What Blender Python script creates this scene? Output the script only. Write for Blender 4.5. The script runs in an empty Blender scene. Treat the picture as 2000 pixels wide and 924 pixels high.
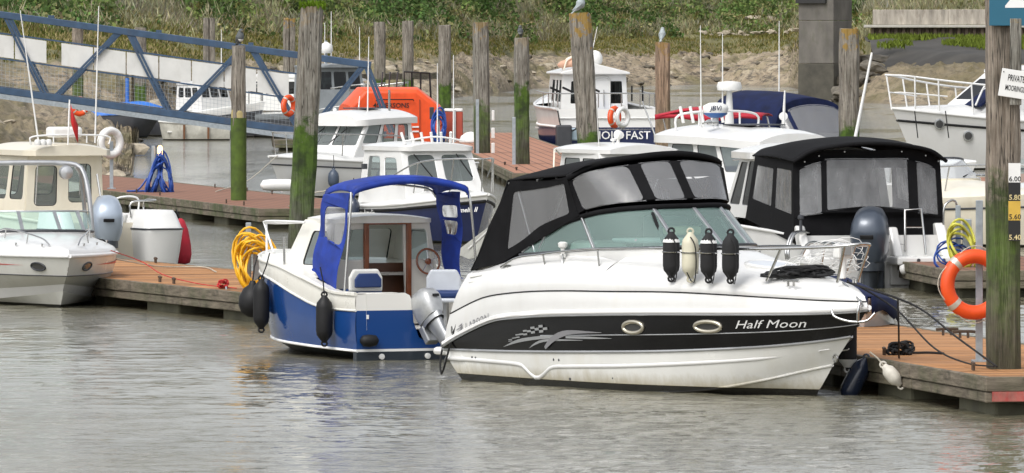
import bpy, bmesh, math, random
import numpy as np
from mathutils import Vector as V, Matrix, geometry

R = math.radians
rnd = random.Random(7)
S = bpy.context.scene
COL = S.collection

# ------------------------------------------------------------------ camera, sky, sun, exposure
cam = bpy.data.objects.new('camera', bpy.data.cameras.new('camera'))
COL.objects.link(cam)
cam.location = (0, 0, 3.95)
cam.rotation_euler = (R(90 - 1.457), 0, 0)
cam.data.sensor_width = 36
cam.data.lens = 288
cam.data.clip_start = 1
cam.data.clip_end = 4000
S.camera = cam
S.render.resolution_x, S.render.resolution_y = 1024, 473

SUN_EL, SUN_AZ = 52, 215          # azimuth measured clockwise from +Y: behind the camera, to its left
w = bpy.data.worlds.new('World'); S.world = w; w.use_nodes = True
nt = w.node_tree; nt.nodes.clear()
sky = nt.nodes.new('ShaderNodeTexSky'); sky.sky_type = 'NISHITA'; sky.sun_disc = False
sky.sun_elevation = R(SUN_EL); sky.sun_rotation = R(SUN_AZ)
sky.air_density = 1.0; sky.dust_density = 4.0; sky.ozone_density = 1.0
hs = nt.nodes.new('ShaderNodeHueSaturation'); hs.inputs['Saturation'].default_value = 0.22
bg = nt.nodes.new('ShaderNodeBackground'); bg.inputs['Strength'].default_value = 0.15
ow = nt.nodes.new('ShaderNodeOutputWorld')
nt.links.new(sky.outputs[0], hs.inputs['Color']); nt.links.new(hs.outputs[0], bg.inputs[0]); nt.links.new(bg.outputs[0], ow.inputs[0])
sl = bpy.data.lights.new('sun', 'SUN'); sl.energy = 0.6; sl.angle = R(20); sl.color = (1, .965, .91)
so = bpy.data.objects.new('sun', sl); COL.objects.link(so)
so.rotation_euler = (R(90 - SUN_EL), 0, R(180 - SUN_AZ))
so.location = (-20, -20, 60)
S.view_settings.view_transform = 'Standard'; S.view_settings.look = 'None'
S.view_settings.gamma = 1.0; S.view_settings.use_curve_mapping = False
S.view_settings.exposure = 0.66

# ------------------------------------------------------------------ mesh helpers
class MB:
    def __init__(s): s.v = []; s.f = []
    def add(s, vs, fs):
        o = len(s.v); s.v += [tuple(p) for p in vs]; s.f += [tuple(i + o for i in f) for f in fs]; return s
    def grid(s, rows, cu=False, cv=False):
        n, m = len(rows), len(rows[0]); fs = []
        for i in range(n if cu else n - 1):
            for j in range(m if cv else m - 1):
                i2, j2 = (i + 1) % n, (j + 1) % m
                fs.append((i * m + j, i * m + j2, i2 * m + j2, i2 * m + j))
        return s.add([p for r in rows for p in r], fs)
    def tube(s, pts, r, n=8, closed=False):
        pts = [V(p) for p in pts]; k = len(pts); rows = []
        t0 = (pts[1] - pts[0]).normalized()
        up = V((0, 0, 1)) if abs(t0.z) < .9 else V((1, 0, 0))
        nn = (up - t0 * up.dot(t0)).normalized()
        for i, p in enumerate(pts):
            a = pts[(i - 1) % k] if (closed or i > 0) else p
            b = pts[(i + 1) % k] if (closed or i < k - 1) else p
            t = (b - a).normalized() if (b - a).length > 1e-9 else t0
            nn = (nn - t * nn.dot(t))
            nn = nn.normalized() if nn.length > 1e-6 else V((1, 0, 0))
            bb = t.cross(nn); rr = r[i] if isinstance(r, (list, tuple)) else r
            rows.append([p + (nn * math.cos(2 * math.pi * j / n) + bb * math.sin(2 * math.pi * j / n)) * rr for j in range(n)])
        o = len(s.v)
        s.grid(rows, cu=closed, cv=True)
        if not closed:
            s.f.append(tuple(o + j for j in range(n))[::-1]); s.f.append(tuple(o + (k - 1) * n + j for j in range(n)))
        return s
    def box(s, c, sz, M=None):
        vs = [V((x * sz[0] / 2, y * sz[1] / 2, z * sz[2] / 2)) for x in (-1, 1) for y in (-1, 1) for z in (-1, 1)]
        if M: vs = [M @ p for p in vs]
        return s.add([p + V(c) for p in vs], [(0, 1, 3, 2), (4, 6, 7, 5), (0, 4, 5, 1), (2, 3, 7, 6), (0, 2, 6, 4), (1, 5, 7, 3)])
    def bar(s, a, b, w_, h_, up=(0, 0, 1)):
        a, b = V(a), V(b); t = (b - a).normalized(); u = V(up)
        if abs(t.dot(u)) > .95: u = V((0, 1, 0))
        sd = t.cross(u).normalized(); u = sd.cross(t)
        vs = [p + sd * i * w_ / 2 + u * j * h_ / 2 for p in (a, b) for i in (-1, 1) for j in (-1, 1)]
        return s.add(vs, [(0, 1, 3, 2), (4, 6, 7, 5), (0, 4, 5, 1), (2, 3, 7, 6), (0, 2, 6, 4), (1, 5, 7, 3)])
    def lathe(s, prof, n=16, o=(0, 0, 0), M=None):
        rows = []
        for (r, z) in prof:
            rows.append([V((r * math.cos(2 * math.pi * j / n), r * math.sin(2 * math.pi * j / n), z)) for j in range(n)])
        if M: rows = [[M @ p for p in q] for q in rows]
        rows = [[p + V(o) for p in q] for q in rows]
        k = len(s.v); s.grid(rows, cv=True)
        s.f.append(tuple(k + j for j in range(n))[::-1]); s.f.append(tuple(k + (len(prof) - 1) * n + j for j in range(n)))
        return s
    def prism(s, pts, d):
        pts = [V(p) for p in pts]; n = len(pts); d = V(d)
        return s.add(pts + [p + d for p in pts], [tuple(range(n))[::-1], tuple(range(n, 2 * n))] + [(i, (i + 1) % n, n + (i + 1) % n, n + i) for i in range(n)])
    def build(s, name, m, parent=None, smooth=40, thick=0, bevel=0):
        me = bpy.data.meshes.new(name)
        bm = bmesh.new()
        vs = [bm.verts.new(p) for p in s.v]
        for f in s.f:
            try: bm.faces.new([vs[i] for i in f])
            except ValueError: pass
        bmesh.ops.remove_doubles(bm, verts=bm.verts, dist=1e-5)
        bmesh.ops.recalc_face_normals(bm, faces=bm.faces)
        bm.to_mesh(me); bm.free()
        o = link(name, me, m, parent, smooth)
        if thick:
            q = o.modifiers.new('thickness', 'SOLIDIFY'); q.thickness = thick; q.offset = 0
        if bevel:
            q = o.modifiers.new('bevel', 'BEVEL'); q.width = bevel; q.segments = 2; q.limit_method = 'ANGLE'; q.angle_limit = R(40)
        return o

def link(name, me, m, parent=None, smooth=40):
    if m is not None and not me.materials: me.materials.append(m)
    if smooth and len(me.polygons):
        me.polygons.foreach_set('use_smooth', [True] * len(me.polygons)); me.set_sharp_from_angle(angle=R(smooth))
    o = bpy.data.objects.new(name, me); COL.objects.link(o)
    if parent: o.parent = parent
    return o

def tag(o, label, cat, group=None):
    o['label'] = label; o['category'] = cat
    if group: o['group'] = group
    return o
def thing(name, label, cat, loc=(0, 0, 0), deg=0, group=None):
    o = bpy.data.objects.new(name, None); COL.objects.link(o); o.empty_display_size = .3
    o.location = loc; o.rotation_euler = (0, 0, R(deg)); return tag(o, label, cat, group)
def struct(o, kind='structure'):
    o['kind'] = kind; return o
def dup(o, parent=None):
    c = o.copy(); COL.objects.link(c); c.parent = parent
    for ch in o.children: dup(ch, c)
    return c

def cat(pts, n):
    """Catmull-Rom through pts, n samples even in arc length"""
    P = [V(p) for p in pts]; P = [P[0] * 2 - P[1]] + P + [P[-1] * 2 - P[-2]]; out = []
    for i in range(1, len(P) - 2):
        for k in range(12):
            t = k / 12; a, b, c, d = P[i - 1:i + 3]
            out.append(.5 * ((2 * b) + (c - a) * t + (2 * a - 5 * b + 4 * c - d) * t * t + (3 * b - a - 3 * c + d) * t ** 3))
    out.append(P[-2]); L = [0]
    for a, b in zip(out, out[1:]): L.append(L[-1] + (b - a).length)
    res = []; j = 0
    for k in range(n):
        s = L[-1] * k / (n - 1)
        while j < len(L) - 2 and L[j + 1] < s: j += 1
        t = (s - L[j]) / max(1e-9, L[j + 1] - L[j]); res.append(out[j].lerp(out[j + 1], min(1, max(0, t))))
    return res
def catp(pts, u):
    """point at parameter u (0..1 over the control points)"""
    n = len(pts) - 1; s = min(max(u, 0), 1) * n; i = min(int(s), n - 1); t = s - i
    P = [V(p) for p in pts]; b, c = P[i], P[i + 1]
    a = P[i - 1] if i > 0 else b * 2 - c; d = P[i + 2] if i + 2 <= n else c * 2 - b
    return .5 * ((2 * b) + (c - a) * t + (2 * a - 5 * b + 4 * c - d) * t * t + (3 * b - a - 3 * c + d) * t ** 3)
def mir(pts): return [(p[0], -p[1], p[2]) for p in pts]
def itp(tab, x):
    if x <= tab[0][0]: return tab[0][1]
    for (a, b), (c, d) in zip(tab, tab[1:]):
        if x <= c: return b + (d - b) * (x - a) / (c - a)
    return tab[-1][1]
def rr(u0, v0, u1, v1, ru, rv=None, n=4):
    rv = ru if rv is None else rv; out = []
    for cx, cy, a0 in ((u1 - ru, v1 - rv, 0), (u0 + ru, v1 - rv, 90), (u0 + ru, v0 + rv, 180), (u1 - ru, v0 + rv, 270)):
        for k in range(n + 1):
            a = R(a0 + 90 * k / n); out.append((cx + ru * math.cos(a), cy + rv * math.sin(a)))
    return out
def dens(loop, step=.08):
    out = []
    for a, b in zip(loop, loop[1:] + loop[:1]):
        k = max(1, int(math.hypot(b[0] - a[0], b[1] - a[1]) / step))
        out += [(a[0] + (b[0] - a[0]) * i / k, a[1] + (b[1] - a[1]) * i / k) for i in range(k)]
    return out
def skin(mapf, outer, holes, t):
    """a sheet of thickness t over mapf(u,v), with real openings"""
    loops = [dens(list(outer))] + [dens(list(h)) for h in holes]
    flat = [p for l in loops for p in l]
    tri = geometry.tessellate_polygon([[V((p[0], p[1], 0)) for p in l] for l in loops])
    def nrm(u, v):
        e = 1e-3; n = (mapf(u + e, v) - mapf(u - e, v)).cross(mapf(u, v + e) - mapf(u, v - e))
        return n.normalized() if n.length > 1e-12 else V((0, 0, 1))
    A = [mapf(*p) for p in flat]; N = [nrm(*p) for p in flat]; k = len(flat)
    mb = MB(); fs = [tuple(t_) for t_ in tri] + [tuple(i + k for i in t_[::-1]) for t_ in tri]
    o = 0
    for l in loops:
        n = len(l); fs += [(o + i, o + (i + 1) % n, k + o + (i + 1) % n, k + o + i) for i in range(n)]; o += n
    mb.add([a + n * t / 2 for a, n in zip(A, N)] + [a - n * t / 2 for a, n in zip(A, N)], fs)
    return mb
def patch(mapf, u0, v0, u1, v1, nu=8, nv=5):
    return MB().grid([[mapf(u0 + (u1 - u0) * i / nu, v0 + (v1 - v0) * j / nv) for j in range(nv + 1)] for i in range(nu + 1)])
def quadmap(bl, br, tr, tl):
    bl, br, tr, tl = V(bl), V(br), V(tr), V(tl)
    return lambda u, v: (bl * (1 - u) + br * u) * (1 - v) + (tl * (1 - u) + tr * u) * v
def panel(par, mapf, holes, wm, pm, t=.03, name='wall', outer=None, gasket=None, pane='window', gr=.012, r=.06):
    """wall sheet with windows: holes are (u0,v0,u1,v1); each window its own pane part with a gasket child"""
    hl = []
    for h in holes:
        lu = (mapf(h[2], h[1]) - mapf(h[0], h[1])).length; lv = (mapf(h[0], h[3]) - mapf(h[0], h[1])).length
        a = r if len(h) < 5 else h[4]
        hl.append(rr(h[0], h[1], h[2], h[3], min(.49, a / max(lu, 1e-6)) * (h[2] - h[0]), min(.49, a / max(lv, 1e-6)) * (h[3] - h[1])))
    wall = skin(mapf, outer or [(0, 0), (1, 0), (1, 1), (0, 1)], hl, t).build(name, wm, par, 30)
    for h, l in zip(holes, hl):
        du, dv = (h[2] - h[0]) * .02, (h[3] - h[1]) * .02
        po = patch(mapf, h[0] - du, h[1] - dv, h[2] + du, h[3] + dv).build(pane, pm, par, 60)
        if gasket: MB().tube([mapf(*p) for p in l], gr, 6, True).build('frame', gasket, po, 60)
    return wall

# ------------------------------------------------------------------ materials
MATS = {}
def nd(nt, t, **k):
    n = nt.nodes.new(t)
    for a, b in k.items():
        if a.startswith('i_'):
            n.inputs[a[2:].replace('_', ' ')].default_value = b
        else: setattr(n, a, b)
    return n
def base_mat(name):
    m = bpy.data.materials.new(name); m.use_nodes = True; nt = m.node_tree; nt.nodes.clear()
    return m, nt, nd(nt, 'ShaderNodeOutputMaterial')
def coord(nt, scale=(1, 1, 1), kind='Object'):
    tc = nd(nt, 'ShaderNodeTexCoord'); mp = nd(nt, 'ShaderNodeMapping'); mp.inputs['Scale'].default_value = scale
    nt.links.new(tc.outputs[kind], mp.inputs[0]); return mp.outputs[0]
def noise(nt, vec, scale, detail=4, rough=.6):
    n = nd(nt, 'ShaderNodeTexNoise'); n.inputs['Scale'].default_value = scale; n.inputs['Detail'].default_value = detail
    n.inputs['Roughness'].default_value = rough; nt.links.new(vec, n.inputs['Vector']); return n.outputs['Fac']
def ramp(nt, fac, stops):
    r = nd(nt, 'ShaderNodeValToRGB'); e = r.color_ramp.elements
    while len(e) < len(stops): e.new(.5)
    for q, (p, c) in zip(e, stops):
        q.position = p; q.color = (*c, 1) if len(c) == 3 else c
    nt.links.new(fac, r.inputs[0]); return r.outputs[0]
def mixc(nt, f, a, b, mode='MIX'):
    m = nd(nt, 'ShaderNodeMix', data_type='RGBA', blend_type=mode)
    for s, v in ((m.inputs[0], f), (m.inputs[6], a), (m.inputs[7], b)):
        if hasattr(v, 'is_linked'): nt.links.new(v, s)
        else: s.default_value = v if not isinstance(v, tuple) else ((*v, 1) if len(v) == 3 else v)
    return m.outputs[2]
def bump(nt, h, strength, dist=.02):
    b = nd(nt, 'ShaderNodeBump'); b.inputs['Strength'].default_value = strength; b.inputs['Distance'].default_value = dist
    nt.links.new(h, b.inputs['Height']); return b.outputs[0]
def mat(name, col, rough=.5, metal=0, var=.12, sc=3., bmp=0, bsc=40., stretch=(1, 1, 1), coat=0, dirt=None, spec=.5):
    """painted / moulded surface: base colour with soft mottling, optional grime colour and fine relief"""
    if name in MATS: return MATS[name]
    m, nt, out = base_mat(name); p = nd(nt, 'ShaderNodeBsdfPrincipled')
    vec = coord(nt, stretch); n = noise(nt, vec, sc)
    lo = tuple(c * (1 - var) for c in col); hi = tuple(min(1, c * (1 + var * .6)) for c in col)
    c = ramp(nt, n, [(.3, lo), (.7, hi)])
    if dirt:
        n2 = noise(nt, coord(nt, (1.5, 1.5, .5)), 2.2, 6, .7)
        c = mixc(nt, ramp(nt, n2, [(.52, (0, 0, 0)), (.8, (dirt[3],) * 3)]), c, dirt[:3])
    nt.links.new(c, p.inputs['Base Color'])
    rn = nd(nt, 'ShaderNodeMapRange', i_To_Min=max(.02, rough * .8), i_To_Max=min(1, rough * 1.25))
    nt.links.new(n, rn.inputs[0]); nt.links.new(rn.outputs[0], p.inputs['Roughness'])
    p.inputs['Metallic'].default_value = metal; p.inputs['Coat Weight'].default_value = coat
    p.inputs['Coat Roughness'].default_value = .08; p.inputs['Specular IOR Level'].default_value = spec
    if bmp: nt.links.new(bump(nt, noise(nt, vec, bsc, 3), bmp, .01), p.inputs['Normal'])
    nt.links.new(p.outputs[0], out.inputs[0]); MATS[name] = m; return m
def clear(name, tint, milk=0., mc=(.75, .76, .78), gloss=.06, wr=0., wsc=6., stretch=(1, 1, 1)):
    """thin glass or clear vinyl: tinted see-through, mirror by Fresnel, a little milk (cloudy vinyl; on glass a painted sky reflection), wrinkles"""
    m, nt, out = base_mat(name)
    tr = nd(nt, 'ShaderNodeBsdfTransparent'); tr.inputs[0].default_value = (*tint, 1)
    gl = nd(nt, 'ShaderNodeBsdfGlossy'); gl.inputs['Roughness'].default_value = gloss; gl.inputs[0].default_value = (.9, .9, .9, 1)
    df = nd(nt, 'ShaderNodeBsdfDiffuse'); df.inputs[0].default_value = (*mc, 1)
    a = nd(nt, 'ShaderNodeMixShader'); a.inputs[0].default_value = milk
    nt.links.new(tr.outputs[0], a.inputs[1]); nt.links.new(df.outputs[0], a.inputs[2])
    fr = nd(nt, 'ShaderNodeFresnel'); fr.inputs[0].default_value = 1.5
    b = nd(nt, 'ShaderNodeMixShader'); nt.links.new(fr.outputs[0], b.inputs[0])
    nt.links.new(a.outputs[0], b.inputs[1]); nt.links.new(gl.outputs[0], b.inputs[2])
    if wr:
        vec = coord(nt, stretch); bn = bump(nt, noise(nt, vec, wsc, 3), wr, .05)
        nt.links.new(bn, gl.inputs['Normal']); nt.links.new(bn, fr.inputs['Normal'])
        mr = nd(nt, 'ShaderNodeMapRange', i_From_Min=.3, i_From_Max=.8, i_To_Min=milk * (1 - .6 * min(1, wr * 1.2)), i_To_Max=min(.9, milk * (1 + 1.2 * min(1, wr)))); nt.links.new(noise(nt, vec, wsc * 1.3, 4), mr.inputs[0]); nt.links.new(mr.outputs[0], a.inputs[0])
    nt.links.new(b.outputs[0], out.inputs[0]); MATS[name] = m; return m

GEL = mat('white gelcoat', (.69, .69, .675), .22, var=.05, sc=1.5, coat=.3, dirt=(.55, .5, .4, .22))
GELC = mat('cream gelcoat', (.71, .66, .54), .3, var=.06, sc=1.5, coat=.2, dirt=(.5, .42, .28, .35))
GELG = mat('dull white gelcoat', (.70, .70, .67), .35, var=.08, sc=1.5, coat=.1, dirt=(.45, .42, .34, .4))
GREYH = mat('pale grey gelcoat', (.62, .62, .58), .25, var=.07, sc=1.5, coat=.3, dirt=(.42, .4, .3, .4))
BLACKG = mat('black gelcoat', (.008, .008, .009), .14, var=.3, sc=2, coat=.0, spec=.35)
NAVY = mat('navy gelcoat', (.012, .02, .075), .22, var=.2, sc=2, coat=.3)
BLUEH = mat('mid blue gelcoat', (.010, .055, .215), .14, var=.1, sc=2, coat=.5)
BLACK = mat('black rubber', (.012, .012, .013), .55, var=.3, sc=6, spec=.3)
DARK = mat('dark grey plastic', (.045, .048, .055), .45, var=.2, sc=5)
STEEL = mat('stainless steel', (.55, .55, .54), .2, 1, var=.1, sc=9)
ALU = mat('dull aluminium', (.52, .53, .54), .42, 1, var=.12, sc=7)
GALV = mat('galvanised steel', (.36, .40, .43), .5, .6, var=.2, sc=12)
WHITE = mat('white paint', (.80, .80, .79), .4, var=.05, sc=4)
WHITEP = mat('white plastic', (.76, .76, .74), .38, var=.06, sc=5, dirt=(.5, .48, .4, .25))
CANV = mat('black canvas', (.009, .009, .010), .85, var=.35, sc=5, bmp=.25, bsc=14, spec=.12)
CANVN = mat('navy canvas', (.010, .016, .055), .85, var=.4, sc=4, bmp=.8, bsc=4, spec=.2)
CANVB = mat('royal blue canvas', (.008, .036, .28), .7, var=.4, sc=4, bmp=.8, bsc=4)
CANVR = mat('crimson canvas', (.40, .012, .030), .75, var=.25, sc=5, bmp=.35, bsc=9)
CANVG = mat('grey mesh canvas', (.30, .30, .27), .85, var=.2, sc=6, bmp=.3, bsc=12)
SILV = mat('silver pinstripe', (.42, .43, .44), .35, .5, var=.1)
ORANGE = mat('signal orange', (.80, .085, .012), .45, var=.14, sc=2.5, dirt=(.35, .05, .01, .3))
RED = mat('red paint', (.52, .018, .018), .4, var=.15)
MAHOG = mat('varnished mahogany', (.20, .055, .018), .25, var=.35, sc=5, stretch=(6, 6, 1), coat=.5)
YELHOSE = mat('yellow hose', (.78, .42, .012), .4, var=.1)
BLUEHOSE = mat('blue hose', (.012, .06, .30), .45, var=.2)
ROPE = mat('pale rope', (.50, .46, .38), .9, var=.25, sc=30)
ROPEB = mat('black rope', (.012, .012, .013), .8, var=.3, sc=30)
ROPER = mat('red rope', (.5, .03, .03), .8, var=.3, sc=30)
ROPEG = mat('green cord', (.05, .28, .22), .8, var=.3, sc=30)
INTER = mat('cream vinyl upholstery', (.62, .60, .55), .5, var=.1)
NAVYV = mat('navy vinyl upholstery', (.012, .035, .13), .45, var=.15)
DASH = mat('tan dashboard cover', (.46, .40, .26), .6, var=.15)
SHADE = mat('dark cabin lining', (.05, .045, .04), .8, var=.3)
ENG = mat('grey blue cowling', (.055, .07, .095), .3, .3, var=.08, coat=.4)
ENGL = mat('silver blue cowling', (.36, .42, .50), .3, .35, var=.08, coat=.4)
ENGS = mat('silver cowling', (.46, .47, .47), .32, .5, var=.15, sc=8)
LEG = mat('dark engine leg', (.06, .07, .085), .4, .3, var=.2)
CONC = mat('weathered concrete', (.14, .13, .115), .85, var=.4, sc=1.1, stretch=(1, 1, .5), bmp=.4, bsc=6, dirt=(.10, .10, .07, .8))
GLASS = clear('cabin glass', (.74, .82, .81), milk=.13, mc=(.62, .68, .68))  # pale diffuse milk paints in the bright reflection on the panes
GLASSG = clear('green tinted windscreen', (.72, .92, .88), milk=.20, mc=(.55, .80, .74))  # mint diffuse milk stands in for reflected sky, over the real green tint
GLASSD = clear('dark tinted glass', (.10, .12, .12))
VINYL = clear('clear vinyl', (.84, .85, .87), milk=.20, gloss=.2, wr=.14, wsc=1.6, stretch=(1.6, 1.6, .5))
VINYLW = clear('wrinkled clear vinyl', (.66, .67, .67), milk=.19, gloss=.12, wr=.42, wsc=2.6, stretch=(2.2, 2.2, .9))
LAMP = None

def two_paint(name, top, bottom, z, **k):
    """gelcoat with a level painted line at height z above the water"""
    m = mat(name, top, **k); nt = m.node_tree
    p = [n for n in nt.nodes if n.type == 'BSDF_PRINCIPLED'][0]; src = p.inputs['Base Color'].links[0].from_socket
    g = nd(nt, 'ShaderNodeNewGeometry'); sx = nd(nt, 'ShaderNodeSeparateXYZ'); nt.links.new(g.outputs['Position'], sx.inputs[0])
    lt = nd(nt, 'ShaderNodeMath', operation='LESS_THAN'); lt.inputs[1].default_value = z; nt.links.new(sx.outputs[2], lt.inputs[0])
    nt.links.new(mixc(nt, lt.outputs[0], src, bottom), p.inputs['Base Color']); return m
BOTTOM = two_paint('white bottom with black antifouling', (.72, .72, .69), (.012, .012, .012), .075, rough=.25, var=.05, coat=.3, dirt=(.55, .5, .36, .35))
BOTTOMB = two_paint('dark slate bottom', (.025, .035, .045), (.02, .022, .022), .03, rough=.3, var=.2)
BOTTOMG = two_paint('grey bottom', (.62, .62, .57), (.02, .02, .018), .04, rough=.3, var=.08, dirt=(.42, .4, .28, .5))

_p = [n for n in BOTTOM.node_tree.nodes if n.type == 'BSDF_PRINCIPLED'][0]      # brown scum line just above the water
_src = _p.inputs['Base Color'].links[0].from_socket; _nt = BOTTOM.node_tree
_g = nd(_nt, 'ShaderNodeNewGeometry'); _x = nd(_nt, 'ShaderNodeSeparateXYZ'); _nt.links.new(_g.outputs['Position'], _x.inputs[0])
_a = nd(_nt, 'ShaderNodeMath', operation='MULTIPLY_ADD'); _a.inputs[1].default_value = -.22; _nt.links.new(noise(_nt, coord(_nt, (3, 3, .6)), 2.5, 5, .7), _a.inputs[0]); _nt.links.new(_x.outputs[2], _a.inputs[2])
_rg = nd(_nt, 'ShaderNodeMapRange', i_From_Min=-.03, i_From_Max=.10, i_To_Min=.62, i_To_Max=0.); _nt.links.new(_a.outputs[0], _rg.inputs[0])
_nt.links.new(mixc(_nt, _rg.outputs[0], _src, (.30, .25, .13), 'MULTIPLY' if False else 'MIX'), _p.inputs['Base Color'])
_lt = nd(_nt, 'ShaderNodeMath', operation='LESS_THAN'); _lt.inputs[1].default_value = .072; _nt.links.new(_x.outputs[2], _lt.inputs[0])
_nt.links.new(mixc(_nt, _lt.outputs[0], _p.inputs['Base Color'].links[0].from_socket, (.012, .012, .011)), _p.inputs['Base Color'])

def pile_mat(name, warm=0., seed=0., green=1., lichen=0., up=0.):
    m, nt, out = base_mat(name); p = nd(nt, 'ShaderNodeBsdfPrincipled'); p.inputs['Roughness'].default_value = .85
    tc = nd(nt, 'ShaderNodeTexCoord'); mp = nd(nt, 'ShaderNodeMapping'); mp.inputs['Location'].default_value = (seed, seed, seed)
    nt.links.new(tc.outputs['Object'], mp.inputs[0])
    mg = nd(nt, 'ShaderNodeMapping'); mg.inputs['Scale'].default_value = (9, 9, .55); nt.links.new(mp.outputs[0], mg.inputs[0])
    grain = noise(nt, mg.outputs[0], 3, 6, .7); blot = noise(nt, mp.outputs[0], 2.4, 7, .72)
    a = (.10 + .10 * warm, .085 + .03 * warm, .065); b = (.37 + .10 * warm, .355 - .07 * warm, .31 - .14 * warm)
    c = ramp(nt, grain, [(.34, a), (.48, tuple((x + y) / 2 for x, y in zip(a, b))), (.62, b)])
    mk = nd(nt, 'ShaderNodeMapping'); mk.inputs['Scale'].default_value = (16, 16, .5); nt.links.new(mp.outputs[0], mk.inputs[0])
    crk = ramp(nt, noise(nt, mk.outputs[0], 1.6, 3, .5), [(.455, (0, 0, 0)), (.49, (1, 1, 1)), (.52, (0, 0, 0))])
    c = mixc(nt, crk, c, (.022, .018, .013))
    c = mixc(nt, ramp(nt, blot, [(.45, (0, 0, 0)), (.75, (.6, .6, .6))]), c, (.085, .075, .055))
    g = nd(nt, 'ShaderNodeNewGeometry'); sx = nd(nt, 'ShaderNodeSeparateXYZ'); nt.links.new(g.outputs['Position'], sx.inputs[0])
    ad = nd(nt, 'ShaderNodeMath', operation='MULTIPLY_ADD'); nt.links.new(blot, ad.inputs[0]); ad.inputs[1].default_value = 2.0
    nt.links.new(sx.outputs[2], ad.inputs[2])
    f = ramp(nt, nd_range(nt, ad.outputs[0], 1.35 + up, 4.55 + up), [(0, (.6, .6, .6)), (.25, (.95, .95, .95)), (.46, (1, 1, 1)), (.53, (.0, .0, .0))])
    gn = ramp(nt, noise(nt, mp.outputs[0], 4, 5), [(.35, (.016, .032, .004)), (.65, (.075, .145, .008))])
    fm = nd(nt, 'ShaderNodeMath', operation='MULTIPLY'); nt.links.new(f, fm.inputs[0]); fm.inputs[1].default_value = green
    c = mixc(nt, fm.outputs[0], c, gn)
    wet = ramp(nt, nd_range(nt, ad.outputs[0], .55, 2.55), [(0, (1, 1, 1)), (.45, (.75, .75, .75)), (.8, (0, 0, 0))])
    c = mixc(nt, wet, c, (.035, .030, .018))
    if lichen:
        sg = nd(nt, 'ShaderNodeSeparateXYZ'); nt.links.new(tc.outputs['Generated'], sg.inputs[0])
        l2 = nd(nt, 'ShaderNodeMath', operation='MULTIPLY_ADD'); nt.links.new(noise(nt, mp.outputs[0], 5, 6, .7), l2.inputs[0]); l2.inputs[1].default_value = .45
        nt.links.new(sg.outputs[2], l2.inputs[2])
        lf = ramp(nt, nd_range(nt, l2.outputs[0], 1.15, 1.25), [(.35, (0, 0, 0)), (.55, (lichen,) * 3)])
        c = mixc(nt, lf, c, (.34, .20, .02))
    nt.links.new(c, p.inputs['Base Color']); nt.links.new(bump(nt, grain, 1.0, .05), p.inputs['Normal'])
    nt.links.new(p.outputs[0], out.inputs[0]); return m
def nd_range(nt, src, a, b):
    r = nd(nt, 'ShaderNodeMapRange', i_From_Min=a, i_From_Max=b); nt.links.new(src, r.inputs[0]); return r.outputs[0]
def deck_mat(name, c1, c2, lines=0.):
    m, nt, out = base_mat(name); p = nd(nt, 'ShaderNodeBsdfPrincipled'); p.inputs['Roughness'].default_value = .75
    vec = coord(nt, (1.2, 8, 1)); gn = noise(nt, vec, 3, 5); oi = nd(nt, 'ShaderNodeObjectInfo')
    c = ramp(nt, gn, [(.3, c1), (.7, c2)])
    pv = ramp(nt, oi.outputs['Random'], [(0, (.55, .53, .52)), (.5, (.95, .93, .9)), (1, (1.2, 1.17, 1.14))]); c = mixc(nt, 1.0, c, pv, 'MULTIPLY')
    n2 = noise(nt, coord(nt, (1, 1, 1)), 1.1, 5); c = mixc(nt, ramp(nt, n2, [(.5, (0, 0, 0)), (.8, (.55, .55, .55))]), c, tuple(x * .55 for x in c1))
    c = mixc(nt, ramp(nt, noise(nt, coord(nt, (1, 1, 1), 'Object' if lines else 'Generated'), 3.5 if lines else 7, 4, .7), [(.70, (0, 0, 0)), (.74, (.7, .7, .7))]), c, (.45, .43, .38))
    if lines:
        wv = nd(nt, 'ShaderNodeTexWave'); wv.inputs['Scale'].default_value = lines; wv.bands_direction = 'X'; nt.links.new(coord(nt), wv.inputs[0])
        c = mixc(nt, ramp(nt, wv.outputs['Fac'], [(.02, (.8, .8, .8)), (.08, (0, 0, 0))]), c, (.05, .03, .02))
    nt.links.new(c, p.inputs['Base Color']); nt.links.new(bump(nt, gn, .4, .01), p.inputs['Normal']); nt.links.new(p.outputs[0], out.inputs[0]); return m
DECK = deck_mat('warm timber decking', (.29, .135, .050), (.48, .25, .105))
DECKF = deck_mat('red brown timber decking', (.24, .105, .06), (.38, .19, .12), lines=1.1)
def fascia_mat(name, green):
    m, nt, out = base_mat(name); p = nd(nt, 'ShaderNodeBsdfPrincipled'); p.inputs['Roughness'].default_value = .85
    gn = noise(nt, coord(nt, (.7, .7, 6)), 4, 6, .7); n2 = noise(nt, coord(nt, (1, 1, .7)), 2.4, 5)
    c = ramp(nt, gn, [(.3, (.055, .045, .03)), (.7, (.24, .20, .15))])
    c = mixc(nt, ramp(nt, n2, [(.42, (0, 0, 0)), (.66, (green,) * 3)]), c, (.055, .075, .022))
    c = mixc(nt, ramp(nt, noise(nt, coord(nt), 5, 4), [(.55, (0, 0, 0)), (.7, (.6, .6, .6))]), c, (.03, .026, .018))
    nt.links.new(c, p.inputs['Base Color']); nt.links.new(bump(nt, gn, .6, .02), p.inputs['Normal']); nt.links.new(p.outputs[0], out.inputs[0]); return m
FASC = fascia_mat('weathered pontoon timber', .35); FASCG = fascia_mat('mossy pontoon timber', .9)

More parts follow.
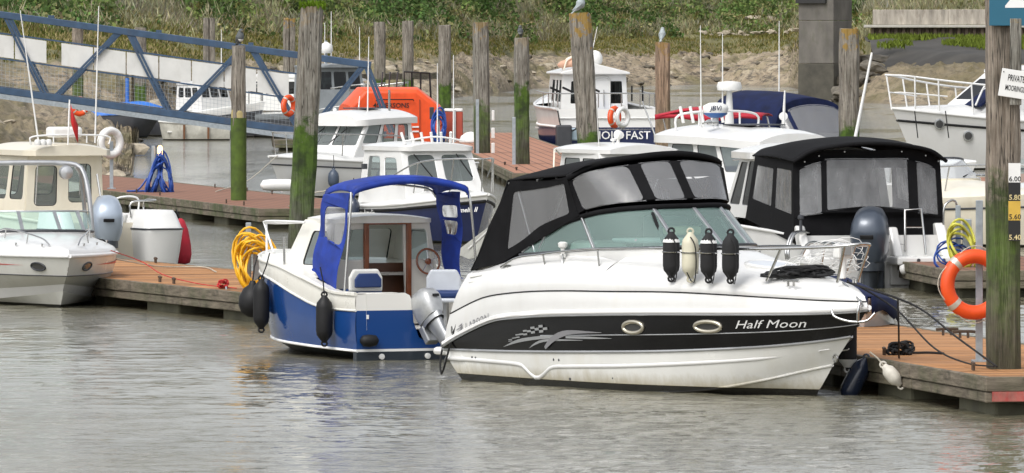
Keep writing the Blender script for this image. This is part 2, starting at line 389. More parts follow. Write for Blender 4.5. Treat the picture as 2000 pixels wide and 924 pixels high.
# ------------------------------------------------------------------ water
def vnoise(x, y, seed=0):
    """smooth value noise, numpy arrays"""
    xi, yi = np.floor(x).astype(np.int64), np.floor(y).astype(np.int64); fx, fy = x - xi, y - yi
    fx, fy = fx * fx * (3 - 2 * fx), fy * fy * (3 - 2 * fy)
    def h(a, b):
        n = (a * 374761393 + b * 668265263 + seed * 974711) & 0x7fffffff
        n = ((n ^ (n >> 13)) * 1274126177) & 0x7fffffff
        return ((n ^ (n >> 16)) & 0xffff) / 65535.
    return (h(xi, yi) * (1 - fx) + h(xi + 1, yi) * fx) * (1 - fy) + (h(xi, yi + 1) * (1 - fx) + h(xi + 1, yi + 1) * fx) * fy
def fbm(x, y, o=4, seed=0):
    s, a, t = 0, 1., 0
    for k in range(o):
        s = s + a * vnoise(x * 2 ** k, y * 2 ** k, seed + k); t += a; a *= .5
    return s / t
def grid_mesh(name, X, Y, Z, attr=None):
    n, m = X.shape; me = bpy.data.meshes.new(name)
    co = np.stack([X, Y, Z], -1).reshape(-1, 3).astype(np.float32)
    i = np.arange(n * m).reshape(n, m)
    q = np.stack([i[:-1, :-1], i[:-1, 1:], i[1:, 1:], i[1:, :-1]], -1).reshape(-1, 4).astype(np.int32)
    me.vertices.add(len(co)); me.vertices.foreach_set('co', co.ravel())
    me.loops.add(q.size); me.loops.foreach_set('vertex_index', q.ravel())
    me.polygons.add(len(q)); me.polygons.foreach_set('loop_start', np.arange(0, q.size, 4, dtype=np.int32))
    me.polygons.foreach_set('use_smooth', np.ones(len(q), bool)); me.update(calc_edges=True)
    if attr:
        for k, a in attr.items():
            at = me.attributes.new(k, 'FLOAT', 'POINT'); at.data.foreach_set('value', a.ravel().astype(np.float32))
    return me

def water_mat():
    m, nt, out = base_mat('muddy river water'); p = nd(nt, 'ShaderNodeBsdfPrincipled')
    p.inputs['Roughness'].default_value = .045; p.inputs['IOR'].default_value = 1.333
    vec = coord(nt, (1, 1, 1))
    c = ramp(nt, noise(nt, vec, .25, 3), [(.35, (.12, .112, .075)), (.65, (.16, .15, .105))]); nt.links.new(c, p.inputs['Base Color'])
    v2 = coord(nt, (1.0, 1.5, 1)); n1 = noise(nt, v2, 3.2, 4, .6); n2 = noise(nt, v2, 11, 3, .6); n3 = noise(nt, coord(nt, (.11, .034, 1)), 1.0, 4, .6)
    b1 = nd(nt, 'ShaderNodeBump'); b1.inputs['Distance'].default_value = .05; nt.links.new(n1, b1.inputs['Height'])
    b2 = nd(nt, 'ShaderNodeBump'); b2.inputs['Distance'].default_value = .012; nt.links.new(n2, b2.inputs['Height']); nt.links.new(b1.outputs[0], b2.inputs['Normal'])
    n4 = noise(nt, coord(nt, (.35, .16, 1)), 1.0, 5, .65); b0 = nd(nt, 'ShaderNodeBump'); b0.inputs['Distance'].default_value = .22; b0.inputs['Strength'].default_value = .5; nt.links.new(n4, b0.inputs['Height']); nt.links.new(b0.outputs[0], b1.inputs['Normal'])
    r = ramp(nt, n3, [(.42, (.04, .04, .04)), (.58, (.95, .95, .95))]); nt.links.new(r, b1.inputs['Strength']); nt.links.new(r, b2.inputs['Strength'])
    nt.links.new(b2.outputs[0], p.inputs['Normal']); nt.links.new(p.outputs[0], out.inputs[0]); return m
def make_water():
    xs = np.concatenate([np.linspace(-700, -40, 12), np.linspace(-30, -9, 40), np.arange(-8.9, 8.9, .065), np.linspace(9, 30, 40), np.linspace(40, 700, 12)])
    ys = np.concatenate([np.linspace(-60, 60, 8), np.linspace(62, 71, 40), np.arange(71.1, 104, .05), np.arange(104, 135, .11), np.arange(135, 200, .5), np.linspace(202, 900, 60)])
    X, Y = np.meshgrid(xs, ys); Z = np.zeros_like(X); rg = np.random.RandomState(3)
    gust = np.clip(.15 + 1.9 * (fbm((X * .8 + Y * .27) * .24 + 3, (Y * .55 - X * .9) * .12, 3, 5) - .22), .18, 1.3) * np.clip(.82 + .05 * X, .6, 1.15)
    for k in range(46):
        lam = .17 * (7.0 ** (k / 45.)); a = rg.normal(1.4, .55); kx, ky = math.cos(a) / lam * 6.283, math.sin(a) / lam * 6.283
        Z += .0026 * lam ** .8 * np.sin(kx * X + ky * Y + rg.uniform(0, 6.28) + 2.0 * vnoise(X * .31 + Y * .13, Y * .17 - X * .22 + k * 7.3, k))
    fade = np.clip((9.5 - np.abs(X)) / 1.5, 0, 1) * np.clip((Y - 66) / 4, 0, 1) * np.clip((160 - Y) / 40, 0, 1)
    Z *= gust * fade
    o = link('river_water', grid_mesh('river_water', X, Y, Z), water_mat(), smooth=0); struct(o)
make_water()

# ------------------------------------------------------------------ far bank: mud, marsh grass, scrub
F = 16000.
WL = [(-2200, 210), (-600, 190), (0, 192), (130, 196), (225, 203), (258, 215), (272, 300), (330, 335), (600, 408), (860, 451), (1050, 535), (1400, 575), (1540, 550), (1640, 440), (1750, 424), (2000, 415), (2700, 400), (4200, 380)]
VG = [(-2200, 330), (-600, 340), (0, 365), (300, 378), (600, 445), (860, 492), (1050, 568), (1400, 603), (1540, 596), (1660, 540), (1705, 478), (2000, 476), (2700, 470), (4200, 460)]
def bank_height(px, d):
    D = np.interp(px, [a for a, b in WL], [b for a, b in WL]); G = np.interp(px, [a for a, b in VG], [b for a, b in VG]); t, g = d - D, d - G
    m = np.interp(t, [-30, -6, 0, 5, 14, 26, 60, 140], [-2.5, -.6, 0, .55, 1.25, 1.85, 2.15, 2.3])
    ed = np.interp(d, [190, 203, 215, 260, 300, 335, 345], [200, 225, 258, 268, 278, 330, 900]); lat = (ed - px) / F * d
    left = np.clip((900 - ed) / 300, 0, 1) * (px < ed + 5); m = np.where(left > 0, np.minimum(m, np.clip(lat, 0, 99) * .24 + np.clip(lat, -9, 0) * .5) * left + m * (1 - left), m)
    v = np.interp(g, [-6, 0, 8, 26, 50, 80, 120, 260], [0, .35, .95, 1.55, 4.4, 8.4, 11, 12])
    return m, v, t, g
def bank_z(px, d, rough=True):
    m, v, t, g = bank_height(px, d); X = (px - 1000) / F * d
    z = m + v
    mud = np.clip(t / 4, 0, 1) * np.clip(1 - g / 8, 0, 1)
    rid = 1 - np.abs(2 * fbm(X * .55, d * .22, 5, 11) - 1) * 2.1
    z = z + mud * ((rid - .5) * .55 + (fbm(X * 1.6, d * .6, 4, 4) - .5) * .5) + np.clip(g / 10, 0, 1) * (fbm(X * .2, d * .12, 3, 21) - .5) * 1.6
    z = z + (fbm(X * .12, d * .08, 3, 31) - .5) * .7 * np.clip((t + 4) / 8, 0, 1) * np.clip(1 - g / 30, 0, 1)
    return X, z, t, g
def ground_mat():
    m, nt, out = base_mat('tidal mud and turf'); p = nd(nt, 'ShaderNodeBsdfPrincipled'); p.inputs['Roughness'].default_value = .7
    vec = coord(nt); n1 = noise(nt, vec, .5, 6, .7); n2 = noise(nt, vec, 2.2, 5, .7)
    mud = ramp(nt, n1, [(.3, (.20, .155, .10)), (.5, (.36, .29, .20)), (.7, (.45, .38, .27))])
    mud = mixc(nt, ramp(nt, n2, [(.53, (0, 0, 0)), (.62, (.9, .9, .9))]), mud, (.085, .07, .05))
    mud = mixc(nt, ramp(nt, noise(nt, coord(nt, (.55, .22, 2.6)), 1.5, 6, .7), [(.54, (0, 0, 0)), (.60, (.85, .85, .85))]), mud, (.075, .062, .045))
    al = ramp(nt, noise(nt, coord(nt, (1, .5, 1)), .35, 5), [(.48, (0, 0, 0)), (.62, (.7, .7, .7))])
    mud = mixc(nt, al, mud, (.15, .135, .045)); ag = nd(nt, 'ShaderNodeAttribute', attribute_name='alg'); am2 = nd(nt, 'ShaderNodeMath', operation='MULTIPLY'); nt.links.new(ag.outputs['Fac'], am2.inputs[0]); nt.links.new(ramp(nt, n1, [(.3, (.35, .35, .35)), (.6, (1, 1, 1))]), am2.inputs[1]); mud = mixc(nt, am2.outputs[0], mud, (.125, .10, .045))
    at = nd(nt, 'ShaderNodeAttribute', attribute_name='veg'); wt = nd(nt, 'ShaderNodeAttribute', attribute_name='wet')
    turf = ramp(nt, noise(nt, coord(nt, (.5, .25, 1)), 1.2, 5, .65), [(.3, (.075, .08, .025)), (.5, (.15, .14, .05)), (.72, (.25, .215, .10))])
    c = mixc(nt, at.outputs['Fac'], mud, turf); c = mixc(nt, wt.outputs['Fac'], c, (.15, .12, .08))
    nt.links.new(c, p.inputs['Base Color']); nt.links.new(bump(nt, n2, .8, .25), p.inputs['Normal']); nt.links.new(p.outputs[0], out.inputs[0]); return m
GROUND = ground_mat()
def make_bank():
    px = np.concatenate([np.linspace(-2200, -260, 40), np.arange(-250, 2250, 3.5), np.linspace(2260, 4200, 40)])
    tt = np.concatenate([np.linspace(-30, -2, 8), np.arange(-1.5, 62, .55), np.arange(63, 120, 2.), np.linspace(122, 420, 50)])
    P, T = np.meshgrid(px, tt); D = np.interp(P, [a for a, b in WL], [b for a, b in WL]); dd = D + T
    X, Z, t, g = bank_z(P, dd)
    nn = fbm(X * .15, dd * .1, 3, 8)
    veg = np.clip((g + 3 + (nn - .5) * 14) / 4, 0, 1); wet = np.clip((1.6 - t + (nn - .5) * 4) / 2.5, 0, 1) * .85
    o = link('mud_bank', grid_mesh('mud_bank', X, dd, Z, {'veg': veg, 'wet': wet, 'alg': np.clip(np.maximum((P - 1540) / 60, (150 - P) / 150), 0, 1) * np.clip(fbm(X * .3, dd * .12, 3, 41) * 2.8 - .4, 0, 1)}), GROUND, smooth=0); return struct(o)
BANK = make_bank()

ROCKM = mat('dark shore stone', (.13, .115, .09), .85, var=.5, sc=2, bmp=.6, bsc=7)
ROCKL = mat('pale shore stone', (.38, .33, .25), .85, var=.35, sc=2, bmp=.6, bsc=7)
def rock_mesh(seed, m):
    bm = bmesh.new(); bmesh.ops.create_icosphere(bm, subdivisions=2, radius=1); r = random.Random(seed)
    ph = [(r.uniform(0, 6), r.uniform(1, 3), V((r.uniform(-1, 1), r.uniform(-1, 1), r.uniform(-1, 1))).normalized()) for _ in range(7)]
    for v in bm.verts:
        k = 1 + sum(.11 * math.sin(a + f * 2.2 * v.co.dot(d)) for a, f, d in ph)
        v.co = v.co * k; v.co.z *= .5
        for _, _, d in ph[:4]:
            q = v.co.dot(d)
            if q > .62: v.co -= d * (q - .62)
    me = bpy.data.meshes.new('rock'); bm.to_mesh(me); bm.free(); me.materials.append(m); return me
RM = [rock_mesh(i, ROCKM if i % 2 else ROCKL) for i in range(6)]
def rock(px, d, s, k, dz=0):
    X, z, t, g = bank_z(np.array([float(px)]), np.array([float(d)]))
    o = bpy.data.objects.new('rock', RM[k % 6]); COL.objects.link(o); o.parent = BANK
    o.location = (X[0], d, z[0] + s * .08 + dz); o.scale = (s * rnd.uniform(.8, 1.5), s * rnd.uniform(.7, 1.2), s * rnd.uniform(.6, 1.1)); o.rotation_euler = (rnd.uniform(-.2, .2), rnd.uniform(-.2, .2), rnd.uniform(0, 6))
for k in range(70):
    px = rnd.uniform(620, 1560); D = itp(WL, px); rock(px, D + rnd.uniform(1, 26), rnd.uniform(.18, .55), rnd.randrange(6))
for k in range(55):
    px = rnd.uniform(215, 268) if k < 28 else rnd.uniform(-60, 240); D = itp(WL, px); rock(px, D + (rnd.uniform(-.5, 10) if k < 28 else rnd.uniform(1, 60)), rnd.uniform(.14, .36), rnd.randrange(6))
for k in range(60):
    px = rnd.uniform(300, 600); D = itp(WL, px); rock(px, D + rnd.uniform(0, 26), rnd.uniform(.2, .6), rnd.randrange(6))
for k in range(45):
    px = rnd.uniform(1370, 1560); D = itp(VG, px); rock(px, D + rnd.uniform(8, 30), rnd.uniform(.18, .42), 2 * rnd.randrange(3), .35)
for k in range(60):
    px = rnd.uniform(1515, 1705); rock(px, rnd.uniform(436, 450), rnd.uniform(.4, .95), 1 + 2 * rnd.randrange(3), rnd.uniform(.1, .8))

def leaf_mat(name):
    m, nt, out = base_mat(name); d = nd(nt, 'ShaderNodeBsdfDiffuse'); t = nd(nt, 'ShaderNodeBsdfTranslucent')
    at = nd(nt, 'ShaderNodeAttribute', attribute_name='tone', attribute_type='GEOMETRY')
    mx = nd(nt, 'ShaderNodeMixShader'); mx.inputs[0].default_value = .22
    nt.links.new(at.outputs['Color'], d.inputs[0]); nt.links.new(at.outputs['Color'], t.inputs[0])
    nt.links.new(d.outputs[0], mx.inputs[1]); nt.links.new(t.outputs[0], mx.inputs[2]); nt.links.new(mx.outputs[0], out.inputs[0]); return m
LEAF = leaf_mat('leaf and grass tones')
def cards(name, C, A, B, col, label=None, catg=None):
    """C centres, A and B half-axes, one diamond leaf each, colour per leaf"""
    n = len(C); co = np.empty((n, 4, 3), np.float32)
    co[:, 0] = C - A; co[:, 1] = C - B; co[:, 2] = C + A; co[:, 3] = C + B
    me = bpy.data.meshes.new(name); me.vertices.add(n * 4); me.vertices.foreach_set('co', co.ravel())
    me.loops.add(n * 4); me.loops.foreach_set('vertex_index', np.arange(n * 4, dtype=np.int32))
    me.polygons.add(n); me.polygons.foreach_set('loop_start', np.arange(0, n * 4, 4, dtype=np.int32)); me.update(calc_edges=True)
    at = me.attributes.new('tone', 'FLOAT_COLOR', 'POINT')
    cc = np.ones((n, 4, 4), np.float32); cc[:, :, :3] = col[:, None, :]; at.data.foreach_set('color', cc.ravel())
    o = link(name, me, LEAF, smooth=0); struct(o, 'stuff')
    if label: o['label'] = label; o['category'] = catg
    return o
def make_scrub():
    rg = np.random.RandomState(5)
    tones = np.array([(.085, .135, .05), (.125, .175, .065), (.175, .215, .08), (.22, .21, .11), (.30, .27, .19), (.26, .235, .19), (.10, .12, .06), (.34, .30, .21)])
    C = []; A = []; B = []; K = []
    nb = 3300
    px = rg.uniform(-760, 2760, nb); g = 17 + 52 * rg.uniform(0, 1, nb) ** 1.3
    D = np.interp(px, [a for a, b in VG], [b for a, b in VG]); keep = ~((px > 1690) & (g < 6)); px, g, D = px[keep], g[keep], D[keep]
    X, Z, t, gg = bank_z(px, D + g)
    patchy = fbm(X * .09, (D + g) * .07, 3, 17)
    for i in range(len(px)):
        r = rg.uniform(.45, 1.15) * (1 + g[i] * .012); n = int(70 * r) + 30
        pt = patchy[i] + rg.normal(0, .07)
        ti = 0 if pt < .37 else 6 if pt < .41 else 1 if pt < .48 else 2 if pt < .52 else 3 if pt < .57 else 5 if pt < .64 else 4
        if g[i] < 26 and rg.rand() < .6: ti = rg.choice([3, 4, 5, 7])
        if g[i] > 40 and px[i] < 700 and rg.rand() < .6: ti = rg.choice([5, 6, 5])
        v = rg.normal(size=(n, 3)); v /= np.linalg.norm(v, axis=1)[:, None]; v[:, 2] = np.abs(v[:, 2])
        rad = r * rg.uniform(.55, 1.08, n)[:, None] * np.array([1.15, 1.15, .95]) * (1 + .25 * np.sin(v[:, :1] * 5 + i))
        c = v * rad + np.array([X[i], D[i] + g[i], Z[i] - .15])
        twig = ti in (4, 5, 7); s = rg.uniform(.06, .15, n)[:, None]
        a = rg.normal(size=(n, 3)); a /= np.linalg.norm(a, axis=1)[:, None]
        if twig: a[:, 2] = np.abs(a[:, 2]) + 1.0; a /= np.linalg.norm(a, axis=1)[:, None]
        b = np.cross(a, rg.normal(size=(n, 3))); b /= np.linalg.norm(b, axis=1)[:, None]
        C.append(c); A.append(a * s * (2.6 if twig else 1.25)); B.append(b * s * (.22 if twig else .8))
        K.append(tones[ti] * (1.0 + .25 * rg.uniform(-1, 1)) * np.array([1, 1.06, .92]) * rg.uniform(.6, 1.35, (n, 1)) * (1 + rg.normal(0, .06, (n, 3))))
    o = cards('bramble_scrub', np.concatenate(C), np.concatenate(A), np.concatenate(B), np.clip(np.concatenate(K), 0, 1), 'tangled green and straw brown scrub covering the far bank', 'scrub')
    # marsh grass along the foot of the scrub
    n = 120000; px = rg.uniform(-700, 2700, n); D = np.interp(px, [a for a, b in VG], [b for a, b in VG]); g = rg.uniform(-5, 32, n)
    keep = ~((px > 1690) & (g < 8)); px, g, D = px[keep], g[keep], D[keep]; n = len(px)
    X, Z, t, gg = bank_z(px, D + g); nn = fbm(X * .2, (D + g) * .25, 3, 9); k2 = nn + np.clip(g, -5, 0) * .05 > .33; X, Z, D, g, nn = X[k2], Z[k2], D[k2], g[k2], nn[k2]; n = len(X)
    h = rg.uniform(.06, .16, n)[:, None] * (1 + 1.6 * (g[:, None] > 15)); a = np.stack([rg.normal(0, .35, n), rg.normal(0, .35, n), np.ones(n)], 1); a *= h
    b = np.stack([rg.normal(0, 1, n), rg.normal(0, .5, n), np.zeros(n)], 1); b = b / np.linalg.norm(b, axis=1)[:, None] * .035
    tn = np.array([(.17, .165, .05), (.25, .215, .085), (.115, .13, .035), (.31, .26, .13)])[np.clip((nn * 7 - 2 + rg.normal(0, .7, n)).astype(int), 0, 3)]
    tn = tn * rg.uniform(.6, 1.25, (n, 1))
    cards('marsh_grass', np.stack([X, D + g, Z], 1) + a * .8, a, b, tn, 'olive and straw marsh grass strip above the mud', 'grass')
make_scrub()

# ------------------------------------------------------------------ bridge pier, quay
pr = thing('bridge_pier', 'tall stained grey concrete bridge pier standing on dark rocks', 'pier', (17.05, 446, 0), -25)
for i, (z0, z1, e) in enumerate(((-1, 2.02, .04), (2.035, 4.35, .0), (4.365, 9.0, .0))):
    MB().box((0, 0, (z0 + z1) / 2), (2.06 + e, 2.6 + e, z1 - z0)).build('concrete_lift', CONC if i else mat('tide stained concrete', (.075, .07, .055), .8, var=.4, sc=1.5, bmp=.4, bsc=6), pr, 0, bevel=.03)
MB().box((0, 0, 9.5), (3.4, 4.0, .98)).build('bearing_cap', CONC, pr, 0, bevel=.05)
MB().box((-.25, -.2, 5.55), (1.75, 2.6, .5)).build('bearing_shelf', mat('near black concrete', (.03, .03, .03), .9), pr, 0)  # one flat near-black tone over the whole shelf

QC = mat('stained white quay concrete', (.42, .38, .32), .85, var=.55, sc=1.2, stretch=(1.6, 1, .35), bmp=.5, bsc=5, dirt=(.10, .07, .05, .9))
SHP = mat('rusty sheet piling', (.16, .12, .085), .8, var=.5, sc=2, stretch=(1, 1, .3), bmp=.3)
qx0, qx1, qd = 20.7, 38., 470
q = thing('quay_wall', 'pale stained concrete quay wall on rusty sheet piles', 'quay', (qx0, qd, 0))
nq = 4
for i in range(nq):
    a, b = (qx1 - qx0) * i / nq, (qx1 - qx0) * (i + 1) / nq
    MB().box(((a + b) / 2, .3, 4.58 + .01 * (i % 2)), (b - a - .015, .6, .86)).build('wall_panel', QC, q, 0, bevel=.03)
MB().box(((qx1 - qx0) / 2 - .25, .2, 4.06), (qx1 - qx0 + .5, 1.1, .16)).build('coping', mat('pale coping concrete', (.45, .43, .38), .8), q, 0, bevel=.03)
pts = []
for i in range(int((qx1 - qx0) / .45)):
    x = -.1 + i * .45; pts += [(x, 0), (x + .15, 0), (x + .22, .22), (x + .37, .22)]
MB().grid([[(x, y, z) for z in (1.6, 3.97)] for x, y in pts]).build('sheet_piling', SHP, q, 0, thick=.02)
SLIP = mat('dark wet slipway', (.052, .048, .042), .8, var=.5, sc=.5, stretch=(.4, 1, 1), bmp=.5, bsc=3)
xs = np.linspace(20.2, 40, 60); ys = np.linspace(441, 470.2, 40); X, Y = np.meshgrid(xs, ys)
e = 441 + 7 * fbm(X * .25, Y * 0, 3, 3) + np.clip(25.5 - X, 0, 9) * 3.2
Z = np.interp(Y, [441, 450, 462, 470], [2.1, 2.62, 3.1, 3.35]) + (fbm(X * .6, Y * .3, 4, 6) - .5) * .5 - np.clip((e - Y) * .12, 0, 3)
o = link('slipway', grid_mesh('slipway', X, Y, Z), SLIP, smooth=0); struct(o)
rg = np.random.RandomState(9); n = 9000
x = rg.uniform(20.4, 38, n); y = 462 + rg.uniform(-6, 8, n) - np.clip((x - 23) * .3, 0, 3); zz = np.interp(y, [441, 450, 462, 470], [2.1, 2.62, 3.1, 3.35]) + .0
kp = (fbm(x * .3, y * .2, 3, 2) > .40 + np.clip((x - 26) * .03, 0, .25)); x, y, zz = x[kp], y[kp], zz[kp]; n = len(x)
a = np.stack([rg.normal(0, .08, n), rg.normal(0, .08, n), rg.uniform(.12, .3, n)], 1); b = np.stack([rg.uniform(.03, .07, n), np.zeros(n), np.zeros(n)], 1)
cards('quay_weeds', np.stack([x, y, zz + .12], 1), a, b, np.array([(.13, .17, .03)]) * rg.uniform(.6, 1.3, (n, 1)), 'yellow green weeds at the foot of the quay', 'weeds')

# ------------------------------------------------------------------ boat helpers
def hull(par, lines, bands, n=30, transom=None, tm=None):
    """lines: control points (x, half width, z) from stern to stem, keel first. bands: (name, material, i, j, bulge)"""
    Ls = [cat(l, n) for l in lines]; Ls = [[V((p.x, max(0, p.y), p.z)) for p in l] for l in Ls]
    objs = {}
    for name, m, i, j, bulge in bands:
        mb = MB()
        for s in (1, -1):
            rows = []
            for k in range(5):
                t = k / 4; row = []
                for a, b in zip(Ls[i], Ls[j]):
                    p = a.lerp(b, t); p.y += bulge * math.sin(math.pi * t) * min(1, p.y * 3); row.append((p.x, s * p.y, p.z))
                rows.append(row)
            mb.grid(rows)
        objs[name] = mb.build(name, m, par, 50)
    if tm:
        MB().grid([[(l[0].x, l[0].y, l[0].z) for l in Ls], [(l[0].x, -l[0].y, l[0].z) for l in Ls]]).build(transom or 'transom', tm, par, 20)
    return Ls
def hull_y(Ls, x, z):
    """half width of the hull surface at station x, height z"""
    pr = []
    for l in Ls:
        for a, b in zip(l, l[1:]):
            if min(a.x, b.x) <= x <= max(a.x, b.x) and abs(b.x - a.x) > 1e-6:
                t = (x - a.x) / (b.x - a.x); pr.append((a.z + (b.z - a.z) * t, a.y + (b.y - a.y) * t)); break
    pr.sort()
    return itp(pr, z) if pr else 0
def deck(par, L, x0, zc, name='foredeck', m=None, e=2.2, k=8, x1=99):
    """crowned deck from edge line L (half-width points) for stations x0..x1; zc: table of centre-line heights"""
    rows = []
    for p in L:
        if p.x < x0 - 1e-3 or p.x > x1: continue
        c = itp(zc, p.x); rows.append([(p.x, p.y * j / k, c - (c - p.z) * abs(j / k) ** e) for j in range(-k, k + 1)])
    return MB().grid(rows).build(name, m, par, 50)
def line_tube(par, L, r, m, name, both=True, t0=0, t1=1, n=6):
    k = len(L); seg = L[int(t0 * (k - 1)):int(t1 * (k - 1)) + 1]; mb = MB()
    for s in ((1, -1) if both else (-1,)): mb.tube([(p.x, s * (p.y + r * .2), p.z) for p in seg], r, n)
    return mb.build(name, m, par, 60)
def text_mesh(txt, size, shear=0., bold=0.):
    cu = bpy.data.curves.new('lettering', 'FONT'); cu.body = txt; cu.size = size; cu.shear = shear; cu.offset = bold; cu.resolution_u = 2
    cu.align_x = 'CENTER'; cu.align_y = 'CENTER'
    o = bpy.data.objects.new('lettering', cu); COL.objects.link(o); bpy.context.view_layer.update()
    me = bpy.data.meshes.new_from_object(o.evaluated_get(bpy.context.evaluated_depsgraph_get()))
    bpy.data.objects.remove(o); bpy.data.curves.remove(cu); return me
def lettering(par, txt, size, mapf, m, shear=0., bold=0., name='lettering', sx=1.):
    """flat letters laid on a surface: mapf(a,b) takes text coordinates in metres"""
    me = text_mesh(txt, size, shear, bold)
    for v in me.vertices: v.co = mapf(v.co.x * sx, v.co.y)
    return link(name, me, m, par, 0)
def flatmap(o, ux, uy):
    o, ux, uy = V(o), V(ux).normalized(), V(uy).normalized(); return lambda a, b: o + ux * a + uy * b
def rot_to(d):
    return V((0, 0, 1)).rotation_difference(V(d).normalized()).to_matrix()
def outboard(par, loc, s, cowl, leg, tilt=0., yaw=0., name='outboard_motor'):
    """cowling, mid leg, gearcase and propeller; x forward, hung on the transom at loc. Parts share the holder"""
    prof = [(-.02, .16, .36), (.10, .20, .40), (.28, .215, .41), (.43, .195, .375), (.525, .15, .29), (.565, .075, .15), (.572, .01, .02)]   # z, half width, half length
    rows = []
    for z, wy, lx in prof:
        off = -.30 - z * .16
        rows.append([(off + lx * .72 * math.copysign(abs(math.cos(a)) ** .62, math.cos(a)), wy * math.copysign(abs(math.sin(a)) ** .62, math.sin(a)), z + .22 * lx * math.cos(a) * (z > .3)) for a in [2 * math.pi * k / 20 for k in range(20)]])
    mb = MB().grid(rows, cv=True); mb.f.append(tuple(range(20))[::-1]); mb.f.append(tuple(range(120, 140))); h = mb.build(name, cowl, par, 60)
    h.location = loc; h.rotation_euler = (0, R(tilt), R(yaw)); h.scale = (s, s, s)
    MB().grid([[(-.30 + .28 * math.cos(a), .152 * math.sin(a) , z) for a in [2 * math.pi * k / 16 for k in range(16)]] for z in (-.12, -.015)], cv=True).build('cowling_base', leg, h, 50)
    MB().box((-.66, 0, .26), (.02, .15, .05), Matrix.Rotation(-.25, 3, 'Y')).build('vent', BLACK, h, 0, bevel=.01)
    mb = MB().grid([[(-.33 + lx * math.cos(a) - off, wy * math.sin(a), z) for a in [2 * math.pi * k / 14 for k in range(14)]] for z, lx, wy, off in ((-.13, .20, .10, 0), (-.35, .15, .075, .02), (-.62, .13, .05, .04), (-.82, .15, .04, .05))], cv=True); mb.build('mid_leg', leg, h, 50)
    MB().box((-.40, 0, -.64), (.46, .24, .025)).build('cavitation_plate', leg, h, 0, bevel=.01)
    g = MB().grid([[(x, r * math.cos(a), -.86 + r * math.sin(a)) for a in [2 * math.pi * k / 12 for k in range(12)]] for x, r in ((-.12, .005), (-.18, .05), (-.34, .075), (-.52, .065), (-.60, .03))], cv=True).build('gearcase', leg, h, 50)
    MB().prism([(-.25, -.012, -.90), (-.45, -.012, -.90), (-.48, -.012, -1.08), (-.38, -.012, -1.08)], (0, .024, 0)).build('skeg', leg, h, 0)
    mb = MB()
    for k in range(3):
        a0 = k * 2.094
        mb.grid([[(-.60 + .05 * math.sin(t), r * math.cos(a0 + t * .55), -.86 + r * math.sin(a0 + t * .55)) for t in (-.9, -.3, .3, .9)] for r in (.03, .10, .165)])
    mb.build('propeller', leg, h, 50, thick=.008)
    MB().box((-.06, 0, -.2), (.14, .26, .34)).build('bracket', leg, h, 0, bevel=.02)
    return h
def fender(name, label, group, loc, L=.55, r=.11, m=None, capm=None, tilt=(0, 0, 0), rope=.5, ropem=None, rope_to=None):
    t = thing(name, label, 'fender', loc, 0, group); t.rotation_euler = tilt
    h = L / 2; pr = [(.02, -h - r * .55), (.035, -h - r * .35), (r * .55, -h - r * .1), (r * .9, -h + r * .35), (r, -h + r * .9), (r, h - r * .9), (r * .9, h - r * .35), (r * .55, h + r * .1), (.035, h + r * .35), (.02, h + r * .55)]
    MB().lathe(pr, 16).build('body', m or BLACK, t, 50)
    for s in (-1, 1):
        MB().tube([(.032 * math.cos(a), 0, s * (h + r * .62) + .032 * math.sin(a)) for a in [6.283 * k / 10 for k in range(10)]], .012, 6, True).build('eye', capm or m or BLACK, t, 60)
    if capm:
        MB().lathe([(r * 1.012, -h + r * .5), (r * .92, -h + r * .3), (r * .57, -h - r * .13), (.04, -h - r * .38)], 16).build('end_cap', capm, t, 50)
    if rope:
        inv = Matrix.Identity(3)
        p0 = V((0, 0, h + r * .6)); p1 = V(rope_to) if rope_to else V((0, 0, h + r * .6 + rope))
        MB().tube([p0, p0.lerp(p1, .5) + V((.01, .01, 0)), p1], .008, 6).build('lanyard', ropem or ROPEB, t, 60)
    return t
def rope(name, label, pts, m, r=.011, sag=0., catg='rope', n=24, group=None):
    P = cat(pts, n) if len(pts) > 2 else [V(pts[0]).lerp(V(pts[1]), k / (n - 1)) for k in range(n)]
    if sag:
        for i, p in enumerate(P): p.z -= sag * 4 * (i / (n - 1)) * (1 - i / (n - 1))
    o = MB().tube(P, r, 6).build(name, m, None, 60); return tag(o, label, catg, group)
def coil(rad, turns, wob, r, m, name, par, sc=(1, 1, 1), seed=1, o=(0, 0, 0), lean=0.):
    """a hanging coil of hose in its xz plane"""
    q = random.Random(seed); pts = []; n = turns * 22
    for i in range(n):
        a = 6.283 * i / 22; k = i // 22
        rr_ = rad * (1 + .20 * math.sin(k * 1.7 + 1) + wob * math.sin(a * 2 + k))
        pts.append((o[0] + sc[0] * rr_ * math.cos(a) + lean * rr_ * math.sin(a), o[1] + sc[1] * (.10 * math.sin(k * 2.3 + a) + .05 * math.sin(3 * a)), o[2] + sc[2] * (rr_ * math.sin(a) - rad * .35 * math.sin(k * 1.1) ** 2)))
    return MB().tube(pts, r, 6).build(name, m, par, 60)
def rail(par, pts, posts, r, m=None, name='rail', n=30, smooth=True):
    """posts: list of (point on rail, foot)"""
    o = MB().tube(cat(pts, n) if smooth else pts, r, 8).build(name, m or STEEL, par, 60)
    for a, b in posts: MB().tube([a, b], r * .85, 8).build('stanchion', m or STEEL, par, 60)
    return o

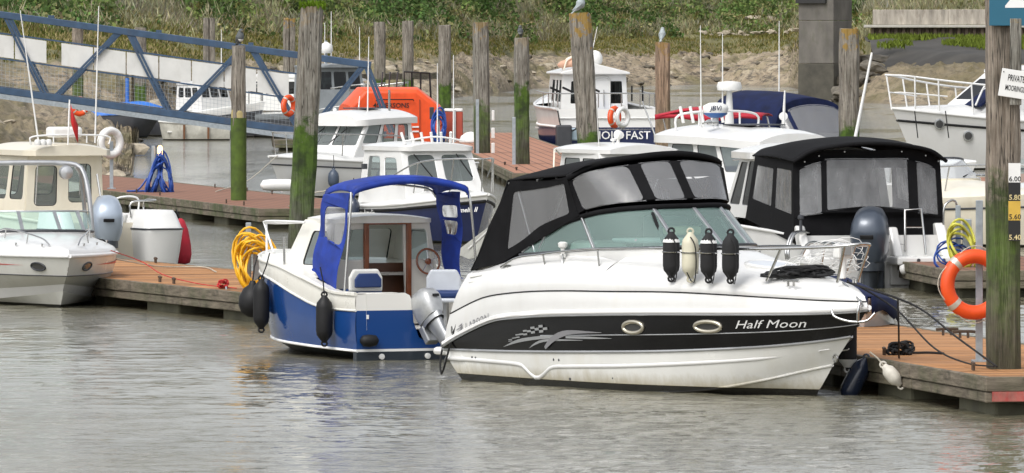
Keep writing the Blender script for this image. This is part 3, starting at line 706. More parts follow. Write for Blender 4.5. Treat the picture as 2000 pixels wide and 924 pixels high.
# ------------------------------------------------------------------ the black and white sports cruiser
hm = thing('cabin_cruiser', 'white sports cruiser with black hull band and black canvas camper canopy in the foreground', 'boat', (.40, 92.5, 0), -58)
def wf(x, b=1.25, x0=1.5, L=6.4, n=2.3, s=1.13):
    if x < x0: return s + (b - s) * max(0, min(1, (x + .6) / (x0 + .6)))
    return b * max(0, 1 - (max(0, x - x0) / (L - x0)) ** n)
def wline(xs, zt, f): return [(x, f(x), itp(zt, x)) for x in xs]
zBB = [(-.44, .33), (1.17, .36), (2.7, .405), (3.9, .45), (4.92, .51), (5.52, .57), (5.96, .635), (6.08, .66)]
zBT = [(-.37, .40), (.03, .53), (.74, .71), (1.3, .77), (1.88, .81), (3., .855), (3.96, .885), (4.67, .90), (5.3, .915), (5.88, .935), (6.15, .95), (6.4, .98)]
zCR = [(-.24, .74), (.3, .89), (.72, .97), (1.5, 1.035), (2.26, 1.066), (3.96, 1.095), (4.66, 1.085), (5.88, 1.045), (6.36, 1.04)]
zDE = [(.06, 1.19), (.59, 1.245), (1.74, 1.29), (2.77, 1.30), (3.89, 1.245), (5.27, 1.18), (6.0, 1.13), (6.33, 1.09)]
xs1 = [-.44, .2, 1, 2, 3, 3.8, 4.5, 5.1, 5.6, 5.9, 6.08]
fBB = lambda x: wf(x, 1.2, 1.5, 6.08, 2.2, 1.1)
HL = hull(hm, [
    [(0, 0, -.30), (3, 0, -.36), (4.6, 0, -.3), (5.2, 0, -.14), (5.42, 0, .02), (5.62, 0, .22), (5.72, 0, .33)],
    [(0, 1.08, -.06), (2, 1.10, -.04), (3.3, .96, -.02), (4.2, .70, .03), (4.9, .40, .15), (5.4, .15, .27), (5.72, 0, .34)],
    wline(xs1, zBB, fBB),
    wline([-.37, .03, .74, 1.3, 2, 3, 3.9, 4.7, 5.3, 5.88, 6.2, 6.4], zBT, wf),
    wline([-.24, .3, .72, 1.5, 2.26, 3, 3.96, 4.66, 5.3, 5.88, 6.2, 6.36], zCR, lambda x: wf(x, 1.235, 1.5, 6.36, 2.3, 1.12)),
    wline([.06, .59, 1.2, 1.74, 2.77, 3.89, 4.6, 5.27, 6.0, 6.33], zDE, lambda x: wf(x, 1.16, 1.5, 6.33, 2.3, 1.06))],
    [('hull_bottom', BOTTOM, 0, 1, 0), ('lower_topside', BOTTOM, 1, 2, .015), ('hull_band', BLACKG, 2, 3, .012), ('upper_topside', GEL, 3, 4, .01), ('gunwale', GEL, 4, 5, .03)], 44, 'transom', GEL)
line_tube(hm, HL[2], .016, SILV, 'pinstripe'); line_tube(hm, HL[3], .030, WHITE, 'rub_rail'); line_tube(hm, [V((p.x, p.y + .012, p.z - .035)) for p in HL[3]], .010, SILV, 'rub_rail_insert')
line_tube(hm, HL[4], .008, BLACK, 'deck_joint')
line_tube(hm, [a.lerp(b, .42) + V((0, .012, 0)) for a, b in zip(HL[2], HL[3])], .006, SILV, 'pinstripe', t0=.33)
HLS = HL[1:6]
sm = lambda a, z, off=.022: V((a, -(hull_y(HLS, a, z) + off), z))
stk = [(-.3, .235), (.4, .235), (1.2, .225), (1.36, .19), (1.52, .10), (1.62, .085), (1.75, .13), (1.95, .215), (2.3, .235), (3.2, .27), (4.2, .33), (5., .40), (5.6, .48), (5.85, .52)]
zstk = cat([(a, 0, b) for a, b in stk], 70); mb = MB()
for s in (1, -1): mb.tube([(p.x, s * -(sm(p.x, p.z, -.005).y), p.z) for p in zstk], [.03 if p.x < 5 else .03 * max(.2, (5.9 - p.x) / .9) for p in zstk], 8)
mb.build('spray_strake', GEL, hm, 60)
mb = MB()                                                       # moulded bottom edge strake at the bow
for s in (1, -1): mb.tube([(p.x, s * (p.y + .004), p.z) for p in HL[1][18:]], .014, 6)
mb.build('chine_rail', BOTTOM, hm, 60)
zc = [(2.2, 1.60), (3.0, 1.60), (3.6, 1.55), (4.1, 1.455), (4.5, 1.385), (5.3, 1.30), (6.0, 1.215), (6.33, 1.10)]
deck(hm, HL[5], 2.85, zc, 'foredeck', GEL, 2.4)
mb = MB()
for s in (1, -1):
    rows = []
    for p in HL[5]:
        if p.x < 3.05: rows.append([(p.x, s * (p.y + (.93 - p.y) * t), p.z + (max(1.25, itp([(.05, 1.22), (.95, 1.42), (2.2, 1.47), (2.6, 1.44), (3.05, 1.385)], p.x)) - p.z) * t ** .8) for t in (0, .2, .45, .7, 1)])
    mb.grid(rows)
mb.build('side_deck', GEL, hm, 50)
MB().box((1.5, 0, .55), (2.9, 1.95, .04)).build('cockpit_floor', INTER, hm, 0)
mb = MB()
for s in (1, -1): mb.grid([[(x, s * .925, z) for x in (.06, 1.5, 3.05)] for z in (.55, 1.3)])
mb.build('cockpit_lining', GEL, hm, 0, thick=.03)
MB().box((.16, 0, .95), (.3, 1.9, .75)).build('aft_bench', INTER, hm, 0, bevel=.06)
MB().box((1.85, -.5, 1.10), (.5, .5, 1.0)).build('helm_seat', INTER, hm, 0, bevel=.08)
MB().box((2.0, .5, 1.05), (.45, .7, .95)).build('companion_seat', INTER, hm, 0, bevel=.08)
MB().box((2.62, .1, 1.72), (.26, .36, .10)).build('dash_bag', DASH, hm, 0, bevel=.03)
MB().box((2.75, -.35, 1.62), (.5, .8, .05)).build('dashboard', mat('grey dashboard', (.25, .26, .27), .5), hm, 0, bevel=.02)
MB().box((1.6, .55, 1.62), (.35, .42, .48)).build('seat_back', DARK, hm, 0, bevel=.05)
# windscreen
wb = [(.95, -.965, 1.43), (1.7, -.965, 1.475), (2.46, -.94, 1.525), (3.05, -.77, 1.545), (3.4, -.45, 1.565), (3.54, .03, 1.58), (3.42, .45, 1.58), (3.08, .77, 1.56), (2.46, .94, 1.53), (1.7, .965, 1.475), (.95, .965, 1.43)]
wt = [(1.0, -.955, 1.455), (1.41, -.935, 1.675), (2.15, -.90, 1.865), (2.55, -.745, 1.94), (2.86, -.43, 1.975), (2.93, .04, 1.985), (2.86, .43, 1.985), (2.57, .745, 1.95), (2.15, .90, 1.865), (1.41, .935, 1.675), (1.0, .955, 1.455)]
wmap = lambda u, v: catp(wb, u).lerp(catp(wt, u), v)
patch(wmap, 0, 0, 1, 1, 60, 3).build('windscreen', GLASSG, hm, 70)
MB().tube([catp(wb, k / 60) for k in range(61)], .016, 6).build('windscreen_base', DARK, hm, 60)
MB().grid([[catp(wb, k / 60), catp(wb, k / 60) + V((0, 0, -.24))] for k in range(61)]).build('windscreen_coaming', GEL, hm, 60)
MB().tube([catp(wt, k / 60) for k in range(61)], .018, 6).build('windscreen_frame', ALU, hm, 60)
for k in (2, 4, 5, 6, 8):
    MB().bar(wmap(k / 10, 0), wmap(k / 10, 1), .045, .03).build('mullion', ALU, hm, 0, bevel=.006)
mb = MB().bar((3.2, -.52, 1.60), (2.95, -.50, 1.93), .03, .02); mb.build('wiper', BLACK, hm, 0)
# canopy
ct = [(1.93, -.965, 2.30), (2.24, -.93, 2.43), (2.42, -.45, 2.52), (2.48, .05, 2.555), (2.42, .45, 2.54), (2.24, .88, 2.47), (1.93, .965, 2.34)]
cb = [(2.13, -.925, 1.875), (2.56, -.76, 1.955), (2.87, -.44, 1.99), (2.945, .04, 2.0), (2.87, .44, 2.0), (2.58, .76, 1.965), (2.13, .925, 1.875)]
cmap = lambda u, v: catp(cb, u).lerp(catp(ct, u), v)
panel(hm, cmap, [(.03, .14, .312, .86), (.358, .14, .478, .87), (.522, .14, .79, .87), (.83, .14, .97, .86)], CANV, VINYL, .014, 'canopy_front', pane='vinyl_window', r=.05)
sb = [(.62, -.985, 1.33), (1.0, -.97, 1.49), (1.41, -.955, 1.70), (2.13, -.935, 1.885)]; st = [(.80, -.985, 2.25), (1.2, -.985, 2.26), (1.6, -.985, 2.27), (1.95, -.975, 2.31)]
for s in (1, -1):
    sb2 = [(a, b * s, c) for a, b, c in sb]; st2 = [(a, b * s, c) for a, b, c in st]
    panel(hm, (lambda P, Q: (lambda u, v: catp(P, u).lerp(catp(Q, u), v)))(sb2, st2), [(.07, .13, .93, .86)], CANV, VINYL, .014, 'canopy_side', pane='vinyl_window', r=.05)
    MB().add([(.80, -.985 * s, 2.25), (.62, -.985 * s, 1.33), (.05, -1.02 * s, 1.24), (.35, -1.0 * s, 1.72)], [(0, 1, 2, 3)]).build('canopy_side_flap', CANV, hm, 0, thick=.014)
ar = [(.74, -.99, 2.25), (.70, -.6, 2.33), (.68, 0, 2.37), (.70, .6, 2.33), (.74, .99, 2.25)]
mr = [(1.35, -.99, 2.29), (1.35, -.6, 2.43), (1.35, 0, 2.49), (1.35, .6, 2.43), (1.35, .99, 2.29)]
fr = [(1.97, -.985, 2.32), (2.30, -.75, 2.485), (2.50, .05, 2.585), (2.30, .75, 2.505), (1.97, .985, 2.35)]
rows = []
for k in range(25):
    u = k / 24; rows.append(cat([catp(ar, u), catp(mr, u), catp(fr, u)], 12))
MB().grid(rows).build('canopy_roof', CANV, hm, 60, thick=.016)
MB().tube([catp(fr, k / 24) + V((.01, 0, -.02)) for k in range(25)], .035, 8).build('canopy_hem', CANV, hm, 60)
MB().tube([catp(wt, .15 + .7 * k / 40) + V((.006, 0, .012)) for k in range(41)], .03, 8).build('canopy_lower_hem', CANV, hm, 60)
ab = [(.02, -1.03, 1.23), (-.05, -.5, 1.28), (-.05, 0, 1.28), (-.05, .5, 1.28), (.02, 1.03, 1.23)]
MB().grid([[catp(ab, k / 20).lerp(catp(ar, k / 20), j / 4) + V((.05 * math.sin(3.14 * j / 4), 0, 0)) for j in range(5)] for k in range(21)]).build('aft_curtain', CANV, hm, 60, thick=.014)
mb = MB()
for s in (1, -1):
    mb.tube([(1.25, .95 * s, 1.45), (.85, .94 * s, 2.2)], .013, 6); mb.tube([(1.3, .95 * s, 1.45), (1.9, .92 * s, 2.27)], .013, 6); mb.tube([(2.2, .85 * s, 1.9), (1.6, .9 * s, 2.3)], .013, 6)
mb.tube([V(p) + V((.02, 0, -.03)) for p in cat(ar, 16)], .013, 6); mb.tube([V(p) + V((0, 0, -.03)) for p in cat(mr, 16)], .013, 6)
mb.build('canopy_frame', ALU, hm, 60)
# rails
for s in (1, -1):
    rail(hm, [(.80, 1.12 * s, 1.29), (1.15, 1.13 * s, 1.40), (1.68, 1.12 * s, 1.455), (2.4, 1.10 * s, 1.52), (2.72, 1.07 * s, 1.535), (3.2, 1.02 * s, 1.55), (3.7, .95 * s, 1.56)], [((1.68, 1.12 * s, 1.455), (1.70, 1.09 * s, 1.29)), ((2.72, 1.07 * s, 1.535), (2.74, 1.05 * s, 1.30))], .0125, name='side_rail')
rail(hm, [(3.6, -.96, 1.56), (4.4, -.80, 1.575), (5.0, -.64, 1.58), (5.62, -.42, 1.60), (6.1, -.22, 1.625), (6.30, 0, 1.655), (6.1, .22, 1.635), (5.62, .42, 1.62), (5.0, .64, 1.61), (4.4, .80, 1.61), (4.0, .86, 1.60), (3.8, .89, 1.45)],
     [((5.45, -.48, 1.60), (5.20, -.50, 1.24)), ((6.18, -.16, 1.635), (6.0, -.13, 1.24)), ((6.18, .16, 1.64), (6.0, .13, 1.24)), ((5.45, .48, 1.615), (5.2, .5, 1.25)), ((4.35, -.81, 1.575), (4.3, -.8, 1.30)), ((4.4, .80, 1.61), (4.3, .8, 1.30))], .018, name='bow_rail', n=60)
hz = 1.372
MB().lathe([(.30, -.015), (.30, .02), (.27, .035), (.255, .02)], 28, (4.55, 0, hz), Matrix.Rotation(R(7), 3, 'Y')).build('deck_hatch', GEL, hm, 40)
MB().lathe([(.255, .0), (.25, .024), (.01, .03)], 28, (4.55, 0, hz + .004), Matrix.Rotation(R(7), 3, 'Y')).build('hatch_pane', mat('frosted acrylic', (.55, .58, .62), .25), hm, 40)
MB().lathe([(.035, 0), (.035, .03), (.022, .04), (.022, .10), (.05, .12), (.055, .16), (.03, .175)], 12, (1.95, -1.03, 1.42)).build('deck_light', WHITEP, hm, 40)
MB().tube([(1.95, -1.03, 1.47), (2.02, -1.08, 1.40), (2.06, -1.1, 1.31)], .012, 6).build('deck_filler', STEEL, hm, 60)
def cleat(par, o, deg=0, s=1., m=None, name='cleat'):
    mb = MB(); c, sn = math.cos(R(deg)), math.sin(R(deg))
    P = lambda x, y, z: (o[0] + s * (x * c - y * sn), o[1] + s * (x * sn + y * c), o[2] + s * z)
    mb.tube([P(-.11, 0, .055), P(-.05, 0, .06), P(.05, 0, .06), P(.11, 0, .055)], .014 * s, 6)
    for x in (-.04, .04): mb.tube([P(x, 0, 0), P(x, 0, .06)], .013 * s, 6)
    return mb.build(name, m or STEEL, par, 60)
cleat(hm, (2.15, -1.08, 1.30), 0, .8); cleat(hm, (5.55, -.42, 1.19), 15); cleat(hm, (5.7, .3, 1.21), -15); cleat(hm, (.9, -1.1, 1.26), 0, .8)
# portholes and marks on the starboard side (both sides carry portholes)
def oval(par, x, z, a, b, s=-1):
    P = [(x + a * math.cos(t) + .25 * b * math.sin(t), z + b * math.sin(t)) for t in [6.283 * k / 24 for k in range(24)]]
    ring = [V((p, s * (hull_y(HLS, p, q) + .02), q)) for p, q in P]
    o = MB().tube(ring, .022, 8, True).build('porthole', mat('warm stainless', (.62, .58, .48), .3, .8), par, 60)
    c = V((x, s * (hull_y(HLS, x, z) + .018), z)); mb = MB().add(ring + [c], [(i, (i + 1) % 24, 24) for i in range(24)]); mb.build('pane', GLASSD2, o, 60)
GLASSD2 = mat('smoked porthole glass', (.05, .05, .05), .1, coat=.5)
for s in (-1, 1):
    oval(hm, 3.46, .70, .15, .062, s); oval(hm, 4.52, .735, .17, .055, s)
lettering(hm, 'Half Moon', .125, lambda a, b: sm(5.27 + a, .775 + b + (a * .04)), WHITE, .5, .0, 'boat_name', 1.55)
lettering(hm, 'LARSON', .145, lambda a, b: sm(.44 + a, .655 + b + a * .24, .022), mat('mid grey decal', (.20, .20, .21), .4), 0, .001, 'maker_name', 1.0)
mb = MB(); lm = lambda a, b: sm(.02 + a, .545 + b + a * .2, .022)
for i, (a, b, c, d) in enumerate(((-.08, -.05, .06, -.035), (-.05, -.015, .06, .0), (-.06, .02, .07, .035), (-.01, .05, .07, .065))):
    mb.add([lm(a, b), lm(c, b + .02), lm(c, d + .02), lm(a, d)], [(0, 1, 2, 3)])
mb.add([lm(.03, -.05), lm(.06, -.05), lm(.06, .08), lm(.03, .08)], [(0, 1, 2, 3)]); mb.build('maker_emblem', MATS['mid grey decal'], hm, 0)
def swoosh(lo, hi, m, name, n=14, off=.022):
    a, b = cat([(x, 0, z) for x, z in lo], n), cat([(x, 0, z) for x, z in hi], n)
    MB().grid([[sm(p.x, p.z, off) for p in a], [sm(p.x, p.z, off) for p in b]]).build(name, m, hm, 0)
swoosh([(.98, .405), (1.35, .47), (1.75, .515), (2.1, .54)], [(.98, .405), (1.32, .50), (1.75, .55), (2.1, .575)], SILV, 'swoosh')
swoosh([(1.55, .41), (1.72, .46), (1.95, .50), (2.6, .53)], [(1.55, .41), (1.70, .48), (1.95, .525), (2.6, .535)], SILV, 'swoosh')
swoosh([(1.9, .41), (2.1, .51), (2.4, .59), (2.95, .625)], [(1.88, .44), (2.05, .56), (2.35, .635), (2.95, .63)], mat('grey swoosh', (.22, .22, .23), .4), 'swoosh', off=.027)
swoosh([(2.3, .545), (2.7, .55), (3.1, .565)], [(2.3, .57), (2.7, .575), (3.1, .568)], SILV, 'swoosh')
mb = MB()
for i in range(10):
    for j in range(3):
        if (i + j) % 2 == 0:
            x = 1.12 + i * .085; k = min(1, .3 + i * .1); z = .47 + .125 * (1 - (1 - i / 10) ** 2) + j * .028 * k
            mb.add([sm(x, z), sm(x + .085, z + .008), sm(x + .085, z + .008 + .028 * k), sm(x, z + .028 * k)], [(0, 1, 2, 3)])
mb.build('chequer_flag', SILV, hm, 0)
for x, z, a, b in ((.22, .26, .018, .025), (.3, .26, .014, .02), (2.0, .30, .014, .02), (2.1, .30, .014, .02), (2.25, .10, .022, .028), (3.0, .13, .012, .015), (.42, .98, .03, .035), (-.05, .55, .0, 0)):
    if a: MB().lathe([(a, 0), (a, .012), (a * .6, .014)], 12, sm(x, z, 0), rot_to((0, -1, 0))).build('skin_fitting', DARK if z < .9 else STEEL, hm, 40)
MB().lathe([(.045, 0), (.045, .012), (.01, .014)], 14, sm(-.18, .56, 0), rot_to((-.3, -1, 0))).build('shore_socket', STEEL, hm, 40)
for k in range(2): MB().bar(sm(.15, 1.10 + .06 * k, .01), sm(.42, 1.13 + .06 * k, .0), .03, .012).build('vent_louvre', GELG, hm, 0)
MB().box((-.55, 0, .30), (.55, 2.05, .09)).build('swim_platform', GEL, hm, 0, bevel=.04)
# anchor on the stem, nav eye
MB().tube([(5.95, -.02, 1.235), (6.22, -.04, 1.10), (6.38, -.06, 1.0)], .014, 8).build('anchor_shank', STEEL, hm, 60)
MB().tube(cat([(6.10, -.27, .95), (6.16, -.27, .88), (6.30, -.16, .83), (6.42, -.04, .84), (6.46, .04, .92)], 16), .014, 8).build('anchor_fluke', STEEL, hm, 60)
MB().tube(cat([(6.36, -.11, .84), (6.38, -.12, .95), (6.36, -.08, 1.05), (6.33, -.05, 1.03)], 12), .017, 8).build('anchor_crown', STEEL, hm, 60)
MB().tube([(5.84 + .04 * math.cos(t), -.045, .42 + .04 * math.sin(t)) for t in [6.283 * k / 12 for k in range(12)]], .009, 6, True).build('towing_eye', STEEL, hm, 60)
sp = MB().box((5.62, .20, 1.56), (.10, .21, .16), Matrix.Rotation(R(10), 3, 'Z')).build('spotlight', WHITEP, hm, 0, bevel=.02)
MB().box((5.68, .205, 1.565), (.012, .14, .10), Matrix.Rotation(R(10), 3, 'Z')).build('lens', mat('spotlight lens', (.35, .36, .36), .1, coat=.6), sp, 0)
MB().tube([(5.62, .20, 1.27), (5.62, .20, 1.50)], .04, 10).build('spotlight_base', WHITEP, hm, 60)

# ------------------------------------------------------------------ shared boat shapes
def zpaint(name, steps, **k):
    """level paint bands: steps = [(z, colour), ...] bottom first"""
    m = mat(name, steps[0][1], **k); nt = m.node_tree; p = [n for n in nt.nodes if n.type == 'BSDF_PRINCIPLED'][0]
    g = nd(nt, 'ShaderNodeNewGeometry'); sx = nd(nt, 'ShaderNodeSeparateXYZ'); nt.links.new(g.outputs['Position'], sx.inputs[0])
    c = p.inputs['Base Color'].links[0].from_socket
    for z, col in steps[1:]:
        gt = nd(nt, 'ShaderNodeMath', operation='GREATER_THAN'); gt.inputs[1].default_value = z; nt.links.new(sx.outputs[2], gt.inputs[0]); c = mixc(nt, gt.outputs[0], c, col)
    nt.links.new(c, p.inputs['Base Color']); return m
def gen_hull(par, Ln, b, z0, zm, zb, top, bottom, band=None, bandt=.72, tr=None, flare=.9, full=2.4, stem=.55, n=26, tw=.92):
    """round-bowed hull: keel, waterline, (band line), sheer"""
    W = lambda x, bb, L: bb * (tw + (1 - tw) * min(1, x / (.4 * L))) if x < .4 * L else bb * max(0, 1 - ((x - .4 * L) / (.6 * L)) ** full)
    Lw = Ln - stem; xs = [0, .15, .3, .45, .6, .72, .83, .92, .97, 1]
    sheer = lambda t: z0 + (zm - z0) * min(1, t / .5) if t < .5 else zm + (zb - zm) * ((t - .5) / .5) ** 1.4
    keel = [(0, 0, -.25), (.5 * Lw, 0, -.3), (.85 * Lw, 0, -.2), (Lw, 0, .04)]
    wl = [(t * Lw, W(t * Lw, b * flare, Lw), .05) for t in xs]
    sh = [(t * Ln, W(t * Ln, b, Ln), sheer(t)) for t in xs]
    lines = [keel, wl]
    if band:
        Lb = Lw + (Ln - Lw) * bandt
        lines.append([(t * Lb, W(t * Lb, b * (flare + (1 - flare) * bandt), Lb), .05 + (sheer(t) - .05) * bandt) for t in xs])
    lines.append(sh)
    bands = [('hull_bottom', bottom, 0, 1, 0)] + ([('topside', top, 1, 2, .03), ('gunwale_band', band, 2, 3, .01)] if band else [('topside', top, 1, 2, .04)])
    return hull(par, lines, bands, n, 'transom', tr or top)
def roof(par, x0, x1, b0, b1, z, crown=.08, th=.06, m=None, name='roof', drop=0., over=.0, rx=.18):
    """crowned roof slab, rounded corners; half width b0 aft, b1 forward; drop: front lower by"""
    n = 14; k = 8; top = []; bot = []
    for i in range(n + 1):
        t = i / n; x = x0 + (x1 - x0) * t; e = min(t, 1 - t) * (x1 - x0)
        hb = (b0 + (b1 - b0) * t) * (1 if e > rx else .82 + .18 * math.sqrt(max(0, 1 - (1 - e / rx) ** 2)))
        zz = z - drop * t * t; top.append([(x, hb * j / k, zz + crown * (1 - (abs(j / k)) ** 2.4) * (1 if e > rx else .75 + .25 * e / rx)) for j in range(-k, k + 1)])
        bot.append([(x, hb * j / k, zz - th) for j in range(-k, k + 1)])
    mb = MB().grid(top).grid(bot); m_ = 2 * k + 1; o = (n + 1) * m_
    ring = [i * m_ for i in range(n + 1)] + [n * m_ + j for j in range(1, m_)] + [i * m_ + m_ - 1 for i in range(n - 1, -1, -1)] + [j for j in range(m_ - 2, 0, -1)]
    for a, b in zip(ring, ring[1:] + ring[:1]): mb.f.append((a, b, o + b, o + a))
    return mb.build(name, m or GEL, par, 50)
def cabin(par, x0, x1, xa, xf, b0, b1, z0, z1, m, glass, aft=(), side=(), front=(), gasket=None, r=.06, bf=None, zf=None, t=.03):
    """four walls: base x0..x1, top xa..xf, half widths b0 (base) b1 (top); front may narrow to bf; window lists per wall"""
    bf = bf or b0; k = b1 / b0; zf = z0 if zf is None else zf
    A = lambda s: (x0, s * b0, z0); B = lambda s: (x1, s * bf, zf); C = lambda s: (xf, s * bf * k, z1); D = lambda s: (xa, s * b1, z1)
    kw = dict(gasket=gasket, r=r, t=t)
    if aft is not None: panel(par, quadmap(A(1), A(-1), D(-1), D(1)), aft, m, glass, name='aft_bulkhead', **kw)
    panel(par, quadmap(A(-1), B(-1), C(-1), D(-1)), side, m, glass, name='cabin_side', **kw)
    panel(par, quadmap(A(1), B(1), C(1), D(1)), side, m, glass, name='cabin_side', **kw)
    panel(par, quadmap(B(-1), B(1), C(1), C(-1)), front, m, glass, name='cabin_front', **kw)
def whip(par, base, top, r=.012, m=None, name='antenna'):
    return MB().tube([base, V(base).lerp(V(top), .5), top], [r, r * .8, r * .45], 6).build(name, m or WHITEP, par, 60)

# ------------------------------------------------------------------ the small blue cuddy boat
bl = thing('cuddy_boat', 'small blue and white fishing boat with royal blue canvas canopy and silver outboard', 'boat', (-.99, 97.6, 0), 115)
BTR = zpaint('blue transom paint', [(-1, (.022, .03, .04)), (.105, (.78, .78, .77)), (.135, (.010, .055, .215)), (.595, (.78, .77, .73))], rough=.18, var=.03, coat=.3)
BLL = hull(bl, [
    [(0, 0, -.18), (2.5, 0, -.24), (3.9, 0, -.12), (4.25, 0, .1)],
    [(0, .93, .115), (1.2, .945, .13), (2.2, .93, .155), (3.1, .70, .17), (3.8, .36, .18), (4.3, .0, .20)],
    [(0, .95, .595), (.73, .965, .60), (1.23, .98, .64), (1.8, .995, .755), (2.4, .99, .89), (3.1, .85, .96), (3.9, .48, 1.0), (4.62, 0, 1.02)],
    [(0, .95, .79), (.6, .965, .80), (1.0, .98, .86), (1.6, .995, .975), (2.2, .99, 1.075), (3.0, .88, 1.12), (3.9, .5, 1.16), (4.7, 0, 1.18)]],
    [('hull_bottom', BOTTOMB, 0, 1, 0), ('topside', BLUEH, 1, 2, .02), ('gunwale_band', mat('cream white gelcoat', (.78, .765, .70), .28, var=.05, coat=.3, dirt=(.5, .45, .35, .25)), 2, 3, .012)], 36)
CRW = MATS['cream white gelcoat']
line_tube(bl, BLL[1], .017, WHITE, 'boot_stripe'); line_tube(bl, BLL[2], .014, GELG, 'rub_rail'); line_tube(bl, BLL[3], .028, CRW, 'gunwale_edge')
out = [(.94, -.1), (.95, .79), (.31, .80), (.25, .77), (.22, .70), (.20, .45), (.13, .27), (.02, .20), (-.28, .20), (-.40, .27), (-.47, .5), (-.5, .79), (-.95, .79), (-.94, -.1), (0, -.25)]
MB().prism([(0.004, y, z) for y, z in out], (.10, 0, 0)).build('transom', BTR, bl, 0)
MB().grid([[(x, y, .36) for y in (-.9, 0, .9)] for x in (.1, 1.4, 2.7)]).build('cockpit_floor', GELG, bl, 0)
mb = MB()
for s in (1, -1):
    mb.grid([[(p.x, s * (p.y - .01), p.z + .005), (p.x, s * (p.y - .13), p.z + .008), (p.x, s * (p.y - .14), .36)] for p in BLL[3] if p.x < 1.75])
mb.build('cockpit_coaming', CRW, bl, 40)
MB().prism([(.10, .80, .80), (.10, .32, .80), (.36, .32, .80), (.36, .80, .80)], (0, 0, -.42)).build('stern_locker', CRW, bl, 0, bevel=.03)
MB().prism([(.10, -.52, .74), (.10, -.80, .74), (.36, -.80, .74), (.36, -.52, .74)], (0, 0, -.4)).build('stern_locker', CRW, bl, 0, bevel=.03)
deck(bl, BLL[3], 1.35, [(1.3, .95), (2.4, 1.14), (3.4, 1.22), (4.2, 1.22), (4.7, 1.19)], 'foredeck', CRW, 3)
cw = mat('off white cabin lining', (.60, .58, .53), .5, var=.1)
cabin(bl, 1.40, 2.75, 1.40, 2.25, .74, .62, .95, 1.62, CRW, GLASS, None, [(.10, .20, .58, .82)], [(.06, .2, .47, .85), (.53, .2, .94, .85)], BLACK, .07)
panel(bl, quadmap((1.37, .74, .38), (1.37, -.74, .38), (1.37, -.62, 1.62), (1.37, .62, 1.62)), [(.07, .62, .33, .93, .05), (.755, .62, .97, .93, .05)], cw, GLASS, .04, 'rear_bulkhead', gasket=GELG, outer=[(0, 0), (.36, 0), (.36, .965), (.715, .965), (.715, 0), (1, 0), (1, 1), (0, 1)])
roof(bl, 1.30, 2.35, .68, .6, 1.65, .06, .05, CRW, 'cabin_roof')
for a, b in (((1.335, .225, .40), (1.335, .225, 1.60)), ((1.335, -.335, .40), (1.335, -.335, 1.60)), ((1.335, .255, 1.61), (1.335, -.365, 1.61))):
    MB().bar(a, b, .06, .06).build('door_frame', MAHOG, bl, 0, bevel=.008)
MB().grid([[(x, y, .46) for y in (-.7, .7)] for x in (1.42, 2.7)]).build('cuddy_floor', SHADE, bl, 0)
MB().box((1.62, .0, .80), (.06, 1.3, .62)).build('cuddy_partition', mat('dark brown panelling', (.075, .03, .014), .4, var=.3), bl, 0)
wh = MB().tube([(1.30 + .03 * math.sin(t), -.58 + .15 * math.cos(t), 1.13 + .15 * math.sin(t)) for t in [6.283 * k / 28 for k in range(28)]], .014, 8, True).build('steering_wheel', MAHOG, bl, 60)
mb = MB()
for k in range(5): t = 6.283 * k / 5 + .3; mb.tube([(1.31, -.58, 1.13), (1.30 + .03 * math.sin(t), -.58 + .14 * math.cos(t), 1.13 + .14 * math.sin(t))], .006, 6)
mb.build('spoke', STEEL, wh, 60); MB().lathe([(.04, 0), (.04, .02), (.02, .03)], 12, (1.31, -.58, 1.13), rot_to((-1, 0, 0))).build('hub', MAHOG, wh, 40)
MB().tube([(1.31, -.58, 1.13), (1.38, -.58, 1.13)], .015, 6).build('steering_shaft', STEEL, bl, 60)
def seat(par, x, y, z, wd, bk, sd, turn=0):
    M = Matrix.Rotation(R(turn), 3, 'Z'); P = lambda a, b, c: V((x, y, z)) + M @ V((a, b, c))
    o = MB().prism([P(0.03, b * wd / 2, c) for b, c in ((-1, 0), (-1, .17), (-.75, .27), (.75, .27), (1, .17), (1, 0))], M @ V((-.05, 0, 0))).build('seat_back', bk, par, 0, bevel=.03)
    MB().prism([P(.0, b * wd / 2 * .8, c) + M @ V((-.055, 0, 0)) for b, c in ((-1, .05), (-1, .15), (-.7, .22), (.7, .22), (1, .15), (1, .05))], M @ V((-.03, 0, 0))).build('back_pad', sd, o, 0, bevel=.015)
    MB().box(P(.2, 0, -.02), (.42, wd, .09), M).build('seat_cushion', sd, par, 0, bevel=.03); MB().box(P(.2, 0, -.09), (.44, wd * 1.04, .05), M).build('seat_shell', bk, par, 0, bevel=.02)
    MB().tube([P(.2, 0, -.1), P(.2, 0, .37 - z)], .05, 10).build('seat_post', ALU, par, 60)
seat(bl, .62, .55, .80, .44, GELG, NAVYV); seat(bl, .72, -.52, .78, .42, mat('pale grey plastic', (.55, .58, .62), .4), NAVYV, 160)
# canopy of the blue boat
ca = [(.52, .76, 1.98), (.50, .70, 2.06), (.48, .35, 2.14), (.48, 0, 2.16), (.48, -.35, 2.14), (.50, -.70, 2.06), (.52, -.76, 1.98)]
cf = [(1.42, .74, 1.93), (1.44, .66, 2.03), (1.46, .35, 2.08), (1.46, 0, 2.10), (1.46, -.35, 2.08), (1.44, -.66, 2.03), (1.42, -.74, 1.93)]
MB().grid([[catp(ca, k / 24).lerp(catp(cf, k / 24), j / 6) + V((0, 0, .05 * math.sin(3.14 * j / 6))) for j in range(7)] for k in range(25)]).build('canopy_top', CANVB, bl, 60, thick=.014)
MB().grid([[catp(ca, k / 24) + V((0, 0, -.075 * j)) for j in range(2)] for k in range(25)]).build('canopy_valance', CANVB, bl, 60, thick=.012)
fold = lambda u, v: .035 * math.sin(u * 19) * (1 - v) + .02 * math.sin(v * 9 + u * 6)
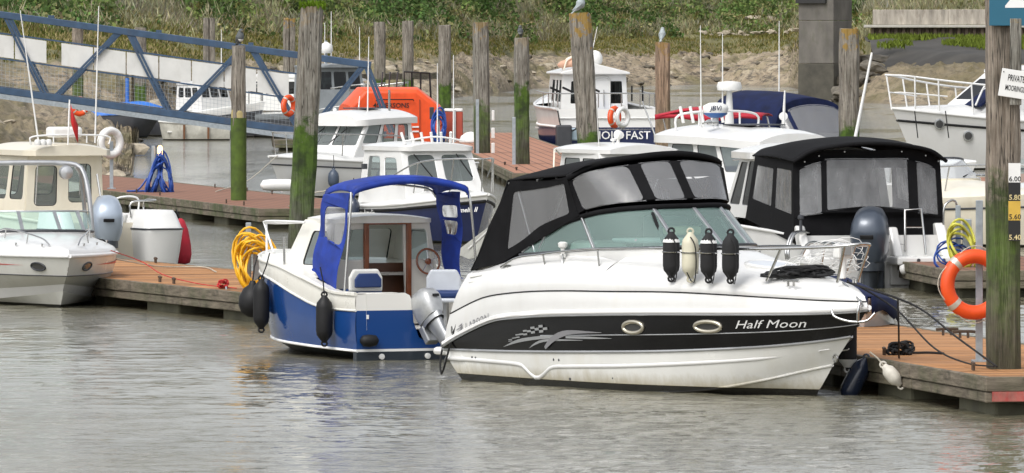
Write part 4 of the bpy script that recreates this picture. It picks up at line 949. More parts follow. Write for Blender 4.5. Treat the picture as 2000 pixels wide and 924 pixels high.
def cur(P, Q): return lambda u, v: catp(P, u).lerp(catp(Q, u), v) + V((0, fold(u, v), 0))
panel(bl, cur([(1.62, .80, 1.06), (1.3, .83, .96), (1.0, .85, .86), (.80, .86, .80)], [(1.40, .745, 1.95), (1.1, .755, 1.97), (.8, .76, 1.98), (.56, .765, 1.98)]), [(.18, .46, .86, .84)], CANVB, VINYL, .012, 'side_curtain', pane='vinyl_window', r=.04)
panel(bl, cur([(1.30, -.80, 1.02), (1.18, -.82, .97), (1.05, -.83, .93), (.92, -.84, .93)], [(1.40, -.745, 1.95), (1.2, -.755, 1.97), (.95, -.76, 1.98), (.75, -.765, 1.98)]), [(.2, .5, .8, .66), (.2, .70, .8, .84)], CANVB, VINYL, .012, 'side_curtain', pane='vinyl_window', r=.03)
for s in (1, -1): MB().tube(cat([(.55, .77 * s, 1.99), (.52, .79 * s, 1.8), (.50, .88 * s, .80)], 14), .016, 8).build('canopy_pole', STEEL, bl, 60)
MB().tube([V(p) + V((.03, 0, -.03)) for p in cat(ca, 20)], .014, 8).build('canopy_bow', STEEL, bl, 60)
MB().tube([V(p) + V((0, 0, -.03)) for p in cat(cf, 20)], .014, 8).build('canopy_bow', STEEL, bl, 60)
rail(bl, [(2.0, .74, 1.60), (2.6, .76, 1.60), (3.3, .66, 1.585), (3.9, .46, 1.56), (4.35, .2, 1.54), (4.48, 0, 1.53), (4.35, -.2, 1.54), (3.9, -.46, 1.56), (3.3, -.66, 1.585), (2.6, -.76, 1.6), (2.0, -.74, 1.6)],
     [((4.2, .3, 1.545), (4.05, .36, 1.17)), ((3.75, .53, 1.57), (3.4, .55, 1.20)), ((4.2, -.3, 1.545), (4.05, -.36, 1.17)), ((3.75, -.53, 1.57), (3.4, -.55, 1.2))], .016, WHITE, 'bow_rail', 40)
MB().tube([(2.25, .90, 1.07), (2.25, .91, 1.42)], .016, 8).build('rod_holder', STEEL, bl, 60)
outboard(bl, (-.06, .10, .38), .66, ENGS, mat('cast grey alloy', (.33, .34, .35), .4, .7, var=.2), tilt=38, yaw=14)
for y in (.62, .02): MB().lathe([(.035, 0), (.035, .02), (.018, .024)], 14, (.0, y, .045), rot_to((-1, 0, 0))).build('drain_fitting', WHITEP, bl, 40)
MB().lathe([(.03, -.11), (.065, -.08), (.075, 0), (.065, .08), (.03, .11)], 14, (-.05, .80, .24), rot_to((0, 1, 0))).build('corner_bumper', BLACK, bl, 50)
MB().box((.002, .80, .52), (.012, .03, .05)).build('transom_plate', WHITE, bl, 0)
def wl_(p, o, a):
    c, s = math.cos(R(a)), math.sin(R(a)); return (o[0] + p[0] * c - p[1] * s, o[1] + p[0] * s + p[1] * c, p[2])
def bw(*p): return wl_(p, (-.99, 97.6), 115)
fender('boat_fender', 'long black fender hanging on the port side near the stern of the blue boat', 'black fenders of the blue boat', bw(.62, 1.09, .48), .46, .10, rope_to=(-.05, .02, .62))
fender('boat_fender', 'long black fender hanging at the bow shoulder of the blue boat', 'black fenders of the blue boat', bw(2.5, 1.10, .60), .50, .10, rope_to=(.10, .05, .62))
bf = thing('ball_fender', 'round black ball fender between blue boat bow and pontoon', 'fender', bw(3.0, 1.0, .62))
MB().lathe([(.03, .25), (.05, .20), (.11, .16), (.165, .06), (.175, -.04), (.14, -.14), (.06, -.19), (.01, -.20)], 20).build('body', BLACK, bf, 60)
MB().tube([(0, 0, .24), (.02, .02, .42), (.06, .06, .55)], .009, 6).build('lanyard', ROPEB, bf, 60)

# ------------------------------------------------------------------ pontoons
def pontoon(label, E, u, wd, ln, z=.39, planks=True, m=None, fm=None, cleats=(), floats=None, first=0, group=None):
    """E: near left corner on the deck edge; u: direction pointing away along the left edge"""
    u = V((u[0], u[1], 0)).normalized(); ang = math.degrees(math.atan2(u.y, u.x)) - 90
    t = thing('pontoon', label, 'pontoon', (E[0], E[1], 0), ang, group)     # local x = across to the right, y = away
    if planks:
        pm = MB().box((0, 0, 0), (wd - .02, .138, .034)).build('plank', m or DECK, t, 0, bevel=.004); pd = pm.data; k = 0; y = .08; pm.location = (wd / 2, y, z - .017)
        while y < ln - .2 and k < 290:
            y += .146; k += 1; o = pm.copy(); COL.objects.link(o); o.parent = t; o.location = (wd / 2 + rnd.uniform(-.006, .006), y, z - .017 + rnd.uniform(-.003, .003))
    else:
        MB().box((wd / 2, ln / 2, z - .02), (wd - .02, ln - .02, .04)).build('deck_surface', m or DECKF, t, 0)
    fm = fm or FASC; seg = 3.2
    for x in (-.03, wd + .03):
        y = -.03
        while y < ln:
            b = min(ln, y + seg)
            MB().box((x, (y + b) / 2, z - .07), (.07, b - y - .02, .15)).build('fascia_board', fm, t, 0, bevel=.012)
            MB().box((x + (.015 if x < 0 else -.015), (y + b) / 2, z - .205), (.06, b - y - .03, .105)).build('lower_board', fm, t, 0, bevel=.012); y = b
    for zz, h, dy in ((z - .07, .15, 0), (z - .205, .105, .015)):
        MB().box((wd / 2, -.065 + dy, zz), (wd + .13, .07, h)).build('end_board', fm, t, 0, bevel=.012)
    fl = mat('slimy concrete float', (.14, .135, .09), .8, var=.5, sc=2, bmp=.4)
    y = .3
    while y < ln - 1.2:
        MB().box((wd / 2, y + .75, -.02), (wd - .25, 1.5, .34)).build('float', fl, t, 0, bevel=.04); y += floats or 3.6
    for (x, y, d) in cleats: cleat(t, (x, y, z + .004), d, 1.25, mat('rusty dark iron', (.10, .07, .05), .6, .5))
    return t
PA = pontoon('timber pontoon walkway between the grey speedboat and the blue boat', (-3.47, 109.9), (-.33, .944), 3.0, 24, .39, True, DECK, FASC, [(.16, 4.2, 80), (.2, 5.0, 80), (.14, 8.8, 80), (.18, 9.6, 80), (2.8, 7.0, 80), (2.85, 14, 80)])
PR = pontoon('timber pontoon finger on the right that the tall sign pile stands in', (4.86, 83.3), (-.19, .98), 2.5, 27, .40, True, DECK, FASC, [(.22, 1.55, 80), (.25, 5.6, 80), (2.3, 10.2, 10), (2.3, 11.0, 10), (2.3, 16, 80)])
MB().box((.6, -.104, .205), (1.2, .012, .1)).build('red_edge_strip', mat('faded red paint', (.42, .07, .06), .7, var=.4, sc=6, dirt=(.3, .26, .2, .8)), PR, 0)
PB = pontoon('mossy red brown timber pontoon in the middle left with the blue hose post', (-4.93, 160.9), (-.21, .978), 3.0, 38, .40, False, DECKF, FASCG, [(.2, 3, 80), (.2, 5, 80), (.2, 13, 80), (2.8, 14, 80), (2.8, 17, 80), (2.8, 21, 80), (.2, 16, 80)], 4.2)
PC = pontoon('red brown pontoon behind the black canopy beside two green piles', (.06, 200.3), (-.037, .999), 3.0, 78, .40, False, DECKF, FASCG, [(.2, 4, 80), (.2, 12, 80)])
PD = pontoon('dark low work pontoon beyond the skiff and the gangway', (-17, 300), (-.05, .999), 11.5, 6, .35, False, mat('dark wet boards', (.10, .085, .065), .7, var=.3), FASCG, [])
PD2 = pontoon('small dark pontoon under the lower end of the gangway', (-7.6, 263.5), (-.05, .999), 4.6, 3.6, .36, False, MATS['dark wet boards'], FASCG, [])
PF = pontoon('red brown pontoon behind the cream boat at the right edge', (10.0, 186), (-.2, .98), 6, 12, .42, False, DECKF, FASC, [])

# ------------------------------------------------------------------ timber piles
PILEM = [pile_mat('weathered pile timber %s' % 'abcdef'[i], wm, 3.1 * i, g, l, (0, .45, 0, .1, -.2, .35)[i]) for i, (wm, g, l) in enumerate(((.1, 1, 0), (0, 1, .2), (.7, .15, .5), (.1, 1, .8), (0, .8, .4), (.25, .85, .0)))]
def pile(label, x, y, top, wd, lean=0., m=0, twin=False, rotd=12, deep=-1.5):
    t = thing('mooring_pile', label, 'pile', (x, y, 0), rotd, 'timber mooring piles'); r = random.Random(int(x * 100 + y))
    for q in ((-.27, .27) if twin else (0,)):
        rows = []; hw = wd / 2 * (.5 if twin else 1); n = 16
        for i in range(n + 1):
            z = deep + (top - deep) * i / n; k = 1 + r.uniform(-.025, .025) - (.05 if i == n else 0); row = []
            for a, b in ((1, .62), (.62, 1), (-.62, 1), (-1, .62), (-1, -.62), (-.62, -1), (.62, -1), (1, -.62)):
                row.append((q * wd + hw * a * k + lean * z / top + r.uniform(-.008, .008), hw * b * k + r.uniform(-.008, .008), z + (r.uniform(-.04, .03) if i == n else 0)))
            rows.append(row)
        mb = MB().grid(rows, cv=True); mb.f.append(tuple(range(8))[::-1]); mb.f.append(tuple(range(n * 8, n * 8 + 8)))
        mb.build('post', PILEM[m], t, 30)
    return t
P1 = pile('thick square pile on the right carrying signs and a tide gauge', 5.13, 85.4, 4.7, .34, -.02, 5, rotd=3)
P2 = pile('tall leaning pile behind the bow of the blue boat with mossy top', -3.34, 128, 4.30, .36, .22, 1, rotd=8)
P3 = pile('slim pile through the middle left pontoon with a bird on its top', -5.64, 169, 3.57, .27, .0, 0)
P4 = pile('tall tilted pile with orange lichen behind the black canopy', 1.55, 152, 4.22, .37, -.30, 3)
P5 = pile('pile with green base and a small bird, standing in the red brown pontoon', .27, 214, 3.70, .36, -.03, 1)
P6 = pile('pile with ragged dark base left of the one with the small bird', -.84, 233, 4.10, .42, -.06, 4)
pile('plain grey pile right of the orange lifeboat', -2.46, 300, 4.05, .42, 0, 0)
pile('pale pile directly behind the orange lifeboat, right of its neighbour', -4.19, 330, 4.25, .41, 0, 0)
pile('pale pile behind the orange lifeboat, leftmost of the two', -5.36, 332, 4.2, .43, 0, 0)
pile('double pile with orange top just left of the tall leaning pile', -8.97, 330, 4.35, .46, 0, 3, True)
pile('double pile rising behind the white panels of the gangway', -12.2, 330, 4.35, .46, 0, 0, True)
pile('stubby grey pile behind the gangway with a thin antenna above', -13.6, 300, 3.95, .40, 0, 0)
pile('brownish pile at the far left behind the gangway', -15.9, 300, 4.0, .38, 0, 5)
P14 = pile('reddish brown pile with a grey bird beside the crimson boat cover', 3.68, 200, 3.62, .33, 0, 2)
pile('yellow topped pile in front of the bridge pier', 6.58, 160, 3.95, .36, 0, 3)
MB().lathe([(.155, 2.10), (.16, 2.2), (.14, 2.27), (.06, 2.32), (.01, 2.33)], 14, (0, 0, 0)).build('rounded_collar', mat('pale yellow wood', (.40, .33, .15), .8, var=.3), P3, 50)
MB().lathe([(.165, .3), (.166, 2.1)], 14).build('algae_sleeve', mat('green algae sleeve', (.06, .10, .012), .8, var=.5, sc=4, bmp=.5, bsc=12), P3, 50)
rg2 = np.random.RandomState(4); n = 260
c = np.stack([rg2.uniform(-.19, .19, n) + .22, rg2.uniform(-.19, .19, n), 4.28 + rg2.uniform(0, .06, n)], 1); a = np.stack([rg2.normal(0, .02, n), rg2.normal(0, .02, n), rg2.uniform(.02, .08, n)], 1); b = np.stack([rg2.uniform(.01, .02, n), rg2.uniform(-.02, .02, n), rg2.uniform(-.02, .01, n)], 1)
o = cards('moss_tuft', c, a, b, np.array([(.12, .20, .02)]) * rg2.uniform(.6, 1.4, (n, 1))); o.parent = P2

# signs on the right-hand pile
sb_ = mat('teal sign paint', (.020, .12, .19), .4, var=.06); blk = mat('black lettering', (.012, .012, .012), .5); yel = mat('yellow gauge paint', (.62, .40, .06), .5, var=.2)
sg = thing('berth_sign', 'teal blue sign board with a large white 2 at top right', 'sign', (5.30, 85.17, 3.975), 0)
MB().box((.08, 0, .40), (.84, .02, .80)).build('board', sb_, sg, 0, bevel=.005)
lettering(sg, '2', .62, flatmap((-.03, -.014, .385), (1, 0, 0), (0, 0, 1)), WHITE, 0, .012, 'numeral')
s2 = thing('mooring_sign', 'small tilted white sign reading PRIVATE MOORINGS on the thick right pile', 'sign', (5.22, 85.14, 3.37), 0); s2.rotation_euler = (0, R(9), 0)
MB().box((.015, 0, 0), (.33, .012, .29)).build('board', WHITEP, s2, 0, bevel=.004)
lettering(s2, 'PRIVATE', .095, flatmap((.012, -.009, .055), (1, 0, 0), (0, 0, 1)), blk, 0, .0012, 'lettering', .50); lettering(s2, 'MOORINGS', .082, flatmap((.012, -.009, -.05), (1, 0, 0), (0, 0, 1)), blk, 0, .0012, 'lettering', .47)
for a in (-.13, .16): MB().lathe([(.008, 0), (.008, .006)], 8, (a, -.006, .11), rot_to((0, -1, 0))).build('screw', STEEL, s2, 0)
bd = thing('sign_batten', 'weathered timber batten behind the private moorings sign', 'batten', (5.235, 85.17, 0))
MB().box((0, 0, 3.6), (.12, .03, .9)).build('batten', PILEM[4], bd, 0, bevel=.006)
tg = thing('tide_gauge', 'yellow and black tide gauge board with metre numerals on the right pile', 'gauge', (5.225, 85.17, 0))
gz = lambda py: 3.95 - (py - 55) / 187.6
for i, (y0, y1, mm) in enumerate(((318, 356, WHITEP), (356, 392, blk), (392, 430, yel), (430, 470, blk))):
    MB().box((0, 0, (gz(y0) + gz(y1)) / 2), (.125, .02, gz(y0) - gz(y1) - .002)).build('gauge_band', mm, tg, 0)
    lettering(tg, ('6.00', '5.80', '5.60', '5.40')[i], .075, flatmap((.005, -.013, gz(y1) + .035), (1, 0, 0), (0, 0, 1)), blk if i in (0, 2) else mat('pale yellow numerals', (.60, .50, .25), .5), 0, .001, 'numeral')

# ------------------------------------------------------------------ birds on the piles
BIRDD = mat('slate feathers', (.10, .11, .115), .7, var=.4, sc=20); BIRDW = mat('white feathers', (.72, .72, .70), .7, var=.15, sc=20); BIRDG = mat('pale grey feathers', (.34, .38, .39), .7, var=.2, sc=20)
def bird(label, x, y, z, s, deg, bm_, br_, head=None):
    t = thing('perched_bird', label, 'bird', (x, y, z), deg, 'birds on the piles'); t.scale = (s, s, s)
    ax = cat([(-.20, 0, .10), (-.10, 0, .18), (.0, 0, .30), (.06, 0, .42), (.08, 0, .52), (.10, 0, .60)], 14); rad = cat([(0, 0, .02), (0, 0, .10), (0, 0, .17), (0, 0, .15), (0, 0, .095), (0, 0, .085)], 14)
    MB().tube(ax, [p.z for p in rad], 12).build('body', bm_, t, 70)
    MB().lathe([(.01, -.10), (.07, -.07), (.095, 0), (.07, .06), (.01, .085)], 12, (.115, 0, .62)).build('head', head or bm_, t, 70)
    MB().tube([(.17, 0, .62), (.22, 0, .615), (.26, 0, .595)], [.022, .014, .004], 8).build('beak', mat('dull beak', (.25, .18, .06), .5), t, 60)
    MB().grid([[V((.09 + .10 * math.cos(v) * math.cos(u), .125 * math.sin(u) * math.cos(v), .34 + .14 * math.sin(v))) for u in [-1.3 + 2.6 * k / 8 for k in range(9)]] for v in [-1.4 + 2.8 * k / 8 for k in range(9)]]).build('breast', br_, t, 70)
    for sgn in (-1, 1):
        MB().grid([[V((-.02 - .30 * q + .04, sgn * (.165 * (1 - q * .75) * (1 - .35 * h) + .008), .40 - .28 * q - .13 * h * (1 - q))) for q in [k / 6 for k in range(7)]] for h in (0, .35, .7, 1)]).build('wing', bm_, t, 70, thick=.012)
        MB().tube([(.0, .05 * sgn, .20), (.01, .05 * sgn, .1), (.02, .05 * sgn, .0)], .012, 6).build('leg', mat('dark legs', (.06, .055, .05), .6), t, 60)
        MB().tube([(.09, .05 * sgn, .008), (.0, .05 * sgn, .008)], .012, 6).build('foot', mat('dark legs', (.06, .055, .05), .6), t, 60)
    MB().prism([(-.14, -.04, .16), (-.14, .04, .16), (-.33, .05, .02), (-.33, -.05, .02)], (0, 0, .015)).build('tail', bm_, t, 0)
    return t
bird('dark backed bird with white breast on the slim pile above the gangway', -5.62, 169, 3.56, .54, -60, BIRDD, BIRDW)
bird('small dark bird on the pile with the green base', .22, 214, 3.69, .48, -100, BIRDD, BIRDG)
bird('pale bird cut by the top of the picture on the lichen covered pile', 1.25, 152, 4.21, .52, 30, BIRDG, BIRDW)
bird('pale grey bird with its back turned on the reddish brown pile', 3.66, 200, 3.61, .52, 75, BIRDG, BIRDG)

# ------------------------------------------------------------------ life rings and posts
def life_ring(label, loc, deg, tilt=0., Rr=.29, r=.075, m=None, bm_=None, group='life rings'):
    t = thing('life_ring', label, 'life ring', loc, deg, group); t.rotation_euler = (0, R(tilt), R(deg))
    MB().tube([(Rr * math.cos(a), 0, Rr * math.sin(a)) for a in [6.283 * k / 40 for k in range(40)]], r, 12, True).build('ring', m or ORANGE, t, 70)
    for k in range(4):
        a0 = 6.283 * k / 4 + .75
        MB().tube([(Rr * math.cos(a), 0, Rr * math.sin(a)) for a in [a0 - .09 + .18 * q / 4 for q in range(5)]], r * 1.04, 12).build('reflective_band', bm_ or mat('silver tape', (.55, .52, .45), .35, .3), t, 70)
    pts = []
    for k in range(48):
        a = 6.283 * k / 48; q = 1.27 + .10 * math.cos(4 * (a - .75)) * -1; pts.append((Rr * q * math.cos(a), -.02, Rr * q * math.sin(a)))
    MB().tube(pts, .006, 5, True).build('grab_line', ROPE, t, 60)
    return t
def post(label, x, y, z, h, wd, m=None, name='steel_post', catg='post'):
    t = thing(name, label, catg, (x, y, z)); MB().box((0, 0, h / 2), (wd, wd * .6, h)).build('upright', m or GALV, t, 0, bevel=.006)
    MB().box((0, 0, .012), (wd * 2.2, wd * 2, .02)).build('base_plate', m or GALV, t, 0); return t
post('galvanised post holding the orange life ring on the right pontoon', 4.97, 87.1, .40, 1.72, .075)
life_ring('big orange life ring hanging on the galvanised post at right', (4.91, 86.95, 1.23), 14, 0, .30, .078)
o = MB().tube(cat([(5.05, 86.9, 1.5), (5.08, 86.88, 1.25), (5.04, 86.88, 1.0), (5.09, 86.88, 1.2), (5.06, 86.9, 1.45)], 20), .012, 6).build('throw_line', ROPEG); tag(o, 'green throwing line looped beside the orange life ring', 'rope')
rope('ring_lanyard', 'thin pale line trailing from the orange ring to the deck', [(4.8, 86.95, .9), (5.2, 88, .75), (5.35, 90, .46), (5.55, 90.3, .43)], ROPE, .006)
post('thin post holding the white life ring beyond the cream boat', -8.85, 181, .40, 1.05, .08)
life_ring('white life ring on a thin post on the middle left pontoon', (-8.87, 180.9, 1.42), 42, 0, .27, .085, WHITEP, WHITE)
life_ring('orange life ring lashed low on the gangway foot behind the leaning pile', (-7.2, 264, 1.45), 55, 0, .27, .09)
life_ring('orange life ring at the far left behind the gangway', (-15.1, 286, 1.22), 20, 0, .26, .09)
life_ring('orange life ring hung on the stern of the navy hulled boat', (3.25, 260, 1.13), 60, 0, .27, .09)
life_ring('white horseshoe ring beside the orange one on the navy stern', (3.50, 259.6, 1.13), 50, 0, .27, .075, WHITEP, WHITE)

# ------------------------------------------------------------------ service posts with hoses
def pedestal(label, x, y, z, h=.85, lit=False):
    t = thing('service_post', label, 'service post', (x, y, z)); MB().box((0, 0, h / 2), (.13, .11, h)).build('column', GALV, t, 0, bevel=.01)
    MB().box((-.13, .05, (h + .2) / 2), (.075, .06, h + .2)).build('conduit', GALV, t, 0, bevel=.008)
    if lit:
        m, nt, out_ = base_mat('lit lamp glass'); e = nd(nt, 'ShaderNodeEmission'); e.inputs[0].default_value = (1, .55, .18, 1); e.inputs[1].default_value = 5; nt.links.new(e.outputs[0], out_.inputs[0])
        MB().lathe([(.04, 0), (.055, .02), (.055, .16), (.03, .2), (.01, .21)], 12, (.02, 0, h)).build('lamp', m, t, 50)
    return t
pedestal('galvanised service post with a lit amber lamp on the middle left pontoon', -7.65, 177.6, .40, .80, True)
hs_ = thing('blue_hose', 'coil of blue hose hung on the service post with the amber lamp', 'hose', (-7.6, 177.4, .40))
coil(.40, 8, .25, .018, BLUEHOSE, 'coil', hs_, (.26, 1.2, 1.0), 2, (.10, -.1, .40), -.22); coil(.38, 8, .25, .018, BLUEHOSE, 'coil', hs_, (.24, 1.2, 1.0), 4, (-.14, -.1, .38), .28)
MB().tube(cat([(-.3, 0, .3), (-.5, -.1, .05), (-.75, .1, .02), (-.3, .2, .02), (.2, .1, .02)], 20), .022, 6).build('loose_end', BLUEHOSE, hs_, 60)
pedestal('galvanised service post wrapped in yellow hose near the blue boat', -3.45, 111.2, .39, .72)
hy = thing('yellow_hose', 'large coil of bright yellow hose hung on a post by the blue boat', 'hose', (-3.49, 111.0, .39))
coil(.34, 9, .10, .0165, YELHOSE, 'coil', hy, (.62, 1.3, 1.05), 3, (-.02, -.02, .44), -.22); coil(.33, 7, .14, .0165, YELHOSE, 'coil', hy, (.66, 1.3, 1.0), 5, (.06, -.06, .36), -.1)
pedestal('service post with yellow and blue hoses behind the orange life ring', 6.75, 121.5, .42, .7)
h3 = thing('garden_hose', 'yellow green hose coil hung beside the black canopied boat', 'hose', (6.68, 121.3, .42))
coil(.28, 6, .12, .02, mat('lime hose', (.50, .48, .06), .45), 'coil', h3, (.6, 1.2, 1.05), 6, (-.02, 0, .35), -.2); coil(.28, 4, .2, .014, BLUEHOSE, 'cable', h3, (.8, 1.2, .7), 8, (-.15, .05, .18))
pontoon('narrow pontoon beside the stern of the black canopied boat', (6.45, 119.5), (-.1, .99), 2.2, 14, .41, False, DECKF, FASC, [])
# ropes, small fenders by the right pontoon
def hw(*p): return wl_(p, (.40, 92.5), -58)
rope('mooring_line', 'black mooring line from the cruiser bow to the nearest deck cleat', [hw(6.0, .0, 1.24), (4.25, 86.7, 1.02), (4.65, 85.9, .72), (5.03, 84.9, .44)], ROPEB, .012)
rope('mooring_line', 'second black mooring line sagging below the first to the deck cleat', [hw(6.05, .05, 1.23), (4.1, 87.4, .95), (4.45, 86.4, .58), (4.75, 85.6, .45), (5.0, 84.95, .44)], ROPEB, .010)
rope('mooring_line', 'black line dropping from the bow to the cleat with a knot', [(4.10, 87.0, 1.08), (4.12, 87.2, .7), (4.16, 88, .42), (4.22, 88.8, .36), (4.2, 88.9, .43)], ROPEB, .010)
k = thing('rope_heap', 'knotted black rope heaped on a deck cleat of the right pontoon', 'rope', (4.22, 88.9, .41)); coil(.10, 7, .5, .014, ROPEB, 'coil', k, (1, 1, .55), 9, (0, 0, .06)); MB().tube(cat([(0, 0, .03), (.15, -.1, .02), (.3, -.05, .02), (.45, -.3, .02)], 16), .014, 6).build('tail', ROPEB, k, 60)
fender('boat_fender', 'black sleeved fender with white end hanging under the cruiser bow', 'fenders by the right pontoon', (3.62, 88.3, .58), .50, .10, mat('black knit fender sleeve', (.014, .014, .015), .9, bmp=.3), WHITEP, (0, 0, 0), .35)
fender('boat_fender', 'navy blue fender lying tilted at the water by the right pontoon', 'fenders by the right pontoon', (3.70, 88.3, .15), .42, .11, mat('navy vinyl fender', (.02, .03, .06), .25, coat=.4), None, (0, .45, 0), 0)
fender('boat_fender', 'small dirty white float hanging from the right pontoon edge', 'fenders by the right pontoon', (4.03, 86.8, .27), .20, .075, mat('dirty white buoy', (.60, .57, .50), .5, var=.3, sc=6), None, (0, -.7, 0), .25, ROPE, (-.02, 0, .34))
kf = [(4.13, -.9), (4.27, -.88), (4.42, -.86), (4.57, -.83)]
FM = [mat('black knit fender sleeve', (.014, .014, .015), .9, bmp=.3), mat('dirty cream fender', (.60, .57, .44), .5, var=.2)]
for i, (x, nm) in enumerate(((4.05, 'black fender with white top, leftmost of the four on the cruiser rail'), (4.33, 'cream fender between black ones on the cruiser rail'), (4.60, 'black fender with white top, third of the four on the cruiser rail'), (4.92, 'plain black pointed fender, rightmost on the cruiser rail'))):
    yy = -.98 + .22 * (x - 3.6); p = hw(x, yy - .09, 1.50)
    ft = fender('rail_fender', nm, 'fenders stowed on the cruiser rail', p, .40, .092, FM[1] if i == 1 else FM[0], None, (0, 0, 0), 0)
    if i in (0, 2): MB().lathe([(.094, .135), (.085, .165), (.05, .205), (.03, .235)], 14).build('white_top', WHITEP, ft, 50)
    MB().tube(cat([(.0, -.09, .2), (.05, -.13, .1), (.06, -.12, -.15), (.03, -.14, -.3), (-.04, -.12, -.18)], 14), .007, 5).build('lanyard', ROPEB, ft, 60)
    MB().tube([(.096 * math.cos(a), .096 * math.sin(a), .03) for a in [6.283 * k / 16 for k in range(16)]], .008, 5, True).build('holder', STEEL, ft, 60)
kb = thing('rope_bundle', 'tangle of black rope lying on the white foredeck of the cruiser', 'rope', hw(5.35, -.12, 1.29)); coil(.13, 9, .5, .015, ROPEB, 'coil', kb, (1.5, 1.2, .32), 3, (0, 0, .05)); coil(.12, 4, .6, .015, ROPEB, 'loose_turns', kb, (1.8, 1, .15), 11, (-.12, 0, .02))
kw_ = thing('wire_coil', 'untidy coil of thin white cable around the bow spotlight', 'cable', hw(5.25, .30, 1.26)); coil(.20, 7, .35, .0042, WHITEP, 'coil', kw_, (1.2, 1.0, .75), 5, (0, 0, .24), .3); coil(.16, 5, .5, .0042, WHITEP, 'loose_turns', kw_, (2.0, 1, .6), 7, (-.1, 0, .14), .5)
rope('stern_line', 'black looped line hanging over the stern quarter of the cruiser', [hw(.30, -1.05, 1.22), hw(.05, -1.13, .85), hw(-.15, -1.16, .5), hw(-.32, -1.17, .14), hw(-.42, -1.15, .06), hw(-.52, -1.1, .2), hw(-.50, -1.06, .42), hw(-.40, -1.05, .56)], ROPEB, .012)
rope('red_line', 'thin red line running from the grey speedboat bow across the pontoon', [(-5.68, 116, .80), (-5.3, 117, .62), (-4.9, 115.2, .48), (-4.3, 113, .42), (-3.75, 111.5, .41)], ROPER, .007)
rope('pale_line', 'pale mooring line crossing the pontoon behind the grey speedboat', [(-5.7, 118, .62), (-5.2, 121, .43), (-4.6, 121.5, .41), (-4.3, 119, .41)], ROPE, .009)
rc = thing('red_rope_knot', 'small red rope knot and chain on the pontoon end by the yellow hose', 'rope', (-3.95, 111.9, .42)); coil(.05, 5, .4, .012, ROPER, 'knot', rc, (1, 1, .8), 2, (0, 0, .04)); MB().tube(cat([(.05, -.2, .0), (.06, -.3, -.1), (.05, -.3, -.22), (.07, -.3, -.32)], 10), .012, 6).build('chain', GALV, rc, 60)

# ------------------------------------------------------------------ grey speedboat at the left edge
gb = thing('bowrider_speedboat', 'grey and white speedboat with green windscreen, bow on at the left edge', 'boat', (-7.38, 120.5, 0), -78)
WB = lambda x, b, L, x0=2.0, n=2.3: b if x < x0 else b * max(0, 1 - ((x - x0) / (L - x0)) ** n)
xs = [0, 1, 2, 2.8, 3.5, 4.2, 4.8, 5.2, 5.45, 5.6]
GBL = hull(gb, [
    [(0, 0, -.25), (3, 0, -.3), (4.3, 0, -.2), (4.75, 0, .0), (5.0, 0, .2)],
    [(0, 1.0, .02), (1.5, 1.02, .03), (2.8, .86, .05), (3.8, .55, .12), (4.5, .25, .18), (5.0, 0, .24)],
    [(0, 1.04, .16), (1.5, 1.06, .17), (2.8, .93, .20), (3.8, .63, .25), (4.6, .28, .30), (5.12, 0, .34)],
    [(x, WB(x, 1.10, 5.38), .44 + .02 * x / 5.6) for x in [q * .96 for q in xs]],
    [(x, WB(x, 1.15, 5.6), .70 + .008 * x) for x in xs],
    [(x * .99, WB(x, 1.12, 5.6) * .985, .82 + .0 * x) for x in xs]],
    [('hull_bottom', BOTTOMG, 0, 1, 0), ('chine_flat', GEL, 1, 2, 0), ('lower_topside', GREYH, 2, 3, .01), ('upper_topside', GREYH, 3, 4, .01), ('deck_edge', GEL, 4, 5, .02)], 36, 'transom', GEL)
line_tube(gb, GBL[4], .028, WHITE, 'rub_rail'); line_tube(gb, GBL[3], .008, DARK, 'moulding_line')
deck(gb, GBL[5], 2.4, [(2.3, 1.04), (3, 1.03), (4, .98), (5, .90), (5.55, .83)], 'foredeck', GEL, 2.6)
mb = MB()
for s in (1, -1): mb.grid([[(p.x, s * p.y, p.z), (p.x, s * (p.y - .1), p.z + .08), (p.x, s * (p.y - .22), p.z + .10), (p.x, s * (p.y - .24), .4)] for p in GBL[5] if p.x < 2.6])
mb.build('cockpit_coaming', GEL, gb, 40)
MB().box((1.2, 0, .40), (2.4, 1.9, .04)).build('cockpit_floor', INTER, gb, 0)
w0 = [(1.3, -.92, .98), (2.0, -.90, 1.0), (2.6, -.78, 1.02), (2.95, -.42, 1.04), (3.05, 0, 1.045), (2.95, .42, 1.04), (2.6, .78, 1.02), (2.0, .9, 1.0), (1.3, .92, .98)]
w1 = [(1.3, -.88, 1.22), (1.75, -.86, 1.28), (2.2, -.74, 1.30), (2.45, -.40, 1.31), (2.52, 0, 1.31), (2.45, .40, 1.31), (2.2, .74, 1.30), (1.75, .86, 1.28), (1.3, .88, 1.22)]
gm = lambda u, v: catp(w0, u).lerp(catp(w1, u), v)
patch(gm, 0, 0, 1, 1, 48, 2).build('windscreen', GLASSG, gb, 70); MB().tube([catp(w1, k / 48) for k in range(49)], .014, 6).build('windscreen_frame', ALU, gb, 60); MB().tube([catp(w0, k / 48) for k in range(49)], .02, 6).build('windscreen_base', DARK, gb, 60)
MB().grid([[catp(w0, k / 48), catp(w0, k / 48) - V((0, 0, .12))] for k in range(49)]).build('windscreen_coaming', GEL, gb, 60)
for u in (.3, .42, .58, .7): MB().bar(gm(u, 0), gm(u, 1), .05, .02).build('mullion', ALU, gb, 0)
MB().tube(cat([(2.0, -.9, .95), (1.95, -.86, 1.5), (1.85, -.78, 1.88), (1.8, -.62, 1.98), (1.8, 0, 2.0), (1.8, .62, 1.98), (1.85, .78, 1.88), (1.95, .86, 1.5), (2.0, .9, .95)], 40), .038, 10).build('wake_arch', ALU, gb, 60)
